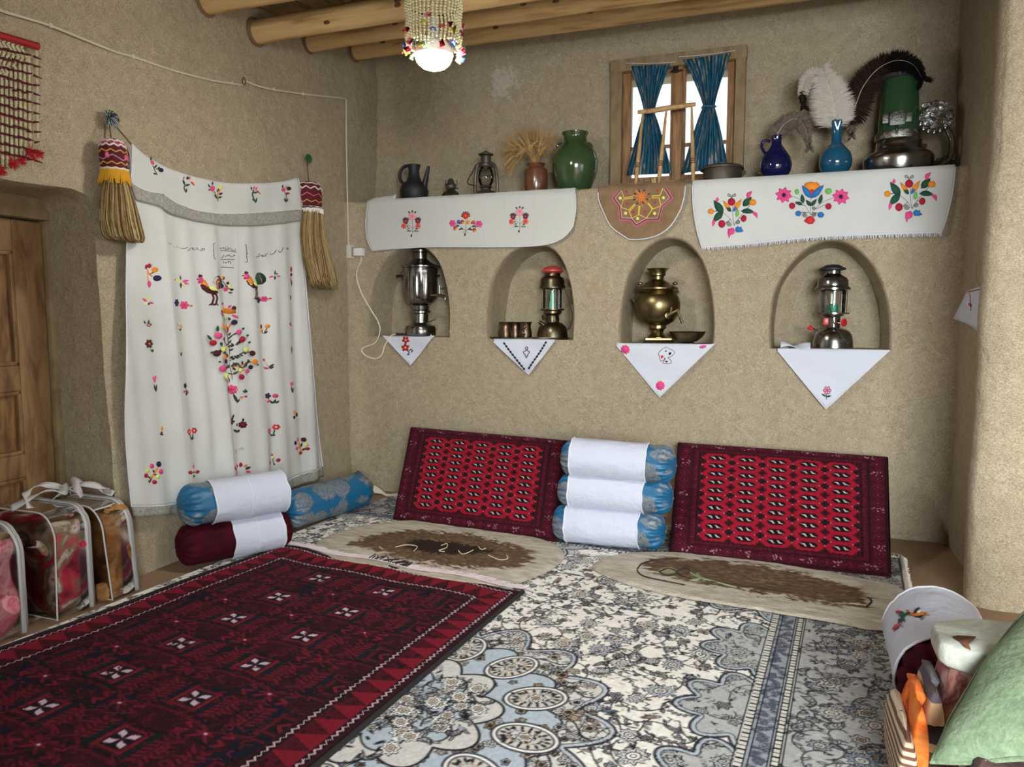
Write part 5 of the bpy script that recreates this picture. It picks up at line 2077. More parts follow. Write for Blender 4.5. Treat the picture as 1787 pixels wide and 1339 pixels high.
Z4 = [
    [('leaf', 195, 90, 182, 68, 6, 'D'), ('leaf', 215, 95, 218, 62, 7, 'D'), ('leaf', 228, 102, 232, 84, 8, 'R'), ('leaf', 208, 98, 202, 84, 5, 'd'), ('st', [(200, 100), (225, 106)], 3, 'D')],
    [('leaf', 382, 105, 378, 84, 6, 'd'), ('leaf', 398, 108, 400, 78, 6, 'Y'), ('leaf', 405, 115, 425, 100, 7, 'O'), ('leaf', 402, 132, 388, 118, 5, 'D'), ('leaf', 404, 132, 415, 116, 5, 'D'), ('e', 402, 98, 6, 7, 0, 'd')],
    [('e', 912, 106, 8, 13, 0, 'R'), ('e', 942, 104, 10, 12, 0, 'O'), ('e', 914, 132, 10, 12, 0, 'O'), ('st', [(912, 118), (926, 150), (940, 116)], 3, 'D'), ('leaf', 930, 150, 942, 132, 5, 'D')],
    [('leaf', 1070, 98, 1078, 78, 7, 'R'), ('leaf', 1076, 104, 1088, 92, 6, 'R')],
    [('fl', 218, 212, 27, 6, 'M', 'd'), ('leaf', 226, 246, 240, 262, 6, 'D'), ('leaf', 240, 264, 246, 244, 5, 'D'), ('st', [(222, 238), (232, 262)], 3, 'g')],
    [('st', [(402, 238), (400, 290)], 4, 'D'), ('leaf', 402, 288, 390, 262, 5, 'D'), ('leaf', 402, 288, 414, 262, 5, 'D'), ('leaf', 402, 262, 404, 236, 5, 'y')],
    [('leaf', 930, 318, 922, 302, 7, 'r'), ('st', [(932, 318), (952, 362)], 3, 'd'), ('leaf', 950, 362, 970, 334, 7, 'D'), ('leaf', 950, 366, 918, 356, 7, 'P'), ('leaf', 952, 366, 972, 352, 5, 'D')],
    [('leaf', 1086, 225, 1086, 275, 6, 'M')],
    [('leaf', 250, 440, 240, 412, 9, 'P'), ('leaf', 252, 440, 262, 404, 9, 'P'), ('leaf', 252, 452, 254, 420, 9, 'f'), ('leaf', 262, 508, 246, 460, 7, 'D'), ('leaf', 262, 508, 266, 462, 7, 'D')],
    [('fl', 428, 470, 18, 5, 'N', 'N'), ('leaf', 425, 504, 402, 506, 8, 'P'), ('e', 448, 510, 11, 11, 0, 'f'), ('st', [(430, 482), (438, 525)], 3, 'D'), ('leaf', 436, 528, 444, 496, 6, 'D'), ('leaf', 434, 528, 424, 518, 5, 'D')],
    [('fl', 730, 494, 28, 8, 'P', 'r'), ('fl', 700, 494, 12, 5, 'N', 'N'), ('leaf', 756, 575, 738, 515, 6, 'D'), ('leaf', 756, 575, 768, 550, 5, 'D'), ('leaf', 766, 545, 790, 536, 5, 'd'), ('e', 800, 536, 8, 6, 0, 'R'), ('leaf', 796, 514, 796, 488, 6, 'G'), ('leaf', 794, 512, 782, 498, 5, 'G'), ('leaf', 798, 512, 808, 498, 5, 'G')],
    [('fl', 944, 533, 19, 5, 'N', 'N'), ('e', 982, 532, 14, 13, 0, 'P'), ('leaf', 962, 560, 934, 572, 8, 'P'), ('leaf', 975, 580, 985, 552, 6, 'D'), ('leaf', 972, 580, 958, 560, 6, 'D'), ('leaf', 985, 578, 1000, 560, 6, 'D')],
    [('leaf', 1086, 470, 1078, 445, 8, 'P'), ('leaf', 1088, 470, 1096, 442, 8, 'f'), ('leaf', 1092, 515, 1080, 470, 5, 'D'), ('leaf', 1092, 515, 1098, 478, 5, 'D')],
    [('e', 1104, 632, 8, 11, 0, 'O'), ('e', 1124, 648, 11, 13, 0, 'M'), ('e', 1104, 664, 9, 11, 0, 'M')],
    [('fl', 726, 690, 22, 6, 'M', 'R'), ('leaf', 720, 675, 706, 650, 5, 'K'), ('leaf', 735, 675, 744, 646, 5, 'K'), ('leaf', 712, 700, 698, 706, 5, 'K'), ('fl', 788, 710, 21, 7, 'M', 'R'), ('leaf', 788, 690, 788, 668, 5, 'K'), ('leaf', 760, 758, 738, 738, 7, 'D'), ('leaf', 760, 758, 774, 740, 7, 'D'), ('leaf', 757, 720, 758, 700, 5, 'D')],
    [('e', 302, 734, 8, 12, 0, 'O'), ('leaf', 296, 770, 302, 750, 8, 'M'), ('leaf', 298, 774, 284, 764, 6, 'M'), ('leaf', 298, 774, 312, 770, 6, 'M')],
    [('fl', 452, 754, 20, 6, 'r', 'W'), ('fl', 496, 746, 18, 6, 'r', 'W'), ('st', [(456, 770), (474, 795), (488, 768)], 3, 'D'), ('leaf', 474, 802, 462, 786, 6, 'D'), ('leaf', 474, 802, 490, 786, 6, 'D')],
    [('fl', 952, 748, 17, 6, 'r', 'W'), ('fl', 992, 724, 17, 6, 'r', 'W'), ('st', [(956, 762), (978, 778), (988, 742)], 3, 'D'), ('leaf', 978, 780, 964, 768, 6, 'G'), ('leaf', 978, 780, 990, 768, 6, 'G')],
    [('e', 1130, 802, 9, 13, 0, 'P'), ('e', 1166, 802, 14, 14, 0, 'M'), ('e', 1112, 822, 9, 13, 0, 'N'), ('e', 1178, 832, 12, 11, 0, 'Y'), ('e', 1184, 857, 11, 10, 0, 'R'), ('e', 1150, 884, 12, 11, 0, 'R'), ('e', 1120, 856, 8, 9, 0, 'P'), ('st', [(1160, 882), (1150, 850), (1140, 818)], 6, 'O'), ('leaf', 1152, 850, 1160, 820, 5, 'D'), ('leaf', 1150, 855, 1124, 840, 5, 'O'), ('leaf', 1160, 870, 1175, 850, 5, 'D')],
    [('e', 270, 952, 19, 18, 0, 'N'), ('e', 225, 964, 14, 15, 0, 'P'), ('e', 198, 992, 15, 14, 0, 'Y'), ('e', 284, 998, 18, 16, 0, 'P'), ('e', 186, 1022, 15, 14, 0, 'R'), ('e', 240, 1062, 14, 13, 0, 'R'), ('e', 260, 1028, 14, 14, 0, 'Y'), ('st', [(208, 1062), (232, 1018), (262, 975)], 6, 'O'), ('leaf', 210, 1065, 222, 1030, 5, 'D'), ('leaf', 212, 1040, 200, 1025, 5, 'D'), ('leaf', 235, 1015, 255, 1018, 5, 'D'), ('leaf', 238, 1005, 230, 985, 5, 'D'), ('leaf', 210, 1068, 200, 1050, 5, 'D')],
    [('e', 448, 1002, 16, 11, 5, 'R'), ('e', 514, 1000, 15, 11, -15, 'R'), ('e', 476, 986, 9, 8, 0, 'Y'), ('leaf', 476, 980, 478, 950, 8, 'P'), ('st', [(478, 985), (480, 1040)], 2.5, 'D'), ('st', [(460, 1002), (505, 1002)], 2.5, 'D'), ('leaf', 478, 1030, 470, 1020, 4, 'K'), ('leaf', 480, 1030, 490, 1020, 4, 'K')],
    [('leaf', 770, 975, 755, 950, 9, 'R'), ('leaf', 786, 972, 786, 940, 9, 'R'), ('leaf', 802, 972, 815, 952, 8, 'O'), ('leaf', 735, 985, 712, 965, 8, 'R'), ('leaf', 745, 990, 735, 965, 7, 'D'), ('leaf', 760, 985, 735, 992, 7, 'O'), ('leaf', 806, 985, 834, 966, 7, 'K'), ('leaf', 808, 996, 834, 1002, 8, 'P'), ('leaf', 755, 1000, 745, 1025, 9, 'P')],
    [('e', 957, 945, 14, 13, 0, 'R'), ('e', 1008, 928, 8, 12, 10, 'R'), ('e', 984, 912, 9, 8, 0, 'Y'), ('leaf', 980, 905, 978, 886, 7, 'P'), ('st', [(982, 912), (994, 955)], 2.5, 'D'), ('leaf', 990, 950, 996, 958, 5, 'K')],
]
for L in Z4:
    e = Emb(ts, 200, 540, S4)
    for s in L:
        getattr(e, s[0])(*s[1:])
    e.done(main)
e = Emb(ts, 200, 540, S4)
e.spiral(748, 872, 14, 1.6, 'K', 1.6).spiral(788, 856, 12, 1.6, 'K', 1.6, -1).st([(760, 872), (770, 856), (778, 868)], 1.6, 'K')
e.done(main, 'embroidered_scroll')

# ---------------------------------------------------------------- ledge cloths on the back wall
BASE = .026


def lfold(p):
    x, z = p.x, p.z
    d = max(0, ZS - z)
    return .004 * math.sin(9 * x + 1) * min(1, d * 5) + .004 * nz(x, z, 2, 5) + .016 * max(0, d - .02) * (1 if d < .3 else 1)


ls = make_surf(1, D, BASE, lfold)
c1 = thing('shelf_runner', 'ribbed white runner with three small bouquets hanging from the ledge', 'cloth', (-2.0, D - .02, ZS - .3))
m1, _ = cloth('runner_cloth', [(642, 352), (690, 349), (800, 344), (1004, 339)], [(650, 438), (690, 434), (760, 431), (850, 431), (920, 430), (958, 426), (985, 414), (1000, 396)],
              [(642, 352), (639, 385), (641, 415), (650, 438)], [(1004, 339), (1005, 360), (1003, 380), (1000, 396)], ls, M_RIB, c1, 90, 24, .06, ZS, .0032)
# curled-up corner of the runner
q = MB()
q.grid(lambda u, v: ls(644 + 46 * u, 350 - 3 * v - 4 * u * v, .002) + Vector((0, .02 * v, .012 * math.sin(v * 2) * (.4 + u))), 8, 4)
mk('turned_corner', q, M_RIB, c1, solid=.0015)
S7 = 430 / 1787


def bouq_a(ox, oy, big):
    e = Emb(ls, 630 + ox * S7, 200 + oy * S7, S7)
    e.st([(0, 80), (0, 40), (0, -20)], 2.4, 'D').st([(0, 40), (-30, 12), (-55, -28)], 2.2, 'D').st([(0, 40), (30, 12), (50, -22)], 2.2, 'D').st([(0, 60), (-40, 42), (-62, 12)], 2, 'D').st([(0, 60), (35, 42), (55, 18)], 2, 'D')
    for x, y, a in ((-20, 40, 200), (-32, 30, 240), (-14, 56, 170), (20, 42, -20), (34, 32, -60), (14, 58, 10), (-26, 52, 150), (30, 54, 30), (-42, 10, 260), (40, 8, -80)):
        a = R_(a)
        e.leaf(x, y, x + 17 * math.cos(a), y + 17 * math.sin(a), 4, 'G')
    for x, y, dx, dy in ((0, -52, -30, -34), (0, -52, 0, -42), (0, -52, 28, -34)):
        e.leaf(x + dx * .6, y + dy * .6, x + dx, y + dy, 6, 'G')
    e.fl(0, -48, 28, 9, 'k', 'r').e(0, -48, 6, None, 0, 'y')
    for s in (-1, 1):
        for k in range(5):
            a = -math.pi / 2 + (k - 2) * .55
            e.leaf(s * 46 + 12 * math.cos(a), -16 + 12 * math.sin(a), s * 46 + 29 * math.cos(a), -16 + 29 * math.sin(a), 5, 'G')
        e.fl(s * 46, -14, 19, 7, 'v', 'd')
        e.fl(s * 58 * (1 if s < 0 else .82), 22, 18, 8, 't', 'r')
    e.e(0, 92, 5, 9, 0, 'K')
    e.done(m1, 'embroidered_bouquet')


bouq_a(374, 788, 0)
bouq_a(1152, 756, 1)
e = Emb(ls, 630 + 762 * S7, 200 + 785 * S7, S7)
e.st([(0, 80), (0, 20), (0, -30)], 2.6, 'D').st([(0, 60), (-50, 20), (-80, 5)], 2.2, 'D').st([(0, 60), (50, 22), (85, 5)], 2.2, 'D')
for x, y, a in ((-30, 44, 160), (-48, 28, 200), (-20, 50, 220), (-60, 18, 130), (28, 46, 20), (46, 30, -20), (20, 52, -40), (62, 20, 50), (-38, 12, 250), (40, 10, -70)):
    a = R_(a)
    e.leaf(x, y, x + 22 * math.cos(a), y + 22 * math.sin(a), 6, 'G')
for k in range(7):
    a = -math.pi / 2 + (k - 3) * .55
    e.leaf(18 * math.cos(a), -50 + 18 * math.sin(a), 36 * math.cos(a), -50 + 36 * math.sin(a), 6, 'G')
e.fl(0, -50, 24, 7, 'r', 'O')
e.fl(-92, 5, 24, 6, 'P', 'P').fl(98, 10, 24, 6, 'P', 'P')
for x, y, c, d in ((-48, -5, 'B', 'v'), (-20, -5, 'r', 'y'), (22, -2, 'O', 'y'), (60, -2, 't', 'r'), (-70, 42, 'r', 'y'), (66, 54, 'r', 'y')):
    e.e(x, y, 13, 15, 0, c).e(x + 3, y + 5, 8, 7, 30, d)
e.e(0, 88, 5, 10, 0, 'K').st([(-18, 72), (-8, 66), (0, 74), (10, 66), (18, 72)], 1.6, 'd')
e.done(m1, 'embroidered_bouquet')

# half-round brown felt with a star design
c2 = thing('embroidered_felt_disc', 'round brown felt with a yellow and pink star hanging over the ledge', 'cloth', (-.85, D - .02, ZS - .3))
m2, _ = cloth('felt_cloth', [(1044, 336), (1100, 332), (1150, 328), (1196, 325)], [(1052, 368), (1066, 395), (1090, 413), (1100, 418), (1125, 417), (1150, 410), (1172, 393), (1188, 366)],
              [(1044, 336), (1044, 345), (1047, 356), (1052, 368)], [(1196, 325), (1195, 338), (1192, 352), (1188, 366)], ls, mat('brown_felt_cloth', (124, 98, 70), .95, var=(14, (140, 112, 82)), bump=(120, .5, .003)), c2, 60, 22, .05, ZS, .0034)
S8 = 160 / 1787
e = Emb(ls, 1040, 320, S8)
star = [(480, 130), (350, 290), (465, 455), (485, 690), (690, 700), (785, 815), (985, 705), (1220, 700), (1280, 450), (1465, 290), (1345, 95)]
cx, cy = 890, 270
grow = lambda P, k: [(cx + (x - cx) * k, cy + (y - cy) * k) for x, y in P]
e.st(grow(star, 1.06), 17, 'P', 1).st(star, 12, 'N', 1).st(grow(star, .955), 9, 'k', 1)
for P in ([(500, 150), (545, 280), (720, 260)], [(720, 290), (535, 310), (490, 470), (635, 520), (760, 400)], [(650, 550), (705, 680), (825, 620), (840, 440)], [(650, 550), (770, 420)], [(860, 440), (840, 610), (985, 680), (1100, 510), (1010, 390)], [(1020, 385), (1115, 500), (1270, 445), (1235, 285), (1090, 285)], [(1090, 250), (1250, 240), (1305, 100)]):
    e.st(P, 11, 'y', 1)
for k in range(10):
    a = k * math.pi / 5 + .2
    x1, y1 = cx + 175 * math.cos(a), cy + 190 * math.sin(a)
    if y1 < 120:
        y1 = 120
    e.st([(cx, cy), ((cx + x1) / 2, (cy + y1) / 2), (x1, y1)], 14, 'd', 1)
for x, y in ((475, 290), (580, 585), (815, 688), (1148, 590), (1318, 285)):
    e.e(x, y, 30, 30, 0, 'Y')
for x, y in ((605, 395), (735, 560), (960, 555), (1150, 380), (600, 165), (1200, 140)):
    e.e(x, y, 24, 20, 0, 'r')
for x, y, a in ((765, 210, 20), (855, 150, 60), (955, 140, -60), (1035, 210, -20), (755, 325, -20), (820, 395, -60), (920, 385, 60), (1005, 310, 15)):
    e.leaf(x - 34 * math.cos(R_(a)), y - 34 * math.sin(R_(a)), x + 34 * math.cos(R_(a)), y + 34 * math.sin(R_(a)), 13, 'N')
e.done(m2, 'embroidered_star')

# long white runner with bright bouquets and a fringe
c3_ = thing('shelf_runner', 'fringed white runner with large bright bouquets hanging from the ledge', 'cloth', (.1, D - .02, ZS - .3))
m3, p3x = cloth('runner_cloth', [(1208, 325), (1330, 316), (1500, 304), (1667, 292)], [(1225, 432), (1300, 426), (1420, 414), (1530, 409), (1642, 406)], [(1208, 325), (1210, 365), (1217, 405), (1225, 432)],
                [(1667, 292), (1662, 335), (1652, 378), (1642, 406)], ls, M_LINEN, c3_, 100, 26, .07, ZS, .003)
q = MB()
rf = random.Random(31)
for i in range(230):
    p = p3x(i / 229, 1.0)
    a = ls(p.x, p.y, .001)
    dx = rf.uniform(-.004, .004)
    q.tube([a, a + Vector((dx, -.002, -.010)), a + Vector((dx * 2, 0, -.017 - rf.uniform(0, .006)))], [.0016, .0018, .0008], 4)
mk('fringe', q, M_HEM, c3_, kind='stuff')
S9 = 500 / 1787


def bouq_b(ox, oy, mir=1, k=1.0):
    e = Emb(ls, 1200 + ox * S9, 80 + oy * S9, S9 * k)
    X = lambda x: x * mir
    e.st([(0, 100), (-25, 60), (-70, 20)], 2.2, 'K').st([(0, 100), (30, 50), (70, 5)], 2.2, 'K').st([(0, 100), (-10, 40), (-12, -30)], 1.8, 'K').st([(-70, 20), (-110, 0)], 2, 'K').st([(-25, 60), (-60, 88)], 2, 'K').st([(30, 52), (55, 60)], 2, 'K').st([(70, 5), (110, -45)], 2, 'K')
    e.leaf(-70, 25, -130, -60, 24, 'G').leaf(-72, 10, -136, 80, 22, 'G')
    e.leaf(-118, -50, -105, -80, 10, 'P', 6).leaf(-130, 60, -138, 108, 10, 'P', -5)
    e.leaf(52, -20, 108, -80, 22, 'G').leaf(40, 10, 130, 20, 17, 'G', -6)
    e.leaf(80, -68, 112, -115, 14, 'P', -8).leaf(112, 15, 142, 55, 12, 'P', -8)
    e.leaf(-20, 14, -72, -58, 14, 'O').leaf(-20, 14, -52, -22, 12, 'G').leaf(-8, 12, 46, -68, 16, 'O').leaf(-8, 14, 20, -30, 10, 'B')
    e.e(-18, -48, 24, 24, 0, 'R').spiral(-34, -92, 12, 1.4, 'K', 1.8).spiral(0, -92, 12, 1.4, 'K', 1.8, -1).st([(-18, -72), (-24, -86)], 1.8, 'K', 1).st([(-18, -72), (-10, -86)], 1.8, 'K', 1)
    e.e(-146, 12, 19, 18, 0, 'O').st([(-128, 12), (-100, 8)], 2, 'K', 1)
    e.e(115, -45, 22, 20, 0, 'O')
    e.leaf(14, 48, 22, -4, 13, 'g')
    e.e(-78, 90, 22, 24, 0, 'R').e(58, 56, 18, 22, 10, 'R')
    e.spiral(-34, 88, 17, 2, 'K', 1.8).spiral(22, 76, 15, 2, 'K', 1.8, -1)
    e.poly([(-40, 122), (-10, 112), (4, 128), (-2, 150), (-26, 162), (-32, 182), (-42, 150)], 'P')
    e.poly([(4, 118), (20, 104), (34, 112), (44, 106), (46, 122), (58, 134), (40, 142), (12, 142)], 'B')
    e.done(m3, 'embroidered_bouquet')


bouq_b(292, 1022)
bouq_b(1400, 912, 1, 1.06)
e = Emb(ls, 1200, 80, S9)
e.st([(765, 1055), (735, 1000), (690, 955), (655, 940)], 2, 'K').st([(765, 1055), (830, 985), (915, 945)], 2, 'K').st([(765, 1055), (768, 950)], 2, 'K').st([(735, 1000), (672, 985)], 2, 'K').st([(800, 1020), (860, 990)], 2, 'K').st([(755, 1040), (700, 1040)], 2, 'K').st([(775, 1040), (815, 1045)], 2, 'K')
for k in range(2):
    fx, fy = ((600, 932), (955, 942))[k]
    for j in range(8):
        a = j * math.pi / 4 + .2
        e.leaf(fx + 8 * math.cos(a), fy + 8 * math.sin(a), fx + 56 * math.cos(a), fy + 52 * math.sin(a), 15, 'P')
    e.e(fx, fy, 12, 12, 0, 'N')
e.poly([(718, 885), (735, 855), (755, 852), (770, 848), (790, 854), (808, 852), (825, 870), (830, 892), (800, 925), (745, 925)], 'O')
e.e(772, 912, 20, 20, 0, 'r')
e.leaf(772, 952, 712, 872, 20, 'B').leaf(772, 952, 850, 868, 20, 'B')
e.leaf(768, 1002, 738, 962, 12, 'G').leaf(768, 1002, 806, 956, 12, 'G')
e.leaf(720, 985, 712, 925, 13, 'G').leaf(718, 992, 668, 976, 11, 'G').leaf(820, 990, 838, 925, 13, 'G')
e.e(682, 912, 14, 17, 0, 'g').e(878, 908, 21, 19, 0, 'g').e(652, 1000, 19, 20, 0, 'R').e(878, 1003, 19, 20, 0, 'R').e(690, 1048, 18, 17, 0, 'B').e(830, 1056, 20, 18, 0, 'B')
e.spiral(730, 1055, 16, 2, 'K', 1.8).spiral(788, 1052, 15, 2, 'K', 1.8, -1).spiral(786, 1012, 12, 1.6, 'K', 1.8)
e.poly([(725, 1095), (745, 1070), (765, 1062), (785, 1072), (795, 1092), (780, 1112), (755, 1114)], 'r')
e.done(m3, 'embroidered_bouquet')


# ---------------------------------------------------------------- triangular napkins under the recess objects
def napkin(label, T, tip, k, fold=.004, solid=.0014):
    xs = [p[0] for p in T]

    def nf(p):
        return fold * math.sin(14 * p.x + 30 * (p.z - 1)) + .003 * nz(p.x, p.z, 5, 9)
    s = make_surf(1, D, .024, nf)
    t = thing('napkin', label, 'napkin', (at(*tip, 1, D).x, D - .02, at(*tip, 1, D).z), None)
    a, b = T[0], T[-1]
    bot = [a, ((a[0] + tip[0]) / 2, (a[1] + tip[1]) / 2), tip, ((b[0] + tip[0]) / 2, (b[1] + tip[1]) / 2), b]
    bot2 = [Vector((*a, 0)).lerp(Vector((*tip, 0)), i / 8) for i in range(8)] + [Vector((*tip, 0)).lerp(Vector((*b, 0)), i / 8) for i in range(9)]
    q = MB()
    n = 40
    zl = SILL[k]
    fl = 4
    vs_ = []
    for i in range(n + 1):
        u = i / n
        top = curve_fn(T)(u)
        P = Vector((*a, 0)).lerp(Vector((*tip, 0)), u * 2) if u < .5 else Vector((*tip, 0)).lerp(Vector((*b, 0)), u * 2 - 1)
        # move the lower point onto the same column
        top = Vector((P.x, T[0][1] + (T[-1][1] - T[0][1]) * (P.x - a[0]) / (b[0] - a[0]), 0))
        col = []
        p0 = s(top.x, top.y)
        dd = .14 * min(1, 2.2 * min(u, 1 - u))
        for f in range(fl, 0, -1):
            col.append(Vector((p0.x, p0.y + (dd + .026) * f / fl + .0, zl + .002)))
        for j in range(13):
            v = j / 12
            p3 = s(top.x + (P.x - top.x) * v, top.y + (P.y - top.y) * v)
            if j == 0:
                p3.z = zl + .003
            col.append(p3)
        vs_.append(col)
    m = len(vs_[0])
    q.add([p for c in vs_ for p in c], [(i * m + j, (i + 1) * m + j, (i + 1) * m + j + 1, i * m + j + 1) for i in range(n) for j in range(m - 1)])
    o = mk('napkin_cloth', q, M_POPLIN, t, solid=solid, sharp=0)
    h = MB()
    h.tube([s(p.x, p.y, .0008) for p in bot2], .0028, 6)
    mk('hem', h, M_HEM, t)
    return t, o, s


n1, o1, sf = napkin('small white napkin with two red flowers hanging under the chrome samovar', [(668, 586), (757, 586)], (717, 637), 0)
e = Emb(sf, 680, 430, 120 / 730)
e.fl(170, 995, 40, 5, 'R', 'y', 20).fl(165, 1075, 42, 5, 'R', 'y', 50)
e.st([(185, 1100), (205, 1130), (200, 1155), (185, 1140)], 5, 'K').st([(205, 1110), (225, 1095), (240, 1110), (225, 1125)], 5, 'K').spiral(120, 1030, 14, 1.2, 'y', 2.5).spiral(205, 1045, 12, 1.2, 'y', 2.5)
e.done(o1)
n2, o2, sf = napkin('white napkin with black stitched bands hanging under the copper cups', [(862, 597), (968, 595)], (922, 654), 1, .006)
e = Emb(sf, 860, 450, 150 / 956)
for k in range(10):
    t = k / 9
    x, y = 130 + (350 - 130) * t, 955 + (1235 - 955) * t
    e.leaf(x - 12, y - 16, x + 14, y + 16, 12, 'K')
    x, y = 590 + (410 - 590) * t, 945 + (1225 - 945) * t
    e.leaf(x + 12, y - 16, x - 12, y + 16, 12, 'K')
    if k < 9:
        e.e(590 + (410 - 590) * (t + .055), 945 + (1225 - 945) * (t + .055), 4, None, 0, 'K', 6).e(130 + 220 * (t + .055), 955 + 280 * (t + .055), 4, None, 0, 'K', 6)
e.st([(380, 990), (362, 1005), (378, 1030), (345, 1045), (365, 1080), (380, 1112), (395, 1075), (412, 1048), (388, 1030), (390, 1000), (380, 990)], 4, 'M')
e.done(o2, 'stitched_bands', 'stuff')
n3, o3, sf = napkin('white napkin with bright pink flowers hanging under the brass samovar', [(1076, 603), (1247, 600)], (1151, 693), 2)
for x, y in ((60, 858), (387, 1195)):
    e = Emb(sf, 1080, 450, 180 / 964)
    for a in (20, 60, 100, 250, 290):
        e.leaf(x + 24 * math.cos(R_(a)), y - 24 * math.sin(R_(a)), x + 58 * math.cos(R_(a)), y - 62 * math.sin(R_(a)), 6, 'Y')
    e.fl(x, y, 42, 9, 'P', 'P').e(x, y, 26, 26, 0, 'P').e(x, y, 5, None, 0, 'N')
    e.done(o3)
e = Emb(sf, 1080, 450, 180 / 964)
e.e(785, 832, 34, 14, -10, 'P').done(o3)
e = Emb(sf, 1080, 450, 180 / 964)
e.st([(435, 830), (375, 885), (378, 920), (390, 962), (415, 960), (432, 935), (430, 955), (412, 985), (490, 985), (480, 950), (460, 935), (500, 915), (520, 880), (470, 850), (435, 830)], 4, 'M')
e.e(405, 925, 12, 16, 20, 'r').leaf(468, 910, 488, 880, 12, 'N').leaf(432, 968, 462, 972, 9, 'M').e(440, 872, 8, 8, 0, 'D').e(436, 846, 6, 4, 0, 'r')
e.done(o3, 'embroidered_outline', 'stuff')
n4, o4, sf = napkin('plain white napkin with one outlined pink flower under the chrome pressure lantern', [(1357, 612), (1553, 611)], (1441, 714), 3, .005)
e = Emb(sf, 1340, 440, 230 / 1100)
for k in range(6):
    a = k * math.pi / 3
    e.e(495 + 20 * math.cos(a), 1155 + 20 * math.sin(a), 16, 12, math.degrees(a), 'v').e(495 + 20 * math.cos(a), 1155 + 20 * math.sin(a), 11, 8, math.degrees(a), 'k')
e.e(495, 1155, 8, None, 0, 'P').st([(490, 1180), (487, 1228)], 3, 'G').leaf(487, 1205, 445, 1182, 8, 'G').leaf(487, 1208, 530, 1198, 8, 'G')
e.done(o4)
q = MB()
q.grid(lambda u, v: Vector((at(1362 + 52 * u, 612, 1, D).x, D - .015 + .10 * v + .01 * math.sin(7 * u), SILL[3] + .006 + .026 * math.sin(math.pi * v) * (1 - .3 * u) + .012 * math.sin(6 * u + 4 * v))), 14, 8)
mk('crumpled_corner', q, M_POPLIN, n4, solid=.0014, sharp=0)

# cloth hanging from the side recess of the alcove
sr = lambda px_, py_, lift=0.0: at(px_, py_, 0, RX - .03 - lift)
c5 = thing('side_recess_cloth', 'small white cloth with a red stitched band hanging in the alcove side recess', 'cloth', (RX - .03, 3.75, 1.1))
m5, _ = cloth('cloth_drop', [(1688, 508), (1705, 502), (1727, 496)], [(1664, 556), (1690, 566), (1727, 590)], [(1688, 508), (1680, 525), (1664, 556)], [(1727, 496), (1727, 540), (1727, 590)], sr, M_POPLIN, c5, 20, 14, hem=.002)
e = Emb(sr, 1587, 0, 200 / 446)
e.st([(220, 1138), (296, 1122)], 4, 'v', 1).st([(234, 1140), (238, 1165)], 3, 'r', 1).st([(237, 1165), (239, 1210)], 2.5, 'D', 1).st([(284, 1180), (280, 1210), (275, 1245)], 3, 'v', 1).leaf(230, 1180, 244, 1195, 5, 'R').e(282, 1190, 5, 9, 0, 'R')
e.done(m5, 'stitched_band', 'stuff')

# ================================================================== THINGS ON THE LEDGE AND IN THE RECESSES
M_CHROME = mat('old_chrome', (170, 170, 168), .20, 1.0, var=(20, (130, 129, 126)))
M_BRASS = mat('aged_brass', (142, 126, 88), .33, 1.0, var=(14, (106, 94, 66)))
M_DBRASS = mat('dark_bronze', (122, 110, 88), .34, 1.0, var=(16, (88, 78, 60)))
M_COPPER = mat('old_copper', (128, 106, 88), .36, 1.0, var=(18, (96, 80, 66)), bump=(60, .3, .002))
M_BLACKJ = mat('sooty_black_metal', (38, 38, 42), .55, .4, var=(12, (54, 54, 58)), bump=(60, .2, .002))
M_LANT = mat('weathered_lantern_tin', (104, 98, 88), .5, .7, var=(18, (70, 64, 56)), bump=(70, .3, .002))
M_GREENG = mat('green_glaze', (58, 80, 48), .12, var=(7, (48, 68, 42)), coat=.6)
M_CLAY = mat('brown_glaze', (112, 72, 48), .25, var=(14, (88, 54, 36)), coat=.4, bump=(20, .1, .003))
M_BISQUE = mat('bare_clay', (150, 112, 88), .8, bump=(50, .2, .002))
M_NAVYG = mat('cobalt_glaze', (18, 22, 66), .1, coat=.7)
M_TEALG = mat('turquoise_blue_glaze', (30, 84, 112), .1, var=(6, (24, 72, 100)), coat=.7)
M_ENAM = mat('green_enamel', (36, 66, 40), .2, coat=.5)
M_POT = mat('tarnished_copper_pot', (92, 84, 72), .5, .5, var=(12, (70, 62, 52)), bump=(30, .3, .004))
M_CGLASS = glassy('lamp_glass', (238, 240, 238), -.01)
M_GGLASS = glassy('thick_clear_glass', (214, 222, 214), .12)
M_REDP = mat('red_plastic', (190, 30, 34), .35)
M_REDC = mat('faded_red_enamel', (188, 66, 66), .4)
M_GREENL = mat('pale_green_mantle', (130, 206, 170), .6)
M_WICK = mat('teal_mantle', (40, 140, 110), .6)
M_WOODL = mat('turned_light_wood', (196, 156, 104), .55, stops=(8, [(.3, (168, 124, 76)), (.6, (206, 168, 116))]), stretch=(5, 5, 1))
M_WOODD = mat('dark_turned_ring', (96, 66, 40), .6)
YL = D + .16


def lat(bx, yp, prof, z0=None, n=40, flute=None, mb=None):
    p = at(bx, prof[0][1], 1, yp)
    s = sc(p)
    out = [(hw * s, at(bx, py, 1, yp).z) for hw, py in prof]
    if z0 is not None:
        out[0] = (out[0][0], z0)
        if len(out) > 1 and out[1][1] <= z0:
            out[1] = (out[1][0], z0 + .002)
    q = mb or MB()
    q.lathe(out, (p.x, yp, 0), n, flute=flute)
    return q


def pth(pts, yp, n=6, off=None):
    P = [at(x, y, 1, yp) + (Vector((0, off[i], 0)) if off else Vector((0, 0, 0))) for i, (x, y) in enumerate(pts)]
    return spline(P, n)


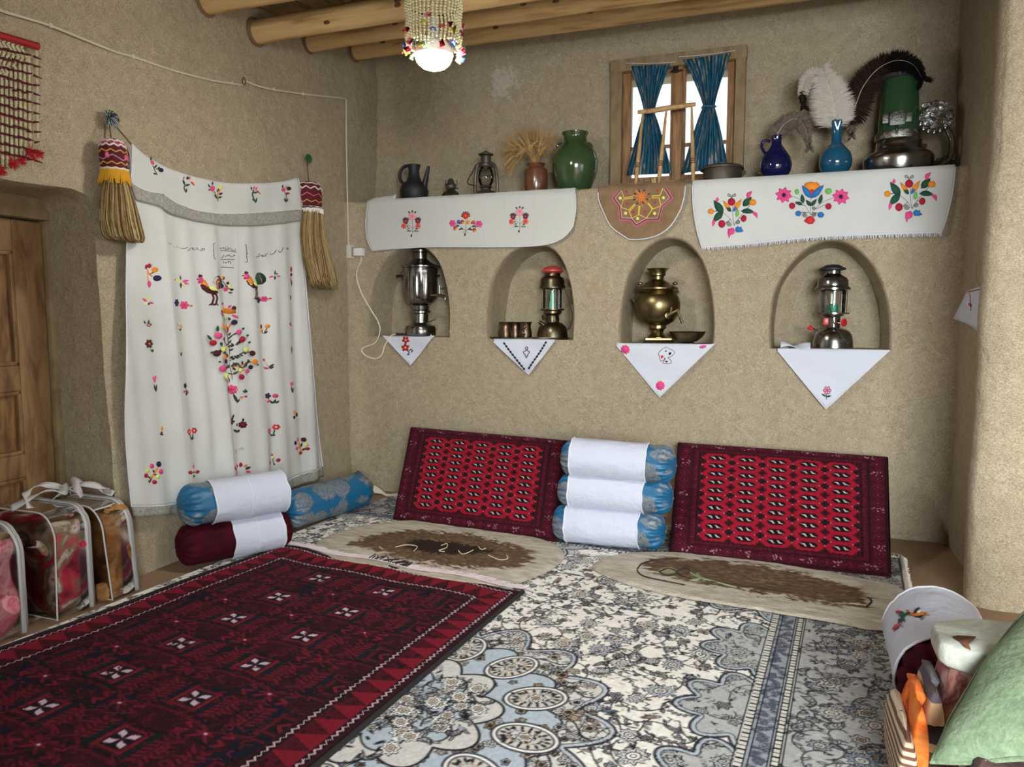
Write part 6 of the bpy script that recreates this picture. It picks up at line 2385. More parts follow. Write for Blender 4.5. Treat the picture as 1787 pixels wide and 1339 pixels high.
def tubepart(name, pts, yp, r, m, parent, n=8, off=None):
    q = MB()
    P = pth(pts, yp, 6, off)
    q.tube(P, [r[0] + (r[1] - r[0]) * i / (len(P) - 1) for i in range(len(P))] if isinstance(r, tuple) else r, n)
    return mk(name, q, m, parent)


def base_of(px, yp, z):
    return (at(px, 400, 1, yp).x, yp, z)


ZC = ZS + .008
# black ewer
t = thing('ewer', 'sooty black ewer with long straight spout on the ledge', 'ewer', base_of(723, YL, ZC))
mk('body', lat(723, YL, [(19, 354), (23, 348), (25, 334), (22, 324), (14, 317), (10, 309), (9, 298), (11, 291), (12, 288), (10, 289), (8, 296)], ZC), M_BLACKJ, t)
tubepart('spout', [(736, 333), (741, 322), (745, 304), (748, 290)], YL, (.024, .010), M_BLACKJ, t)
tubepart('handle', [(714, 289), (704, 292), (698, 302), (699, 314), (706, 322)], YL, .011, M_BLACKJ, t)
# small glass oil lamp
t = thing('oil_lamp', 'small glass oil lamp with dark burner on the ledge', 'oil lamp', base_of(787, YL, ZC))
mk('font', lat(787, YL, [(14, 353), (16, 347), (16, 341), (12, 335), (6, 331)], ZC), M_GGLASS, t)
mk('burner', lat(787, YL, [(6, 331), (9, 328), (9, 324), (11, 323), (7, 321), (5, 315), (3, 312)], None, 24), M_LANT, t)
for x in (778, 784, 791, 797):
    tubepart('chimney_prong', [(787, 325), (x, 322), (x, 314)], YL, .003, M_LANT, t, 6)
tubepart('wick_knob', [(787, 327), (800, 329)], YL, .004, M_LANT, t, 6)
# hurricane lantern
t = thing('hurricane_lantern', 'weathered hurricane lantern with hanging wire handle on the ledge', 'lantern', base_of(848, YL, ZC))
mk('tank', lat(848, YL, [(18, 352), (19, 345), (18, 339), (16, 335), (8, 333)], ZC), M_LANT, t)
mk('burner', lat(848, YL, [(9, 333), (8, 329), (11, 327), (9, 324)], None, 24), M_LANT, t)
mk('globe', lat(848, YL, [(9, 325), (13, 317), (14, 308), (12, 298), (9, 293)], None, 28), M_CGLASS, t)
mk('chimney_cap', lat(848, YL, [(12, 292), (12, 287), (9, 285), (9, 273), (8, 272), (13, 271), (13, 269), (6, 266), (3, 264)], None, 28), M_LANT, t)
for pts in ([(832, 343), (829, 330), (831, 300), (834, 288), (840, 285)], [(865, 343), (868, 330), (866, 300), (862, 288), (856, 285)]):
    tubepart('side_tube', pts, YL, .011, M_LANT, t)
tubepart('guard_wire', [(836, 310), (848, 306), (860, 312)], YL - .05, .002, M_LANT, t, 5)
tubepart('bail_handle', [(832, 286), (824, 302), (816, 316), (819, 322), (829, 324)], YL - .03, .0035, M_IRON, t, 6)
tubepart('lift_wire', [(843, 268), (849, 263)], YL, .002, M_IRON, t, 5)
# jar and dried wheat
t = thing('clay_jar', 'brown glazed clay jar with a bare unglazed foot holding wheat', 'jar', base_of(934, YL, ZC))
mk('foot', lat(935, YL, [(16, 346), (18, 341), (19, 334)], ZC), M_BISQUE, t)
mk('body', lat(935, YL, [(19, 334), (21, 326), (21, 305), (20, 297), (15, 293), (14, 290), (16, 288), (16, 286), (12, 286), (12, 293)]), M_CLAY, t)
M_WHEAT = mat('dried_wheat', (186, 150, 92), .75, var=(30, (158, 120, 68)))
t = thing('wheat_bunch', 'bunch of dried golden wheat ears standing in the clay jar', 'dried wheat', tuple(at(934, 292, 1, YL)))
rw = random.Random(5)
tips = [(882, 262), (884, 248), (893, 243), (903, 236), (912, 230), (920, 227), (930, 232), (938, 226), (947, 232), (956, 236), (964, 240), (966, 247), (886, 272), (882, 286), (893, 296), (902, 284), (897, 262), (908, 252), (921, 245), (933, 248), (944, 246), (953, 254), (960, 262), (948, 268), (905, 270), (912, 262), (925, 256), (940, 260), (900, 250), (890, 256), (915, 240), (928, 238), (952, 244), (887, 292)]
for i, (x, y) in enumerate(tips):
    a = at(934 + rw.uniform(-7, 7), 290, 1, YL + rw.uniform(-.03, .03))
    b = at(x, y, 1, YL + rw.uniform(-.11, .03))
    mid = at((934 * .55 + x * .45), min(y, 262) - 4 if y > 255 else (290 + y) / 2 - 3, 1, YL + rw.uniform(-.06, .03))
    P = spline([a - Vector((0, 0, .10)), a, mid, b], 6)
    q = MB()
    q.tube(P[:-3], .0016, 5)
    d = (P[-1] - P[-7]).normalized()
    u, v = frame_of(d)
    L = rw.uniform(.055, .08)
    for k in range(7):
        c = P[-1] - d * (L * (1 - k / 6) - .01)
        for s in (0, 1, 2):
            ang = s * 2.1 + k * .9
            o_ = (u * math.cos(ang) + v * math.sin(ang))
            m_ = Matrix((u, v, d)).transposed()
            q.ell(c + o_ * .004, (.0042, .0042, .009), 6, rot=m_)
            q.tube([c + o_ * .004 + d * .006, c + o_ * .016 + d * (.05 + .01 * s)], [.0007, .0003], 3)
    mk('wheat_stalk', q, M_WHEAT, t)
# green glazed jar
t = thing('glazed_jar', 'tall green glazed jar with small loop handles on its shoulder', 'jar', base_of(1003, YL, ZC))
mk('body', lat(1003, YL, [(23, 342), (25, 336), (30, 325), (36, 310), (39, 297), (40, 283), (37, 270), (30, 258), (22, 251), (20, 245), (20, 238), (23, 234), (23, 232), (18, 232), (17, 242)], ZC, 56), M_GREENG, t)
mk('bare_foot', lat(1003, YL, [(23.3, 342), (23.6, 338)], ZC, 40), M_BISQUE, t)
tubepart('loop_handle', [(983, 266), (975, 262), (973, 255), (978, 251), (984, 253)], YL, .008, M_GREENG, t)
tubepart('loop_handle', [(1025, 266), (1032, 262), (1032, 255), (1027, 250), (1021, 252)], YL, .008, M_GREENG, t)
tubepart('loop_handle', [(994, 269), (996, 260), (999, 252), (1004, 251)], YL - .105, .008, M_GREENG, t, 8, [0, .0, .03, .045])
tubepart('loop_handle', [(1012, 268), (1014, 260), (1015, 252), (1013, 250)], YL + .085, .008, M_GREENG, t)

# wooden three-legged stand leaning at the window
t = thing('spinning_stand', 'light wooden stand with crossbar and three turned legs leaning at the window', 'wooden stand', tuple(at(1150, 325, 1, D + .06)))
q = MB()
P = pth([(1113, 196), (1140, 193), (1170, 188), (1214, 182)], D + .24, 6)
q.tube(P, [.011 + .005 * math.sin(math.pi * i / (len(P) - 1)) for i in range(len(P))], 10)
mk('crossbar', q, M_WOODL, t)
for top, bot in (((1122, 196), (1109, 326)), ((1163, 191), (1149, 324)), ((1207, 185), (1210, 316))):
    a, b = at(*top, 1, D + .235), at(*bot, 1, D + .06)
    b.z = ZS + .004
    q = MB()
    n = 24
    q.tube([a.lerp(b, i / n) for i in range(n + 1)], [.006 + .006 * min(1, i / 14) - (.003 if i > 21 else 0) for i in range(n + 1)], 10)
    lg = mk('leg', q, M_WOODL, t)
    for k in (.70, .725, .75):
        q = MB()
        c = a.lerp(b, k)
        dv = (b - a).normalized()
        q.tube([c - dv * .003, c + dv * .003], .0135, 12)
        mk('turned_ring', q, M_WOODD, lg)
t = thing('wooden_whorl', 'small pale wooden whorl lying on the ledge below the window', 'whorl', tuple(at(1140, 326, 1, D + .05)))
q = MB()
c = at(1140, 318, 1, D + .05)
c.z = ZS + .026
q.lathe([(.010, -.012), (.026, -.012), (.026, -.006), (.016, 0), (.026, .006), (.026, .012), (.010, .012)], c, 20, axis=(1, .3, .1))
mk('whorl_body', q, M_WOODL, t)

# pot
t = thing('cooking_pot', 'dull grey lidded copper pot standing before the window', 'pot', base_of(1260, YL, ZC))
mk('pot_body', lat(1260, YL, [(29, 325), (32, 320), (33, 305), (32, 297)], ZC, 48), M_POT, t)
mk('lid', lat(1260, YL, [(37, 297), (37, 294), (33, 291), (20, 288), (8, 287), (8, 284), (5, 283)], None, 48), M_POT, t)
tubepart('ear_handle', [(1292, 300), (1299, 299), (1299, 304), (1292, 306)], YL, .006, M_POT, t)

# cobalt jug
t = thing('glazed_jug', 'cobalt blue glazed jug with small handle holding a feather', 'jug', base_of(1353, YL, ZC))
mk('body', lat(1353, YL, [(15, 316), (18, 311), (25, 300), (27, 289), (24, 276), (16, 264), (9, 254), (8, 246), (10, 238), (9, 237), (6, 246)], ZC, 48), M_NAVYG, t)
tubepart('handle', [(1345, 247), (1337, 245), (1330, 249), (1330, 259), (1336, 268)], YL, .0085, M_NAVYG, t)
# turquoise vase
t = thing('glazed_vase', 'turquoise round-bellied vase with slim flared neck holding feathers', 'vase', base_of(1457, YL, ZC))
mk('body', lat(1457, YL, [(18, 307), (21, 301), (26, 291), (27, 281), (24, 268), (16, 258), (9, 250), (8, 238), (9, 226), (12, 215), (12, 212), (9, 213), (7, 226)], ZC, 48,
                lambda r, z, th: r * (1 + (.10 * math.cos(6 * th) if z > at(1457, 218, 1, YL).z else 0))), M_TEALG, t)


# feathers: quill with separate barbs
def feather(label, pts, wl, wr, cols, seed, droop=.5, tipcol=None, offs=None, bl=1.0, group=None):
    P = [at(x, y, 1, YL + (offs[i] if offs else 0)) for i, (x, y) in enumerate(pts)]
    P = spline(P, 20)
    n = len(P)
    t = thing('feather', label, 'feather', tuple(P[0]), group)
    r = random.Random(seed)
    q = MB()
    q.tube(P, [.0026 * (1 - .8 * i / n) for i in range(n)], 6)
    mk('quill', q, mat('pale_quill', (206, 196, 176), .5), t)
    q = MB()
    view = Vector((0, -1, 0))
    for i in range(int(n * .10), n):
        f = i / n
        d = (P[min(i + 1, n - 1)] - P[i - 1]).normalized()
        side = d.cross(view).normalized()
        prof = math.sin(math.pi * min(1, .10 + .9 * f) ** .7) ** .6 if f < .97 else .5
        for s, w in ((1, wl), (-1, wr)):
            for k in range(16):
                base = P[i] + d * r.uniform(-.010, .010)
                L = w * prof * r.uniform(.5, 1.2) * bl
                tip = base + side * s * L * .86 + d * L * .55 + view * r.uniform(-.025, .03) + Vector((0, 0, -droop * L * r.uniform(.2, .9)))
                mid = base.lerp(tip, .5) + d * L * .12 + view * r.uniform(-.006, .012)
                h = d * .0021
                mi = 1 if (tipcol and f > tipcol) else (0 if r.random() < .72 else 2)
                q.add([base - h, base + h, mid + h * 1.3, tip, mid - h * 1.3], [(0, 1, 2, 4), (4, 2, 3)], mi)
    mk('barbs', q, cols, t, kind='stuff', sharp=0)
    return t


FW = mat('white_plume', (226, 220, 208), .85)
_nt = FW.node_tree
_tr = _nt.nodes.new('ShaderNodeBsdfTranslucent')
_tr.inputs[0].default_value = rgba((226, 220, 208))
_mx = _nt.nodes.new('ShaderNodeMixShader')
_mx.inputs[0].default_value = .5
_nt.links.new(_nt.nodes['Principled BSDF'].outputs[0], _mx.inputs[1])
_nt.links.new(_tr.outputs[0], _mx.inputs[2])
_nt.links.new(_mx.outputs[0], _nt.nodes['Material Output'].inputs[0])
FB = mat('dark_brown_plume', (36, 28, 23), .8, spec=.05)
FG = mat('grey_brown_plume', (118, 106, 94), .85, spec=.05)
FD = mat('sooty_plume', (18, 15, 14), .7, spec=.05)
feather('curled grey-brown feather drooping from the cobalt jug', [(1354, 250), (1358, 232), (1372, 214), (1392, 208), (1406, 226), (1412, 258)], .058, .055, [FG, FB, mat('dusty_plume', (86, 76, 66), .85)], 1, .3, offs=[0, 0, -.03, -.05, -.05, -.04])
feather('tall white ostrich feather rising from the turquoise vase', [(1457, 230), (1457, 210), (1454, 180), (1446, 150), (1436, 126)], .115, .125, [FW, FW, mat('pale_grey_plume', (190, 182, 170), .85)], 2, .42, offs=[0, -.01, -.02, -.03, -.04])
feather('white feather with brown tip curling over the turquoise vase', [(1456, 232), (1452, 205), (1440, 150), (1424, 132), (1408, 138), (1400, 160), (1402, 186)], .045, .062, [FW, FB, mat('pale_grey_plume', (190, 182, 170), .85)], 3, .2, .84, offs=[0, .02, -.01, -.04, -.06, -.07, -.06])
feather('dark brown ostrich feather arching over the green heater', [(1460, 232), (1466, 210), (1490, 188), (1506, 152), (1530, 122), (1562, 106), (1592, 112), (1610, 138)], .085, .095, [FB, FD, mat('rusty_plume', (52, 38, 28), .8, spec=.05)], 4, .45, .62, offs=[0, .01, .02, .02, .0, -.06, -.07, -.06])
feather('grey feather hanging behind the turquoise vase neck', [(1458, 236), (1462, 208), (1476, 196), (1484, 212), (1486, 236)], .05, .05, [FG, FG, FB], 6, .5, offs=[0, .02, .03, .03, .03])

# kerosene heater
t = thing('kerosene_heater', 'green enamel kerosene heater on a wide chrome base', 'heater', base_of(1565, YL + .01, ZC))
yh = YL + .01
mk('base', lat(1566, yh, [(52, 303), (54, 298), (55, 286), (56, 279), (55, 276), (50, 270), (40, 265), (37, 261), (36, 255), (36, 249), (34, 246)], ZC, 60), M_CHROME, t)
mk('column', lat(1567, yh, [(34, 246), (33, 240), (31, 200), (29, 160), (27, 140)], None, 56), M_ENAM, t)
mk('top_rim', lat(1568, yh, [(29, 141), (31, 139), (31, 134), (22, 131), (6, 130)], None, 48), M_BLACKJ, t)
mk('band', lat(1566, yh, [(35.5, 246), (36, 243), (36, 236), (35, 233)], None, 56, lambda r, z, th: r * (1 + .012 * math.cos(26 * th) * math.sin(z * 700))), mat('embossed_steel_band', (150, 148, 140), .25, 1.0, bump=(160, .9, .004)), t)
q = MB()
c = at(1566, 206, 1, yh - .108)
q.box(c, (.075, .010, .072)).box(c + Vector((-.055, .012, .004)), (.03, .01, .05)).box(c + Vector((.055, .012, .004)), (.03, .01, .05))
q.tube([c + Vector((0, .0, -.036)), c + Vector((0, .0, -.085))], .006, 8)
mk('badge', q, mat('dark_steel_badge', (84, 84, 78), .3, .9, bump=(120, .8, .003)), t, bevel=.003)
q = MB()
c = at(1563, 293, 1, yh - .152)
q.box(c, (.16, .02, .030))
mk('draught_slot', q, mat('slot_shade_black', (12, 12, 12), .9), t, bevel=.006)  # solid black block: the shade inside the opening is put into its colour
tubepart('wick_shaft', [(1598, 258), (1610, 256)], yh - .03, .004, M_DBRASS, t, 6)
q = MB()
q.lathe([(.013, -.004), (.015, 0), (.013, .004)], at(1613, 255, 1, yh - .03), 18, axis=(.3, -1, 0))
mk('wick_knob', q, M_BRASS, t)

# crystal stand in the corner
t = thing('crystal_mirror_stand', 'clear crystal stand with round mirror wrapped in film in the ledge corner', 'ornament', base_of(1645, YL, ZC))
q = MB()
cm = at(1629, 204, 1, YL - .02)
q.lathe([(.001, -.006), (.052, -.006), (.058, 0), (.052, .005), (.044, .001), (.001, .003)], cm, 36, axis=(-.35, -1, .1))
mk('mirror_disc', q, M_CHROME, t)
q = MB()
rg = random.Random(3)
for k in range(16):
    a = k * 2 * math.pi / 16
    c = cm + Vector((.072 * math.cos(a) + .01, .012, .074 * math.sin(a)))
    q.ell(c, (.016, .012, .017), 8)
mk('crystal_rim', q, M_GGLASS, t, kind='stuff')
tubepart('crystal_arm', [(1652, 224), (1660, 240), (1661, 262), (1653, 280), (1640, 287)], YL - .01, (.015, .018), M_GGLASS, t, 10)
q = MB()
for k in range(12):
    p = at(1624 + rg.uniform(0, 38), 280 + rg.uniform(-6, 14), 1, YL + rg.uniform(-.05, .03))
    p.z = max(p.z, ZC + .016)
    q.ell(p, (rg.uniform(.012, .022), .016, rg.uniform(.010, .018)), 8)
mk('crystal_foot', q, M_GGLASS, t, kind='stuff')
q = MB()
q.grid(lambda u, v: at(1606 + 56 * u + 4 * math.sin(9 * v), 182 + 40 * v - 6 * math.sin(3 * u), 1, YL - .07 + .03 * math.sin(11 * u + 7 * v) + .02 * math.sin(23 * v)), 22, 18)
mk('film_wrap', q, glassy('crumpled_film', (252, 252, 252), .10, .12), t, sharp=0)

# ---------------------------------------------------------------- curtains on the window
M_CURT = None
m, nt, b = nt_of('teal_lurex_curtain')
n_ = add_noise(nt, 22, 4, (2.2, 1, .35), .6)
r_c = ramp(nt, n_.outputs['Fac'], [(.36, (40, 118, 150)), (.47, (84, 164, 190)), (.55, (110, 134, 146)), (.64, (200, 208, 212))])
nt.links.new(r_c.outputs[0], b.inputs['Base Color'])
b.inputs['Roughness'].default_value = .6
tr = nt.nodes.new('ShaderNodeBsdfTranslucent')
nt.links.new(r_c.outputs[0], tr.inputs[0])
mx_ = nt.nodes.new('ShaderNodeMixShader')
mx_.inputs[0].default_value = .6
nt.links.new(b.outputs[0], mx_.inputs[1])
nt.links.new(tr.outputs[0], mx_.inputs[2])
nt.links.new(mx_.outputs[0], nt.nodes['Material Output'].inputs[0])
M_CURT = m


def curtain(label, T0, T1, K, kw, B0, B1, seed):
    yc = DU - .085
    t = thing('curtain', label, 'curtain', tuple(at((B0[0] + B1[0]) / 2, B0[1], 1, yc)), 'tied teal curtains on the window')
    T0, T1, K, B0, B1 = [Vector((*p, 0)) for p in (T0, T1, K, B0, B1)]

    def fn(u, v):
        v0 = .44
        if v < v0:
            k = v / v0
            w = (1 - k) ** 1.25
            c = T0.lerp(T1, u) * w + (K + Vector(((u - .5) * 2 * kw, 0, 0))) * (1 - w)
            c.y = T0.lerp(T1, u).y * (1 - k) + K.y * k
        else:
            k = (v - v0) / (1 - v0)
            w = k ** .85
            c = B0.lerp(B1, u) * w + (K + Vector(((u - .5) * 2 * kw, 0, 0))) * (1 - w)
            c.y = B0.lerp(B1, u).y * k + K.y * (1 - k)
        amp = .013 + .022 * abs(v - v0)
        d = amp * math.sin(u * 38 + 1.4 * math.sin(5 * v + seed)) + .006 * math.sin(u * 21 + seed)
        return at(c.x, c.y, 1, yc + d - .01 * math.exp(-((v - v0) / .06) ** 2))
    q = MB()
    q.grid(fn, 120, 60)
    mk('drape', q, M_CURT, t, solid=.0012, sharp=0)
    q = MB()
    ck = at(K.x, K.y, 1, yc - .005)
    s = sc(ck)
    q.tube([ck + Vector((s * kw * 1.15 * math.cos(a), .026 * math.sin(a), .003 * math.sin(2 * a))) for a in [2 * math.pi * k / 20 for k in range(20)]], .006, 6, closed=True)
    mk('tie_band', q, mat('teal_tie', (52, 96, 112), .7), t)
    q = MB()
    a, bq = at(T0.x - 8, T0.y - 5, 1, yc), at(T1.x + 8, T1.y - 4, 1, yc)
    q.tube([a.lerp(bq, k / 8) + Vector((0, 0, -.006 * math.sin(math.pi * k / 8))) for k in range(9)], .0018, 5)
    mk('curtain_cord', q, M_HEM, t)
    return t


curtain('teal curtain tied at the waist on the window sash nearer the green jar', (1099, 115), (1170, 112), (1133, 197), 9, (1093, 306), (1173, 303), 1)
curtain('teal curtain tied at the waist on the window sash nearer the cooking pot', (1193, 104), (1276, 92), (1237, 187), 10, (1189, 303), (1271, 292), 3)

# ---------------------------------------------------------------- recess 1: chrome samovar
YN = D + .115


def zsill(k):
    return SILL[k] + .006


y0 = YN
t = thing('samovar', 'fluted chrome samovar with black knobs in the recess nearest the corner', 'samovar', base_of(734, y0, zsill(0)))
mk('foot', lat(734, y0, [(26, 585), (27, 583), (27, 573), (25, 569), (18, 566), (14, 563), (14, 556)], zsill(0), 48), M_CHROME, t)
mk('stem', lat(734, y0, [(14, 556), (14, 548), (18, 546), (18, 543), (15, 541), (16, 534), (19, 532)], None, 48), M_CHROME, t)
zt, zb = at(734, 485, 1, y0).z, at(734, 522, 1, y0).z
mk('body', lat(734, y0, [(16, 533), (24, 528), (28, 521), (29.5, 514), (30, 500), (30, 486), (30, 478), (31, 471), (30, 468)], None, 96,
                lambda r, z, th: r * (1 - .045 * abs(math.sin(9 * th)) * (1 if zb < z < zt else 0))), M_CHROME, t)
mk('lid', lat(734, y0, [(30, 469), (34, 467), (34, 465), (24, 461), (17, 457), (14, 454), (11, 452), (11, 442), (16, 440), (16, 437), (12, 433), (12, 430)], None, 48), M_CHROME, t)
tubepart('handle_arm', [(709, 490), (703, 488), (699, 483)], y0 - .02, .006, M_CHROME, t)
tubepart('handle_grip', [(692, 482), (708, 481)], y0 - .02, .009, mat('black_bakelite', (20, 18, 18), .4), t)
tubepart('handle_grip', [(758, 482), (767, 481)], y0 + .03, .008, mat('black_bakelite', (20, 18, 18)), t)
tubepart('tap', [(752, 515), (764, 515), (775, 518)], y0 - .09, (.008, .012), M_CHROME, t)
tubepart('tap_spout', [(774, 516), (777, 521), (776, 526)], y0 - .09, .008, M_CHROME, t)
tubepart('tap_lever', [(767, 515), (767, 498)], y0 - .09, .0045, M_CHROME, t)
tubepart('tap_lever', [(769, 505), (780, 502)], y0 - .09, .004, M_CHROME, t)
q = MB()
tubepart('regulator_key', [(748, 562), (754, 560), (758, 557)], y0 - .05, .003, M_CHROME, t)
q.lathe([(.008, -.002), (.010, 0), (.008, .002)], at(759, 557, 1, y0 - .05), 14, axis=(0, 1, 0))
mk('key_ring', q, M_CHROME, t)
for x in (716, 752):
    q = MB()
    p = at(x, 585, 1, y0 - .07)
    p.z = zsill(0) + .004
    q.ell(p, (.012, .012, .008), 10)
    mk('foot_ball', q, M_CHROME, t)

# ---------------------------------------------------------------- recess 2: tray, cups, bronze lantern
t = thing('oval_tray', 'thin dark metal tray lying on the sill of the second recess', 'tray', base_of(925, YN, SILL[1] + .003))
q = MB()
c = Vector((at(926, 594, 1, YN).x, YN - .045, SILL[1] + .0045))
q.lathe([(.001, 0), (.95, 0), (1.0, .005), (.99, .008), (.94, .003), (.001, .003)], (0, 0, 0), 56)
for i, v in enumerate(q.v):
    q.v[i] = Vector((c.x + v.x * .27, c.y + v.y * .085, c.z + v.z))
mk('tray_plate', q, M_DBRASS, t)
for k, (cx, yy, lab) in enumerate(((882, YN - .05, 'dented copper cup at the open end of the row on the tray'), (899, YN - .005, 'dented copper cup standing between the two other cups'), (917, YN - .045, 'copper cup with its curled handle turned outward near the bronze lantern'))):
    t = thing('copper_cup', lab, 'cup', base_of(cx, yy, SILL[1] + .009), 'copper cups on the tray')
    mk('cup_body', lat(cx, yy, [(9.5, 592), (11, 589), (11.5, 583), (10, 575), (9, 570), (10, 565), (12, 562), (11, 562), (8, 570)], SILL[1] + .009, 32), M_COPPER, t)
    if k == 2:
        tubepart('cup_handle', [(913, 567), (917, 565), (919, 570), (914, 575), (912, 581), (917, 584)], yy - .05, .0045, M_COPPER, t, 6)
    else:
        tubepart('cup_handle', [(cx - 2, 567), (cx - 4, 572), (cx - 2, 580)], yy + .055, .0045, M_COPPER, t, 6)


def pressure_lantern(cx, yp, z0, prof, cap, M1, Mcap, label, glass, core, corem, rods, bailp, extras):
    t = thing('pressure_lantern', label, 'lantern', base_of(cx, yp, z0))
    mk('tank', lat(cx, yp, prof['tank'], z0, 48), M1, t)
    mk('collar', lat(cx, yp, prof['collar'], None, 36, lambda r, z, th: r * (1 - .05 * (math.sin(10 * th) > .5))), M1, t)
    mk('gallery', lat(cx, yp, prof['gallery'], None, 40), M1, t)
    mk('glass', lat(cx, yp, glass, None, 40), M_CGLASS, t)
    mk('mantle', lat(cx, yp, core, None, 20), corem, t)
    mk('hood', lat(cx, yp, prof['hood'], None, 60, lambda r, z, th: r * (1 - (.04 if (math.sin(24 * th) > .4 and prof['slot'][0] < z < prof['slot'][1]) else 0))), M1, t)
    mk('cap', lat(cx, yp, cap, None, 40), Mcap, t)
    s = sc((at(cx, 540, 1, yp)))
    for a in (200, 250, 300, 350, 40, 90, 140):
        q = MB()
        aa = R_(a)
        x, y = s * rods[0] * math.cos(aa), s * rods[0] * math.sin(aa)
        cxx = at(cx, 540, 1, yp).x
        q.tube([(cxx + x, yp + y, at(cx, rods[1], 1, yp).z), (cxx + x, yp + y, at(cx, rods[2], 1, yp).z)], .002, 6)
        mk('guard_rod', q, M1, t)
    tubepart('bail_handle', bailp[0], yp - bailp[1], .003, M1, t, 6)
    for e in extras:
        e(t)
    return t


y2 = YN - .01
zz = lambda py: at(964, py, 1, y2).z
pressure_lantern(964, y2, SILL[1] + .012,
                 dict(tank=[(26, 594), (27, 590), (26, 580), (24, 571), (18, 565), (12, 562)], collar=[(12, 563), (12, 556), (11, 550)], gallery=[(11, 551), (16, 547), (16, 543), (21, 541), (21, 539), (17, 539)],
                      hood=[(19, 505), (23, 503), (23, 500), (21, 497), (21, 489), (19, 485), (14, 482), (13, 476)], slot=(zz(496), zz(489))),
                 [(15, 477), (19, 474), (19, 472), (14, 467), (6, 465), (2, 464)], M_DBRASS, M_REDC, 'bronze pressure lantern with a red cap beside the copper cups',
                 [(17, 539), (17, 504)], [(6, 539), (6, 530), (4, 524), (5, 516), (3, 510)], M_GREENL, (18.5, 540, 504), ([(985, 502), (993, 525), (999, 550), (996, 568), (989, 577)], .02),
                 [lambda t: tubepart('pump', [(950, 568), (941, 562)], y2 - .06, (.013, .012), M_DBRASS, t, 10),
                  lambda t: mk('gauge', MB().lathe([(.001, -.006), (.016, -.006), (.018, 0), (.001, .003)], at(949, 554, 1, y2 - .05), 18, axis=(-.3, -1, 0)), M_DBRASS, t),
                  lambda t: tubepart('valve_key', [(966, 558), (967, 563), (972, 560)], y2 - .055, .004, M_DBRASS, t, 6)])
# ---------------------------------------------------------------- recess 3: brass samovar and bowl
y3 = YN
t = thing('samovar', 'round-bellied aged brass samovar on a square foot', 'samovar', base_of(1147, y3, zsill(2)))
q = MB()
c = at(1147, 600, 1, y3)
s = sc(c)
z0 = zsill(2)
for i, (hw, z) in enumerate(((28, z0), (27, z0 + .006), (22, z0 + .016), (22, z0 + .026), (13, z0 + .030))):
    for sx, sy in ((-1, -1), (1, -1), (1, 1), (-1, 1)):
        v = Vector((sx * hw * s, sy * hw * s, 0))
        v.rotate(Matrix.Rotation(.25, 3, 'Z'))
        q.v.append(Vector((c.x, y3, z)) + v)
    if i:
        o = (i - 1) * 4
        for k in range(4):
            q.f.append((o + k, o + (k + 1) % 4, o + 4 + (k + 1) % 4, o + 4 + k))
            q.m.append(0)
q.f += [(3, 2, 1, 0), (16, 17, 18, 19)]
q.m += [0, 0]
mk('square_foot', q, M_BRASS, t, smooth=False)
mk('stem', lat(1147, y3, [(14, 594), (17, 591), (17, 588), (13, 585), (10, 580), (11, 576), (15, 573), (15, 568), (19, 566)], None, 40, lambda r, z, th: r * (1 - .05 * (math.sin(14 * th) > .6))), M_BRASS, t)
mk('belly', lat(1147, y3, [(18, 567), (28, 561), (35, 551), (38.5, 540), (39, 530), (37, 521), (33, 514), (29, 510)], None, 64), M_BRASS, t)
mk('lid', lat(1147, y3, [(30, 511), (33, 508), (36, 505), (36, 503), (30, 500), (23, 497), (20, 494), (15, 491), (11, 488), (11, 483), (14, 481), (14, 475), (17, 471), (20, 469), (18, 469), (13, 474)], None, 56), M_BRASS, t)
for px_, off in ((1117, -.02), (1178, -.02)):
    q = MB()
    q.ell(at(px_, 495, 1, y3 + off), (.016, .012, .010), 12).tube([at(px_, 495, 1, y3 + off), at(px_ + (4 if px_ < 1147 else -4), 502, 1, y3 + off)], .005, 8)
    mk('lid_knob', q, M_BRASS, t)
tubepart('side_handle', [(1116, 530), (1108, 528), (1104, 521)], y3 - .03, (.012, .008), M_BRASS, t)
tubepart('side_handle', [(1180, 512), (1185, 508)], y3 + .03, .008, M_BRASS, t)
tubepart('tap', [(1164, 552), (1173, 547), (1184, 541)], y3 - .125, (.010, .008), M_BRASS, t)
tubepart('tap_spout', [(1182, 541), (1186, 552), (1191, 564)], y3 - .13, (.007, .009), M_BRASS, t)
tubepart('tap_key', [(1170, 546), (1172, 537)], y3 - .13, .005, M_BRASS, t)
q = MB()
q.lathe([(.004, -.004), (.017, -.003), (.019, .002), (.006, .006)], at(1166, 551, 1, y3 - .118), 16, axis=(.5, -1, 0))
mk('tap_rose', q, M_BRASS, t)
t = thing('brass_bowl', 'wide shallow brass bowl standing beside the brass samovar', 'bowl', base_of(1199, YN - .03, zsill(2)))
mk('bowl_body', lat(1199, YN - .03, [(11, 602), (12, 599), (10, 597), (18, 595), (26, 588), (31, 580), (32, 579), (30, 581), (24, 590), (8, 595)], zsill(2), 48), M_BRASS, t)
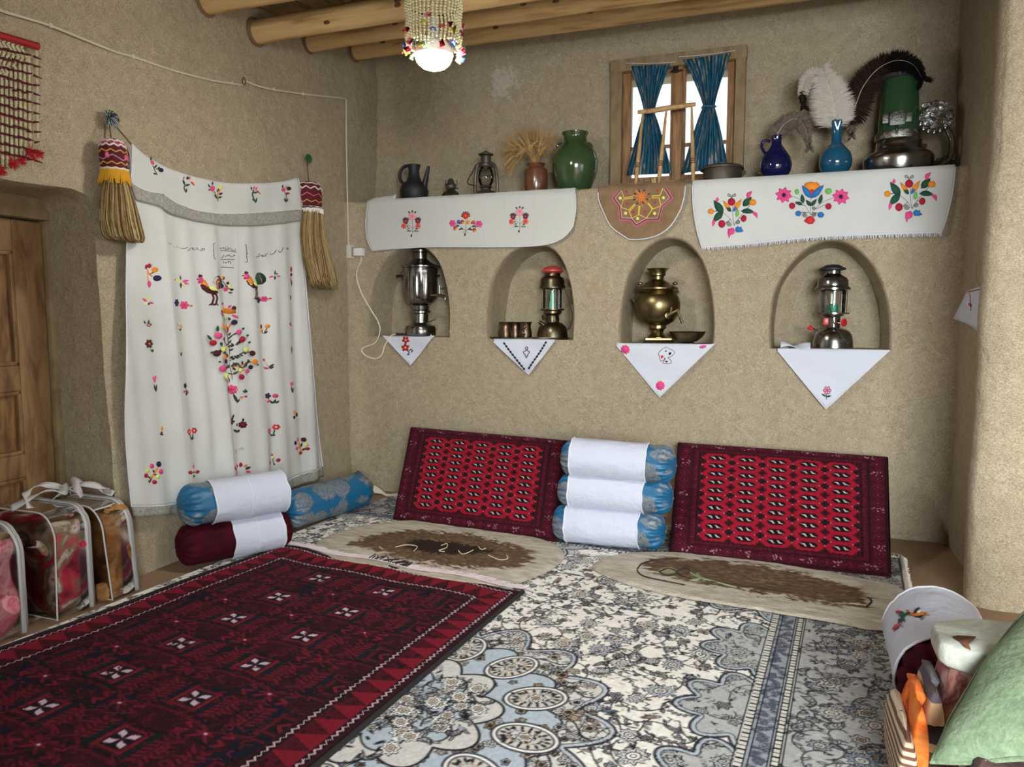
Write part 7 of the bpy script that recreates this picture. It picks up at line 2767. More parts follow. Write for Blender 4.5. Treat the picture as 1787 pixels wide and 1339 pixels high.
# ---------------------------------------------------------------- recess 4: chrome pressure lantern
y4 = YN - .02
zz4 = lambda py: at(1453, py, 1, y4).z
pressure_lantern(1453, y4, zsill(3),
                 dict(tank=[(32, 613), (33, 609), (32, 594), (30, 584), (25, 577), (16, 573), (12, 571)], collar=[(12, 572), (12, 560), (12, 553)], gallery=[(12, 554), (18, 551), (19, 549), (27, 548), (27, 546), (20, 546)],
                      hood=[(24, 508), (29, 506), (29, 503), (25, 499), (25, 490), (22, 485), (15, 481), (12, 478), (12, 472)], slot=(zz4(498), zz4(490))),
                 [(14, 473), (22, 471), (22, 469), (14, 465), (12, 463), (5, 462)], M_CHROME, M_BLACKJ, 'chrome pressure lantern with red plastic knobs on its tank',
                 [(20, 546), (21, 508)], [(9, 546), (9, 532), (7, 531)], M_WICK, (22.5, 547, 506), ([(1442, 506), (1449, 540), (1456, 565), (1468, 585), (1480, 600)], .12),
                 [lambda t: tubepart('pump', [(1426, 579), (1418, 574)], y4 - .06, .008, M_CHROME, t, 8),
                  lambda t: tubepart('pump_knob', [(1419, 576), (1411, 570)], y4 - .062, (.006, .015), M_REDP, t, 10),
                  lambda t: mk('valve_block', MB().box(at(1441, 561, 1, y4 - .05), (.026, .02, .038)), M_REDP, t, bevel=.003),
                  lambda t: mk('hand_wheel', MB().lathe([(.006, -.006), (.020, -.006), (.022, 0), (.020, .006), (.006, .006)], at(1473, 563, 1, y4 - .03), 18, axis=(1, -.7, 0)), M_REDP, t),
                  lambda t: tubepart('wheel_shaft', [(1462, 563), (1473, 563)], y4 - .03, .004, M_CHROME, t, 6),
                  lambda t: mk('filler_cap', MB().ell(at(1410, 606, 1, y4 - .03), (.016, .012, .011), 12), M_REDP, t)])

# ================================================================== LEFT WALL: BROOMS, BEADS, WIRING
def lw(px, py, off=.03):
    return at(px, py, 0, LX + off)


M_BRIST = mat('broom_straw', (168, 142, 92), .8, var=(30, (138, 112, 66)))
M_BRIST2 = mat('broom_straw_dark', (96, 74, 40), .85)
M_YEL = mat('mustard_yarn', (206, 152, 30), .9)
M_WHT = mat('white_yarn', (222, 214, 204), .9)
M_MAR = mat('maroon_knit', (86, 18, 28), .95, bump=(160, .7, .004))
M_PNK = mat('pink_knit', (206, 90, 120), .95)
M_CORD = mat('brown_cord', (92, 70, 44), .9)
M_GTUFT = mat('green_yarn_tuft', (40, 104, 52), .9)
M_PTUFT = mat('violet_yarn_tuft', (70, 56, 120), .9)
M_WTUFT = mat('pale_yarn_tuft', (200, 206, 190), .9)


def broom(label, cap, fr, brist, collar, tuft, cordpts, seed):
    """cap / collar rows are (x_left, x_right, y) outlines in the photo"""
    off = .075
    b0 = lw(*[(cap[0][0] + cap[0][1]) / 2, cap[0][2]], off)
    t = thing('hand_broom', label, 'broom', tuple(lw((brist[-1][0] + brist[-1][1]) / 2, brist[-1][2], off)))
    r = random.Random(seed)

    def ring(x0, x1, y, k=1.0):
        a, b = lw(x0, y, off), lw(x1, y, off)
        return (a + b) / 2, (b - a).length / 2 * k

    def skin(rows, m, name, stripes=None):
        q = MB()
        vs_, n = [], 48
        R = []
        P = [ring(*rw_) for rw_ in rows]
        # resample smoothly
        cs = spline([Vector((c.y, c.z, rad)) for c, rad in P], 5)
        for c in cs:
            for k in range(n):
                a = 2 * math.pi * k / n
                vs_.append(Vector((LX + off + min(c.z, .055) * math.sin(a), c.x + c.z * math.cos(a), c.y)))
        m_ = len(cs)
        fs = [(i * n + k, i * n + (k + 1) % n, (i + 1) * n + (k + 1) % n, (i + 1) * n + k) for i in range(m_ - 1) for k in range(n)]
        fs.append(tuple(range(n)))
        fs.append(tuple((m_ - 1) * n + k for k in range(n - 1, -1, -1)))
        q.add(vs_, fs)
        return mk(name, q, m, t), cs

    body, cs = skin(cap, M_MAR, 'knitted_cap')
    L = len(cs) - 1

    def capring(f, amp, per, col, rad):
        q = MB()
        N = 120
        pts = []
        for k in range(N):
            a = 2 * math.pi * k / N
            ff = min(max(f + amp * (2 * abs(((k * per / N) % 1) - .5) * 2 - 1), 0), 1) * L
            i = min(int(ff), L - 1)
            c = cs[i].lerp(cs[i + 1], ff - i)
            pts.append(Vector((LX + off + (min(c.z, .055) + .001) * math.sin(a), c.x + (c.z + .001) * math.cos(a), c.y)))
        q.tube(pts, rad, 5, closed=True)
        mk('zigzag_band', q, col, body)
    for f, amp, per, col, rad in tuft['bands']:
        capring(f, amp, per, col, rad)
    for f, ang in tuft.get('dots', []):
        i = int(f * L)
        c = cs[i]
        q = MB()
        q.ell((LX + off + min(c.z, .055) * math.sin(ang), c.x + c.z * math.cos(ang), c.y), (.005, .013, .012), 10)
        mk('pink_diamond', q, M_PNK, body)
    # yarn fringe below the cap
    q = MB()
    for k in range(110):
        a = 2 * math.pi * k / 110
        c0, r0 = ring(*fr[0])
        c1, r1 = ring(*fr[1])
        p0 = Vector((LX + off + min(r0, .055) * math.sin(a), c0.y + r0 * math.cos(a), c0.z))
        p1 = Vector((LX + off + min(r1 * 1.02 + .003, .06) * math.sin(a), c1.y + r1 * 1.03 * math.cos(a) + r.uniform(-.003, .003), c1.z + r.uniform(-.006, .012)))
        q.tube([p0, p0.lerp(p1, .5) + Vector((.003, 0, 0)), p1], .0026, 4)
    mk('yarn_fringe', q, collar, t, kind='stuff')
    # straw
    q = MB()
    for k in range(1100):
        a, rr = r.uniform(0, 2 * math.pi), math.sqrt(r.random())
        pts = []
        jit = r.uniform(-.03, .03)
        end = r.uniform(.35, 1.05)
        nb = len(brist)
        for i, rw_ in enumerate(brist):
            c, rad = ring(*rw_)
            f = i / (nb - 1)
            dep = min(rad, .06)
            pts.append(Vector((LX + off + .004 + dep * rr * math.sin(a) * .85, c.y + rad * rr * math.cos(a) * (1 + jit * f) + r.uniform(-.012, .012) * f * f, c.z)))
        pts[-1] = pts[-2].lerp(pts[-1], end)
        q.tube(spline(pts, 3), [r.uniform(.0012, .0024)] * (3 * (nb - 1)) + [.0006], 3, mi=r.choice((0, 0, 1, 2)))
    mk('straw_bristles', q, [M_BRIST, M_BRIST2, mat('broom_straw_pale', (196, 172, 124), .8)], t, kind='stuff', sharp=0)
    for pts in cordpts:
        q = MB()
        q.tube(spline([lw(x, y, .03 if i == 0 else off * .8) for i, (x, y) in enumerate(pts)], 4), .003, 6)
        mk('hanging_cord', q, M_CORD, t)
    tx_, ty_, n, sz, cols = tuft['tuft']
    c = lw(tx_, ty_, .03)
    for ci, colm in enumerate(cols):
        q = MB()
        for k in range(n):
            d = Vector((r.uniform(.2, 1), r.uniform(-1, 1), r.uniform(-1, 1.3))).normalized()
            q.tube([c, c + d * sz * .6 + Vector((0, 0, .004)), c + d * sz + Vector((0, 0, -.006))], .0016, 4)
        mk('yarn_tuft', q, colm, t, kind='stuff')
    return t


broom('straw hand broom with a mustard yarn collar hanging beside the doorway',
      [(190, 202, 243), (184, 208, 247), (179, 213, 258), (179, 215, 272), (181, 216, 286), (182, 217, 298)],
      [(182, 217, 297), (179, 220, 321)],
      [(183, 216, 300), (182, 218, 318), (178, 230, 350), (176, 240, 385), (182, 246, 412), (192, 244, 422)],
      M_YEL, dict(bands=[(.22, .03, 9, M_WHT, .0045), (.30, .03, 11, M_PNK, .003), (.36, .03, 10, M_WHT, .004), (.52, .03, 9, mat('gold_yarn', (200, 160, 80), .9), .0028), (.68, .06, 4, mat('lilac_yarn', (170, 140, 170), .9), .0026), (.82, .03, 9, mat('gold_yarn', (200, 160, 80), .9), .0028), (.97, .02, 10, M_WHT, .005)],
                  dots=[(.66, .45), (.66, 2.7), (.66, 1.2)], tuft=(190, 206, 70, .040, (M_GTUFT, M_WTUFT, M_PTUFT))),
      [[(183, 212), (183, 243)], [(190, 214), (194, 243)], [(196, 214), (212, 232), (229, 252)]], 3)
broom('straw hand broom with a white yarn collar hanging between the hanging and the socket',
      [(534, 544, 318), (529, 551, 322), (528, 555, 332), (528, 556, 345), (531, 556, 358), (532, 556, 366)],
      [(532, 556, 362), (532, 557, 372)],
      [(533, 556, 366), (530, 558, 380), (527, 566, 415), (530, 575, 450), (536, 582, 480), (544, 586, 505)],
      M_WHT, dict(bands=[(.20, .02, 7, M_WHT, .003), (.36, .04, 8, M_WHT, .004), (.55, .04, 6, M_PNK, .003), (.72, .03, 8, mat('gold_yarn', (200, 160, 80), .9), .0024), (.93, .02, 10, mat('black_yarn', (28, 26, 28), .9), .005)],
                  tuft=(536, 276, 60, .030, (M_GTUFT, M_GTUFT))),
      [[(536, 282), (537, 298), (539, 318)]], 9)

# ---------------------------------------------------------------- beaded wall hanging by the doorway
t = thing('beaded_hanging', 'white bead strands on a red rod with red tassels above the doorway', 'bead hanging', tuple(lw(10, 290, .04)))
q = MB()
q.tube([lw(-70, 36, .045), lw(0, 62, .045), lw(66, 81, .045)], .014, 10)
mk('red_rod', q, mat('red_wrapped_rod', (150, 16, 22), .7, bump=(60, .4, .003)), t)
M_BEAD = mat('ivory_bead', (196, 186, 150), .45)
M_DYARN = mat('dark_red_yarn', (82, 16, 24), .9)
M_RTAS = mat('red_tassel_yarn', (176, 20, 34), .9)
rb = random.Random(4)
xs = [-62, -54, -46, -38, -30, -22, -14, -6, 2, 10, 18, 26, 34, 42, 50, 63]
for i, x in enumerate(xs):
    if x == 50:
        y0_, y1_ = 100, 268
    elif x == 63:
        y0_, y1_ = 86, 242
    else:
        y0_, y1_ = 62 + .29 * x, 292 - (.35 * (x - 10) if x > 10 else -.1 * x)
    q = MB()
    n = int((y1_ - y0_) / 3.2)
    for k in range(n):
        y = y0_ + (y1_ - y0_) * k / n
        zig = 0
        if k < n * (.55 - .03 * i) and x < 45:
            zig = 5 * (1 if (k // 6) % 2 else -1) * (1 - 2 * abs((k % 6) / 6 - .5))
        q.ell(lw(x + zig + .012 * (y - 60), y, .034 + .004 * rb.random()), .0060, 6)
    mk('bead_strand', q, M_BEAD, t, kind='stuff')
for j in range(12):
    y = 88 + j * 16.5
    q = MB()
    xe = 68
    q.tube([lw(-66 + k * 9, y - 20 + 2.2 * k + rb.uniform(-1.5, 1.5), .043) for k in range(int((xe + 66) / 9) + 1)], .0028, 5)
    if j % 4 == 3:
        mk('cross_yarn', q, M_RTAS, t)
    q = MB()
    for x in xs:
        p = lw(x + .012 * (y - 60), y - 20 + (x + 66) * .245, .046)
        q.tube([p + Vector((0, -.011, rb.uniform(-.004, .004))), p + Vector((.004, rb.uniform(.006, .018), rb.uniform(-.006, .006)))], [.005, .002], 5)
    mk('yarn_knots', q, M_DYARN, t, kind='stuff')
for x, y, r0 in ((52, 266, .022), (20, 284, .02), (-8, 292, .018), (66, 268, .016), (2, 300, .012), (36, 280, .014), (-30, 296, .02), (-52, 290, .02)):
    q = MB()
    c = lw(x, y, .05)
    for k in range(40):
        d = Vector((rb.uniform(0, .8), rb.uniform(-1, 1), rb.uniform(-1.2, .7))).normalized()
        q.tube([c, c + d * r0 * rb.uniform(.9, 1.7)], [.003, .0012], 4)
    mk('red_tassel', q, M_RTAS, t, kind='stuff')

# ---------------------------------------------------------------- surface wiring, socket, charger
M_WIRE = mat('white_pvc_wire', (204, 196, 176), .5)
t = thing('electric_wire', 'white electric wire stapled across the left wall down to the socket', 'wire', tuple(lw(603, 430, .02)))
q = MB()
q.tube(spline([lw(x, y, .016) for x, y in [(-30, 4), (0, 18), (50, 33), (88, 45), (150, 70), (200, 90), (232, 99), (300, 122), (360, 138), (405, 146), (424, 148), (428, 142), (450, 150), (480, 157), (530, 164), (575, 169), (600, 172), (604, 180), (604, 230), (606, 340), (608, 428)]], 5), .0052, 6)
mk('cable', q, M_WIRE, t)
q = MB()
q.tube([lw(424, 146, .02) + Vector((.006, .012 * math.cos(a), .012 + .018 * math.sin(a))) for a in [k * .5 for k in range(14)]], .003, 5)
mk('cable_loop', q, mat('dark_tape', (74, 62, 48), .8), t)
for x, y in ((88, 45), (232, 99), (405, 145), (478, 156), (529, 164), (604, 250)):
    q = MB()
    q.box(lw(x, y, .02), (.010, .012, .018))
    mk('cable_clip', q, M_WIRE, t, bevel=.002)
t = thing('wall_socket', 'white square wall socket on the left wall near the corner', 'socket', tuple(lw(612, 445, .02)))
M_PLAS = mat('aged_white_plastic', (206, 202, 190), .4)
q = MB()
cs_ = lw(613, 440, .012)
q.box(cs_ + Vector((.004, 0, 0)), (.032, .088, .088))
mk('socket_plate', q, M_PLAS, t, bevel=.004)
q = MB()
q.box(cs_ + Vector((.021, 0, 0)), (.004, .062, .062))
mk('socket_face', q, mat('grey_socket_face', (150, 146, 136), .5), t, bevel=.001)
t = thing('phone_charger', 'white plug-in charger with a cable looping down the wall', 'charger', tuple(cs_ + Vector((.05, 0, -.02))))
q = MB()
q.box(cs_ + Vector((.058, .004, -.002)), (.066, .048, .052))
mk('charger_body', q, mat('white_charger_plastic', (232, 232, 230), .3), t, bevel=.009)
q = MB()
q.lathe([(.018, 0), (.018, .014)], cs_ + Vector((.018, .004, -.002)), 18, axis=(1, 0, 0))
mk('plug_neck', q, mat('grey_plug_neck', (130, 128, 124), .5), t)
q = MB()
p0 = cs_ + Vector((.07, .004, -.03))
bw = lambda x, y, o=.03: at(x, y, 1, D - o)
wirepts = [p0, p0 + Vector((0, 0, -.03)), lw(622, 480, .10), lw(631, 512, .14), bw(648, 542, .15), bw(660, 562, .12), bw(663, 578, .10), bw(655, 598, .09), bw(634, 607, .10), bw(632, 614, .10), bw(640, 622, .09), bw(655, 626, .06), bw(666, 620, .05), bw(672, 602, .04), at(682, 587, 1, D - .02), at(690, 583, 1, D + .03)]
q.tube(spline(wirepts, 8), .0042, 6)
mk('charger_cable', q, mat('white_usb_cable', (224, 216, 200), .45), t)
q = MB()
p = at(697, 584, 1, D + .045)
p.z = SILL[0] + .017
q.box(p, (.055, .018, .014)).box(p + Vector((.035, 0, 0)), (.02, .012, .010))
mk('cable_connector', q, mat('black_connector', (34, 32, 32), .4), t, bevel=.002)

# ================================================================== BEADED PENDANT LAMP
YLM = 2.72
lc = at(757, 78, 1, YLM)
t = thing('pendant_lamp', 'glowing bulb in a shade of hanging bead strands with cloth tufts', 'lamp', (lc.x, lc.y, lc.z + .45))
me_ = bpy.data.materials.new('lit_bulb')
me_.use_nodes = True
nt = me_.node_tree
nt.nodes.clear()
out = nt.nodes.new('ShaderNodeOutputMaterial')
em = nt.nodes.new('ShaderNodeEmission')
em.inputs[0].default_value = (1.0, .985, .955, 1)
em.inputs[1].default_value = BULB_STRENGTH
nt.links.new(em.outputs[0], out.inputs[0])
q = MB()
s = sc(lc)
q.lathe([(.002, -.046), (.024, -.0440), (.046, -.036), (.062, -.022), (.071, -.004), (.074, .012)], (lc.x, lc.y, at(757, 101, 1, YLM).z), 32)
mk('bulb', q, me_, t)
q = MB()
q.lathe([(.0755, .008), (.077, .014), (.070, .040), (.045, .066), (.022, .088)], (lc.x, lc.y, at(757, 101, 1, YLM).z), 32)
mk('bulb_heat_sink', q, mat('white_bulb_body', (226, 226, 222), .4), t)
q = MB()
zb_ = at(757, 101, 1, YLM).z
q.lathe([(.020, .088), (.022, .10), (.022, .15), (.010, .16)], (lc.x, lc.y, zb_), 24)
mk('lamp_holder', q, mat('white_lampholder', (200, 196, 186), .5), t)
q = MB()
q.tube([(lc.x, lc.y, zb_ + .155), (lc.x + .004, lc.y, zb_ + .3), (lc.x, lc.y, 2.80)], .004, 6)
mk('flex', q, M_WIRE, t)
RAD = 48 * s
zr = zb_ + .40
for zz_ in (zr, zb_ + .20):
    q = MB()
    q.tube([(lc.x + RAD * math.cos(a), lc.y + RAD * math.sin(a), zz_) for a in [2 * math.pi * k / 40 for k in range(40)]], .004, 6, closed=True)
    mk('shade_ring', q, M_IRON, t)
q = MB()
for k in range(4):
    a = k * math.pi / 2
    q.tube([(lc.x + RAD * math.cos(a), lc.y + RAD * math.sin(a), zr), (lc.x, lc.y, min(zr + .12, 2.79))], .0015, 5)
mk('shade_hangers', q, M_IRON, t, kind='stuff')
M_PEARL = mat('pearl_bead', (222, 214, 170), .35)
tuftc = [mat('red_cloth_tuft', (196, 34, 50), .9), mat('yellow_cloth_tuft', (222, 206, 60), .9), mat('pink_cloth_tuft', (206, 90, 110), .9), mat('green_cloth_tuft', (90, 130, 80), .9), mat('blue_cloth_tuft', (70, 100, 190), .9), mat('maroon_cloth_tuft', (110, 24, 40), .9)]
for k in range(42):
    a = 2 * math.pi * k / 42 + .05
    ca_, sa = math.cos(a), math.sin(a)
    zend = at(757, 96, 1, YLM).z + rb.uniform(-.01, .03)
    q = MB()
    n = int((zr - zend) / .0105)
    for i in range(n):
        z = zr - (zr - zend) * i / n
        q.ell((lc.x + RAD * ca_ * (1 + .03 * math.sin(i * .7)), lc.y + RAD * sa, z), .0046 + .0012 * (i % 2), 6)
    st = mk('bead_strand', q, M_PEARL, t, kind='stuff')
    for j in range(2):
        z = [zend, zend + .06 + rb.uniform(-.02, .05)][j] if rb.random() < .5 else None
        if z is None:
            continue
        q = MB()
        c = Vector((lc.x + RAD * 1.05 * ca_, lc.y + RAD * 1.05 * sa, z))
        rot = Matrix.Rotation(rb.uniform(0, 6), 3, 'X') @ Matrix.Rotation(rb.uniform(0, 6), 3, 'Y')
        q.add([c + rot @ Vector(p) for p in ((-.014, 0, -.010), (.0, .004, -.002), (.014, 0, -.010), (.012, .003, .012), (-.012, -.003, .010), (0, .010, .004))], [(0, 1, 4), (1, 2, 3), (1, 3, 4), (0, 5, 2), (3, 5, 4)])
        mk('cloth_tuft', q, rb.choice(tuftc), st, solid=.001)

# ================================================================== BLANKET BAGS IN THE DOORWAY
M_CLEAR = glassy('clear_vinyl', (238, 238, 238), .05, .12)
M_ZIP = mat('white_zip_binding', (190, 188, 184), .55, bump=(150, .4, .003))


def fleece(name, stops, scale, dist=1.4, stretch=None):
    return mat(name, stops[0][1], .95, stops=(scale, stops), dist=dist, bump=(80, .5, .006), stretch=stretch)


def lump(c, size, seed, amp, m, name, parent, p=3.2, n=56, folds=None, rotz=0.0, fscale=7):
    """soft folded bundle: superellipsoid with deep wrinkles"""
    q = MB()
    c = Vector(c)
    vs_, fs = [], []
    h = n // 2
    for i in range(h + 1):
        ph = math.pi * i / h
        for k in range(n):
            th = 2 * math.pi * k / n
            d = Vector((math.sin(ph) * math.cos(th), math.sin(ph) * math.sin(th), math.cos(ph)))
            rr = (abs(d.x) ** p + abs(d.y) ** p + abs(d.z) ** p) ** (-1 / p)
            w = d * rr
            P3 = Vector((w.x * size[0] / 2, w.y * size[1] / 2, w.z * size[2] / 2))
            nn = noise.noise(P3 * fscale + Vector((seed, seed * 2, 0)))
            n2 = 1 - abs(noise.noise(P3 * fscale * 1.7 + Vector((seed * 3, 0, seed)))) * 2.2
            disp = amp * (nn * .7 + n2 * .45)
            if folds:
                disp += folds[0] * math.sin(P3.z * folds[1] + 2.0 * nn + seed)
            P3 = P3 + d * disp
            P3.rotate(Matrix.Rotation(rotz, 3, 'Z'))
            vs_.append(c + P3)
    for i in range(h):
        for k in range(n):
            k2 = (k + 1) % n
            fs.append((i * n + k, (i + 1) * n + k, (i + 1) * n + k2, i * n + k2))
    q.add(vs_, fs)
    return mk(name, q, m, parent, sharp=0, org=(c.x, c.y, c.z - size[2] / 2) if parent is None else None)


def bag(label, blabel, y0, y1, xf, xb, h, m, seed, lean=0.0, rc=.10, name='blanket_bag'):
    """clear vinyl storage bag: gusset faces the room (+x), broad sides face along the wall"""
    t = thing(name, label, 'bag', (xf, (y0 + y1) / 2, .0), 'clear blanket bags in the doorway')
    n = 10

    def prof(g=0.0):
        L = []
        L.append((xf - g, .012 + g))
        for k in range(n + 1):
            a = k / n * math.pi / 2
            L.append((xf - rc + (rc - g) * math.cos(a), h - rc + (rc - g) * math.sin(a)))
        for k in range(n + 1):
            a = math.pi / 2 + k / n * math.pi / 2
            L.append((xb + rc + (rc - g) * math.cos(a), h - rc + (rc - g) * math.sin(a)))
        L.append((xb + g, .012 + g))
        return L
    P = prof()

    def pt(x, z, y):
        sag = .008 * nz(x * 5, y * 5, z * 5 + seed)
        return Vector((x - lean * z * .25 + sag, y + lean * z + sag, max(z, .012)))
    q = MB()
    m_ = len(P)
    for y in (y0, (y0 + y1) / 2, y1):
        bul = .012 if y not in (y0, y1) else 0
        q.v += [pt(x + (bul if x > xf - .02 else 0), z, y) for x, z in P]
    for r_i in range(2):
        for k in range(m_ - 1):
            q.f.append((r_i * m_ + k, r_i * m_ + k + 1, (r_i + 1) * m_ + k + 1, (r_i + 1) * m_ + k))
            q.m.append(0)
    mk('vinyl_gusset', q, M_CLEAR, t)
    for y in (y0, y1):
        q = MB()
        cxm, czm = (xf + xb) / 2, h * .45
        q.v = [pt(x, z, y) for x, z in P] + [pt(cxm, czm, y + (-.02 if y == y0 else .015))]
        q.f = [(k, k + 1, m_) for k in range(m_ - 1)] + [(m_ - 1, 0, m_)]
        q.m = [0] * len(q.f)
        mk('vinyl_side', q, M_CLEAR, t, sharp=0)
    q = MB()
    q.tube([pt(x, z, y0) for x, z in P], .0034, 8, closed=True)
    mk('piping', q, M_ZIP, t)
    # broad zip band just inside the far edge
    q = MB()
    W = .022
    for yy in (y1 - W, y1 + .002):
        q.v += [pt(x + (.004 if x > xf - .02 else 0), z + (.004 if z > h - .02 else 0), yy) for x, z in P]
    for k in range(m_ - 1):
        q.f.append((k, k + 1, m_ + k + 1, m_ + k))
        q.m.append(0)
    mk('zip_band', q, M_ZIP, t, solid=.005)
    q = MB()
    q.tube([pt(x + (.007 if x > xf - .02 else 0), z + (.007 if z > h - .02 else 0), y1 - W / 2) for x, z in P], .0035, 6)
    mk('zip', q, mat('grey_zip_teeth', (150, 148, 146), .5), t)
    bl = thing('folded_blanket', blabel, 'blanket', (xf - .1, (y0 + y1) / 2, .02), 'fleece blankets inside the clear bags')
    lump(((xf + xb) / 2 - lean * h * .12, (y0 + y1) / 2 + lean * h * .45, h * .48), ((xf - xb) * .97, (y1 - y0) * .93, h * .94), seed, .010, m, 'fleece_fold', bl, 7.0, 72, (.012, 34), fscale=8)
    return t, pt


mb1 = fleece('pink_fleece', [(.30, (150, 60, 76)), (.42, (214, 150, 152)), (.55, (190, 84, 100)), (.68, (224, 182, 176))], 6)
mb2 = fleece('crimson_olive_fleece', [(.30, (120, 14, 40)), (.42, (190, 40, 66)), (.50, (132, 118, 84)), (.58, (222, 200, 186)), (.66, (170, 32, 64)), (.8, (96, 10, 30))], 6.5)
mb3 = fleece('caramel_fleece', [(.30, (72, 42, 20)), (.45, (140, 92, 44)), (.58, (174, 128, 72)), (.72, (96, 58, 28))], 8)
bag('clear vinyl bag with white zip holding a pink fleece blanket', 'pink fleece blanket folded inside the bag farthest from the hanging', 1.64, 1.895, -2.645, -3.05, .42, mb1, 3, 0)
b2, pt2 = bag('clear vinyl bag with white zip holding a crimson and olive blanket', 'crimson and olive patterned blanket inside the middle clear bag', 2.005, 2.165, -2.63, -3.05, .43, mb2, 5, .02)
b3, pt3 = bag('clear vinyl bag with white zip holding a caramel brown blanket', 'caramel brown fleece blanket inside the bag next to the hanging', 2.235, 2.375, -2.605, -2.98, .415, mb3, 8, -.10)
# knotted carrying straps lying over the tops
for k, (b_, pts) in enumerate(((b2, [(-2.72, 1.99, .455), (-2.78, 2.02, .50), (-2.80, 2.10, .515), (-2.76, 2.17, .49), (-2.70, 2.20, .455)]), (b2, [(-2.80, 1.97, .45), (-2.72, 2.05, .505), (-2.70, 2.12, .49), (-2.78, 2.18, .50), (-2.82, 2.24, .45)]),
                               (b3, [(-2.66, 2.16, .47), (-2.74, 2.20, .51), (-2.80, 2.26, .50), (-2.76, 2.32, .455), (-2.70, 2.35, .43)]), (b3, [(-2.82, 2.16, .44), (-2.74, 2.22, .495), (-2.68, 2.28, .475), (-2.72, 2.34, .43)]))):
    P = spline(pts, 8)
    q = MB()
    n = len(P)
    for i, p in enumerate(P):
        d = (P[min(i + 1, n - 1)] - P[max(i - 1, 0)]).normalized()
        u = d.cross(Vector((.3, 0, 1))).normalized()
        u.rotate(Matrix.Rotation(.8 * math.sin(i * .4 + k), 3, d))
        q.v += [p - u * .014, p + u * .014]
        if i:
            q.f.append((2 * i - 2, 2 * i - 1, 2 * i + 1, 2 * i))
            q.m.append(0)
    mk('carry_strap', q, M_ZIP, b_, solid=.003, sharp=0)

# ================================================================== PILE AT THE WALL END (bottom right)
# bolster lying along the alcove edge, embroidered white sleeve
bolster('maroon velvet bolster with bird-embroidered white sleeve beside the blanket pile', (.475, 2.22, .152), (.50, 2.82, .150), .140, M_VELV, (.16, .84), None, .97, .10)
bo = bpy.data.objects['bolster.006']


def bsurf(px, py, lift=0.0):
    """point on the sleeve's upper surface seen at a photo position"""
    d = (Fv + Rv * ((px - 893.5) / FPX) - Uv * ((py - 669.5) / FPX)).normalized()
    A_, B_ = Vector((.475, 2.22, .152)), Vector((.50, 2.82, .150))
    a = (B_ - A_).normalized()
    lo = 1.2
    p = Cv + d * lo
    for _ in range(220):
        w = p - A_
        dist = (w - a * w.dot(a)).length - (.150 + lift)
        if dist < .0004:
            break
        p = p + d * dist * .9
    return p


e = Emb(bsurf, 1487, 980, 300 / 1119)
e.leaf(370, 345, 490, 335, 16, 'd').leaf(400, 340, 440, 296, 12, 'K').leaf(420, 330, 450, 320, 10, 'W').leaf(430, 365, 465, 350, 9, 'K').leaf(470, 335, 500, 342, 8, 'd')
e.st([(378, 335), (340, 345), (315, 380), (300, 405)], 7, 'G').leaf(340, 345, 310, 320, 9, 'G').leaf(330, 352, 300, 352, 8, 'G').leaf(322, 370, 345, 385, 9, 'G').leaf(315, 375, 295, 385, 8, 'G')
e.leaf(372, 330, 350, 315, 7, 'r').leaf(315, 325, 278, 330, 9, 'R').leaf(300, 405, 258, 445, 10, 'r').leaf(305, 400, 325, 415, 6, 'P')
e.done(bo, 'embroidered_bird')

mw = fleece('white_fleece_brown_spots', [(.3, (160, 164, 152)), (.55, (190, 193, 180)), (.75, (172, 174, 162))], 14, .6)
mp = fleece('rose_taupe_fleece', [(.28, (120, 62, 50)), (.40, (196, 150, 130)), (.50, (150, 74, 84)), (.60, (212, 190, 172)), (.70, (110, 84, 66))], 5.5, 1.6)
mo = fleece('orange_fleece', [(.30, (150, 40, 16)), (.45, (236, 110, 34)), (.6, (244, 150, 70)), (.75, (190, 60, 22))], 9, 1.2)
def band_mat(name, stops, lo, hi):
    m, nt, b = nt_of(name)
    tc = nt.nodes.new('ShaderNodeNewGeometry')
    sp = nt.nodes.new('ShaderNodeSeparateXYZ')
    nt.links.new(tc.outputs['Position'], sp.inputs[0])
    n = add_noise(nt, 9, 3)
    ma = nt.nodes.new('ShaderNodeMath')
    ma.operation = 'MULTIPLY_ADD'
    ma.inputs[1].default_value = .05
    nt.links.new(n.outputs['Fac'], ma.inputs[0])
    nt.links.new(sp.outputs['Z'], ma.inputs[2])
    mr = nt.nodes.new('ShaderNodeMapRange')
    mr.inputs['From Min'].default_value = lo
    mr.inputs['From Max'].default_value = hi
    nt.links.new(ma.outputs[0], mr.inputs[0])
    r = ramp(nt, mr.outputs[0], stops, True)
    nt.links.new(r.outputs[0], b.inputs['Base Color'])
    b.inputs['Roughness'].default_value = .95
    n2 = add_noise(nt, 80, 3)
    add_bump(nt, b, n2.outputs['Fac'], .5, .006)
    return m


mg = band_mat('grey_cream_black_fleece', [(0, (70, 50, 40)), (.30, (150, 116, 80)), (.40, (44, 34, 32)), (.62, (206, 166, 130)), (.86, (96, 92, 98))], .09, .315)
mz = fleece('dark_zebra_fleece', [(.40, (58, 38, 38)), (.48, (92, 66, 62)), (.52, (190, 176, 168)), (.60, (70, 44, 44))], 5, 2.4)


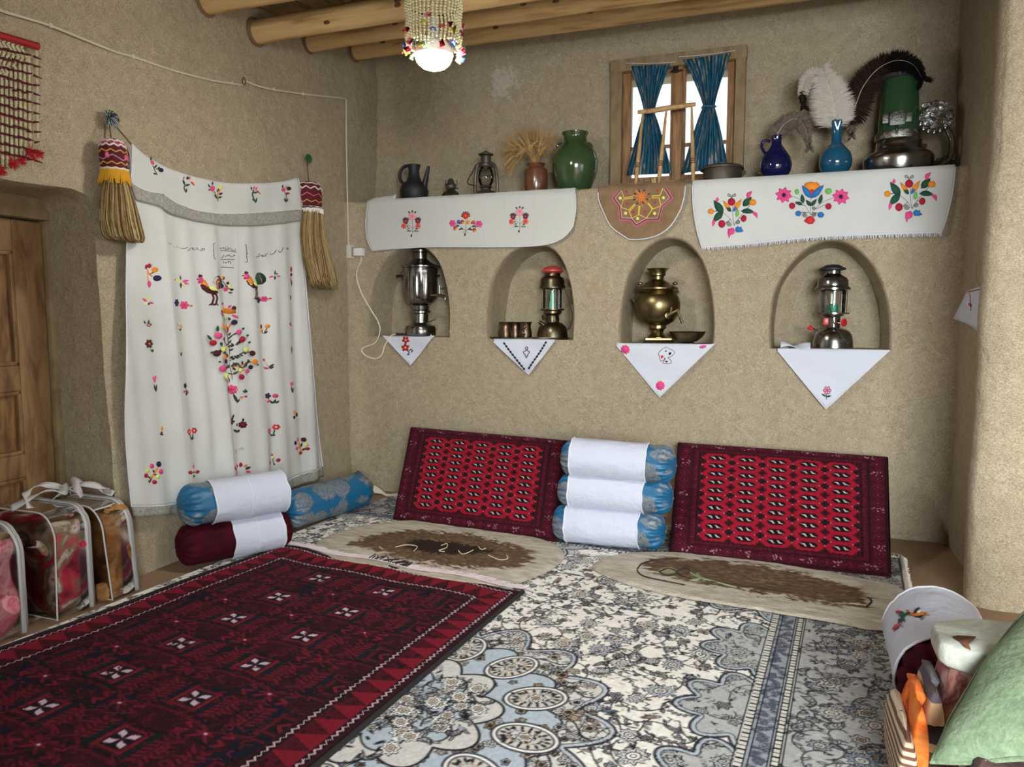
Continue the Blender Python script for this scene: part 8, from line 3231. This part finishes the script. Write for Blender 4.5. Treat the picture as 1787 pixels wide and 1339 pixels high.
def stripes_mat():
    m, nt, b = nt_of('cream_brown_striped_fleece')
    tc = nt.nodes.new('ShaderNodeTexCoord')
    w = nt.nodes.new('ShaderNodeTexWave')
    w.wave_type = 'BANDS'
    w.bands_direction = 'Z'
    w.inputs['Scale'].default_value = 17
    w.inputs['Distortion'].default_value = 2.2
    w.inputs['Detail'].default_value = 1
    w.inputs['Detail Scale'].default_value = .6
    nt.links.new(tc.outputs['Object'], w.inputs['Vector'])
    r = ramp(nt, w.outputs['Fac'], [(.30, (196, 180, 154)), (.55, (186, 166, 136)), (.64, (120, 78, 60)), (.9, (104, 70, 50))])
    big = add_noise(nt, 4, 2)
    f = ramp(nt, big.outputs['Fac'], [(.56, (0, 0, 0)), (.60, (255, 255, 255))])
    col = mix(nt, f.outputs[0], r.outputs[0], rgba((122, 88, 54)))
    nt.links.new(col, b.inputs['Base Color'])
    b.inputs['Roughness'].default_value = .95
    n = add_noise(nt, 80, 3)
    add_bump(nt, b, n.outputs['Fac'], .5, .006)
    return m


ms = stripes_mat()
mgr = mat('pale_green_chenille', (106, 126, 97), .95, var=(60, (130, 148, 117)), bump=(70, .6, .006), dist=1.0)


def slab(label, c, size, m, seed, tilt=(0, 0, 0), amp=.010, bulge=.5, name='folded_blanket', group=None, cat='blanket', layers=3, part='blanket_fold'):
    """folded blanket: rounded stack of folds, creases between them"""
    t = thing(name, label, cat, (c[0], c[1], c[2] - size[2] / 2), group)
    rot = Matrix.Rotation(tilt[2], 3, 'Z') @ Matrix.Rotation(tilt[0], 3, 'X') @ Matrix.Rotation(tilt[1], 3, 'Y')
    th = size[2] / layers
    for k in range(layers):
        q = MB()
        zc_ = -size[2] / 2 + th * (k + .5)
        sx, sy = size[0] * (1 - .02 * ((k * 7 + seed) % 3)), size[1] * (1 - .02 * ((k * 5 + seed) % 3))
        n = 44
        h = 12
        vs_, fs = [], []
        for i in range(h + 1):
            ph = math.pi * i / h
            for j in range(n):
                tt = 2 * math.pi * j / n
                d2 = Vector((math.cos(tt), math.sin(tt)))
                pr = (abs(d2.x) ** 7 + abs(d2.y) ** 7) ** (-1 / 7)
                rr = max(math.sin(ph), 0) ** .35
                P3 = Vector((d2.x * pr * (sx / 2 - th * .35 * (1 - rr)) * (1 if 0 < i < h else .0), d2.y * pr * (sy / 2 - th * .35 * (1 - rr)) * (1 if 0 < i < h else .0), zc_ + th * .56 * math.cos(ph)))
                nn = noise.noise(P3 * 6 + Vector((seed, k * 3.1, 0)))
                P3 += Vector((d2.x, d2.y, .6)) * amp * nn
                P3.z += bulge * .02 * nn
                vs_.append(Vector(c) + rot @ P3)
        for i in range(h):
            for j in range(n):
                j2 = (j + 1) % n
                fs.append((i * n + j, (i + 1) * n + j, (i + 1) * n + j2, i * n + j2))
        q.add(vs_, fs)
        mk(part, q, m, t, sharp=0)
    return t


gp = 'folded blankets piled by the wall end'
B3 = lambda x0, x1, y0, y1, z0, z1: (((x0 + x1) / 2, (y0 + y1) / 2, (z0 + z1) / 2), (x1 - x0, y1 - y0, z1 - z0))
for lab, bx, m_, sd, ly, am in (
        ('cream and brown striped blanket folded at the outer edge of the pile', B3(.283, .335, 1.88, 2.16, .012, .185), ms, 2, 1, .006),
        ('orange fleece blanket folded upright beside the striped one', B3(.318, .362, 1.92, 2.14, .012, .262), mo, 7, 1, .006),
        ('charcoal, grey and cream blanket folded between orange and rose ones', B3(.352, .398, 1.96, 2.16, .012, .285), mg, 9, 1, .005),
        ('rose and taupe fleece blanket folded under the white one', B3(.388, .62, 1.98, 2.17, .012, .335), mp, 4, 1, .008),
        ('dark brown zebra-pattern blanket folded under the green pillow', B3(.40, .95, 1.70, 1.91, .012, .255), mz, 5, 2, .008),
        ('white fleece blanket with brown spots draped on top of the pile', B3(.384, 1.0, 1.985, 2.20, .338, .392), mw, 6, 1, .008)):
    slab(lab, bx[0], bx[1], m_, sd, (0, 0, 0), layers=ly, group=gp, amp=am)
q = MB()
sp_ = [(1662, 1112), (1672, 1110), (1690, 1111), (1703, 1112), (1698, 1118), (1690, 1124), (1694, 1134), (1682, 1128), (1676, 1121)]
q.v = [at(x, y, 2, .3955) for x, y in sp_]
q.f = [tuple(range(len(sp_)))]
q.m = [0]
mk('brown_spot', q, mat('brown_fleece_spot', (104, 60, 38), .95, bump=(90, .5, .005)), bpy.data.objects['folded_blanket.008'], solid=.003)
# green pillow lying over the front of the pile
t = thing('green_pillow', 'pale green chenille pillow lying over the blanket pile', 'pillow', (.66, 1.88, .27))
q = MB()
C0 = Vector((.335, 1.775, .215))
PU, PV = Vector((.205, -.045, .088)), Vector((.125, .150, .138))
PC = C0 + PU + PV
PN = PU.cross(PV).normalized()


def pil(u, v, sgn):
    x, y = u * 2 - 1, v * 2 - 1
    e = (1 - abs(x) ** 2.6) * (1 - abs(y) ** 2.6)
    pinch = 1 - .06 * (1 - abs(x)) - .0
    b = .062 * max(e, 0) ** .55
    return PC + PU * (x * (1 + .10 * (1 - y * y))) + PV * (y * (1 + .05 * (1 - x * x))) + PN * sgn * b + PN * .008 * noise.noise(Vector((x * 2, y * 2, sgn)))


for sgn in (1, -1):
    q.grid(lambda u, v: pil(u, v, sgn), 34, 34)
mk('pillow_case', q, mgr, t, sharp=0)
q = MB()
ring = [pil(k / 20, 0, 0) for k in range(20)] + [pil(1, k / 20, 0) for k in range(20)] + [pil(1 - k / 20, 1, 0) for k in range(20)] + [pil(0, 1 - k / 20, 0) for k in range(20)]
q.tube(ring, .005, 6, closed=True)
mk('pillow_piping', q, mgr, t)
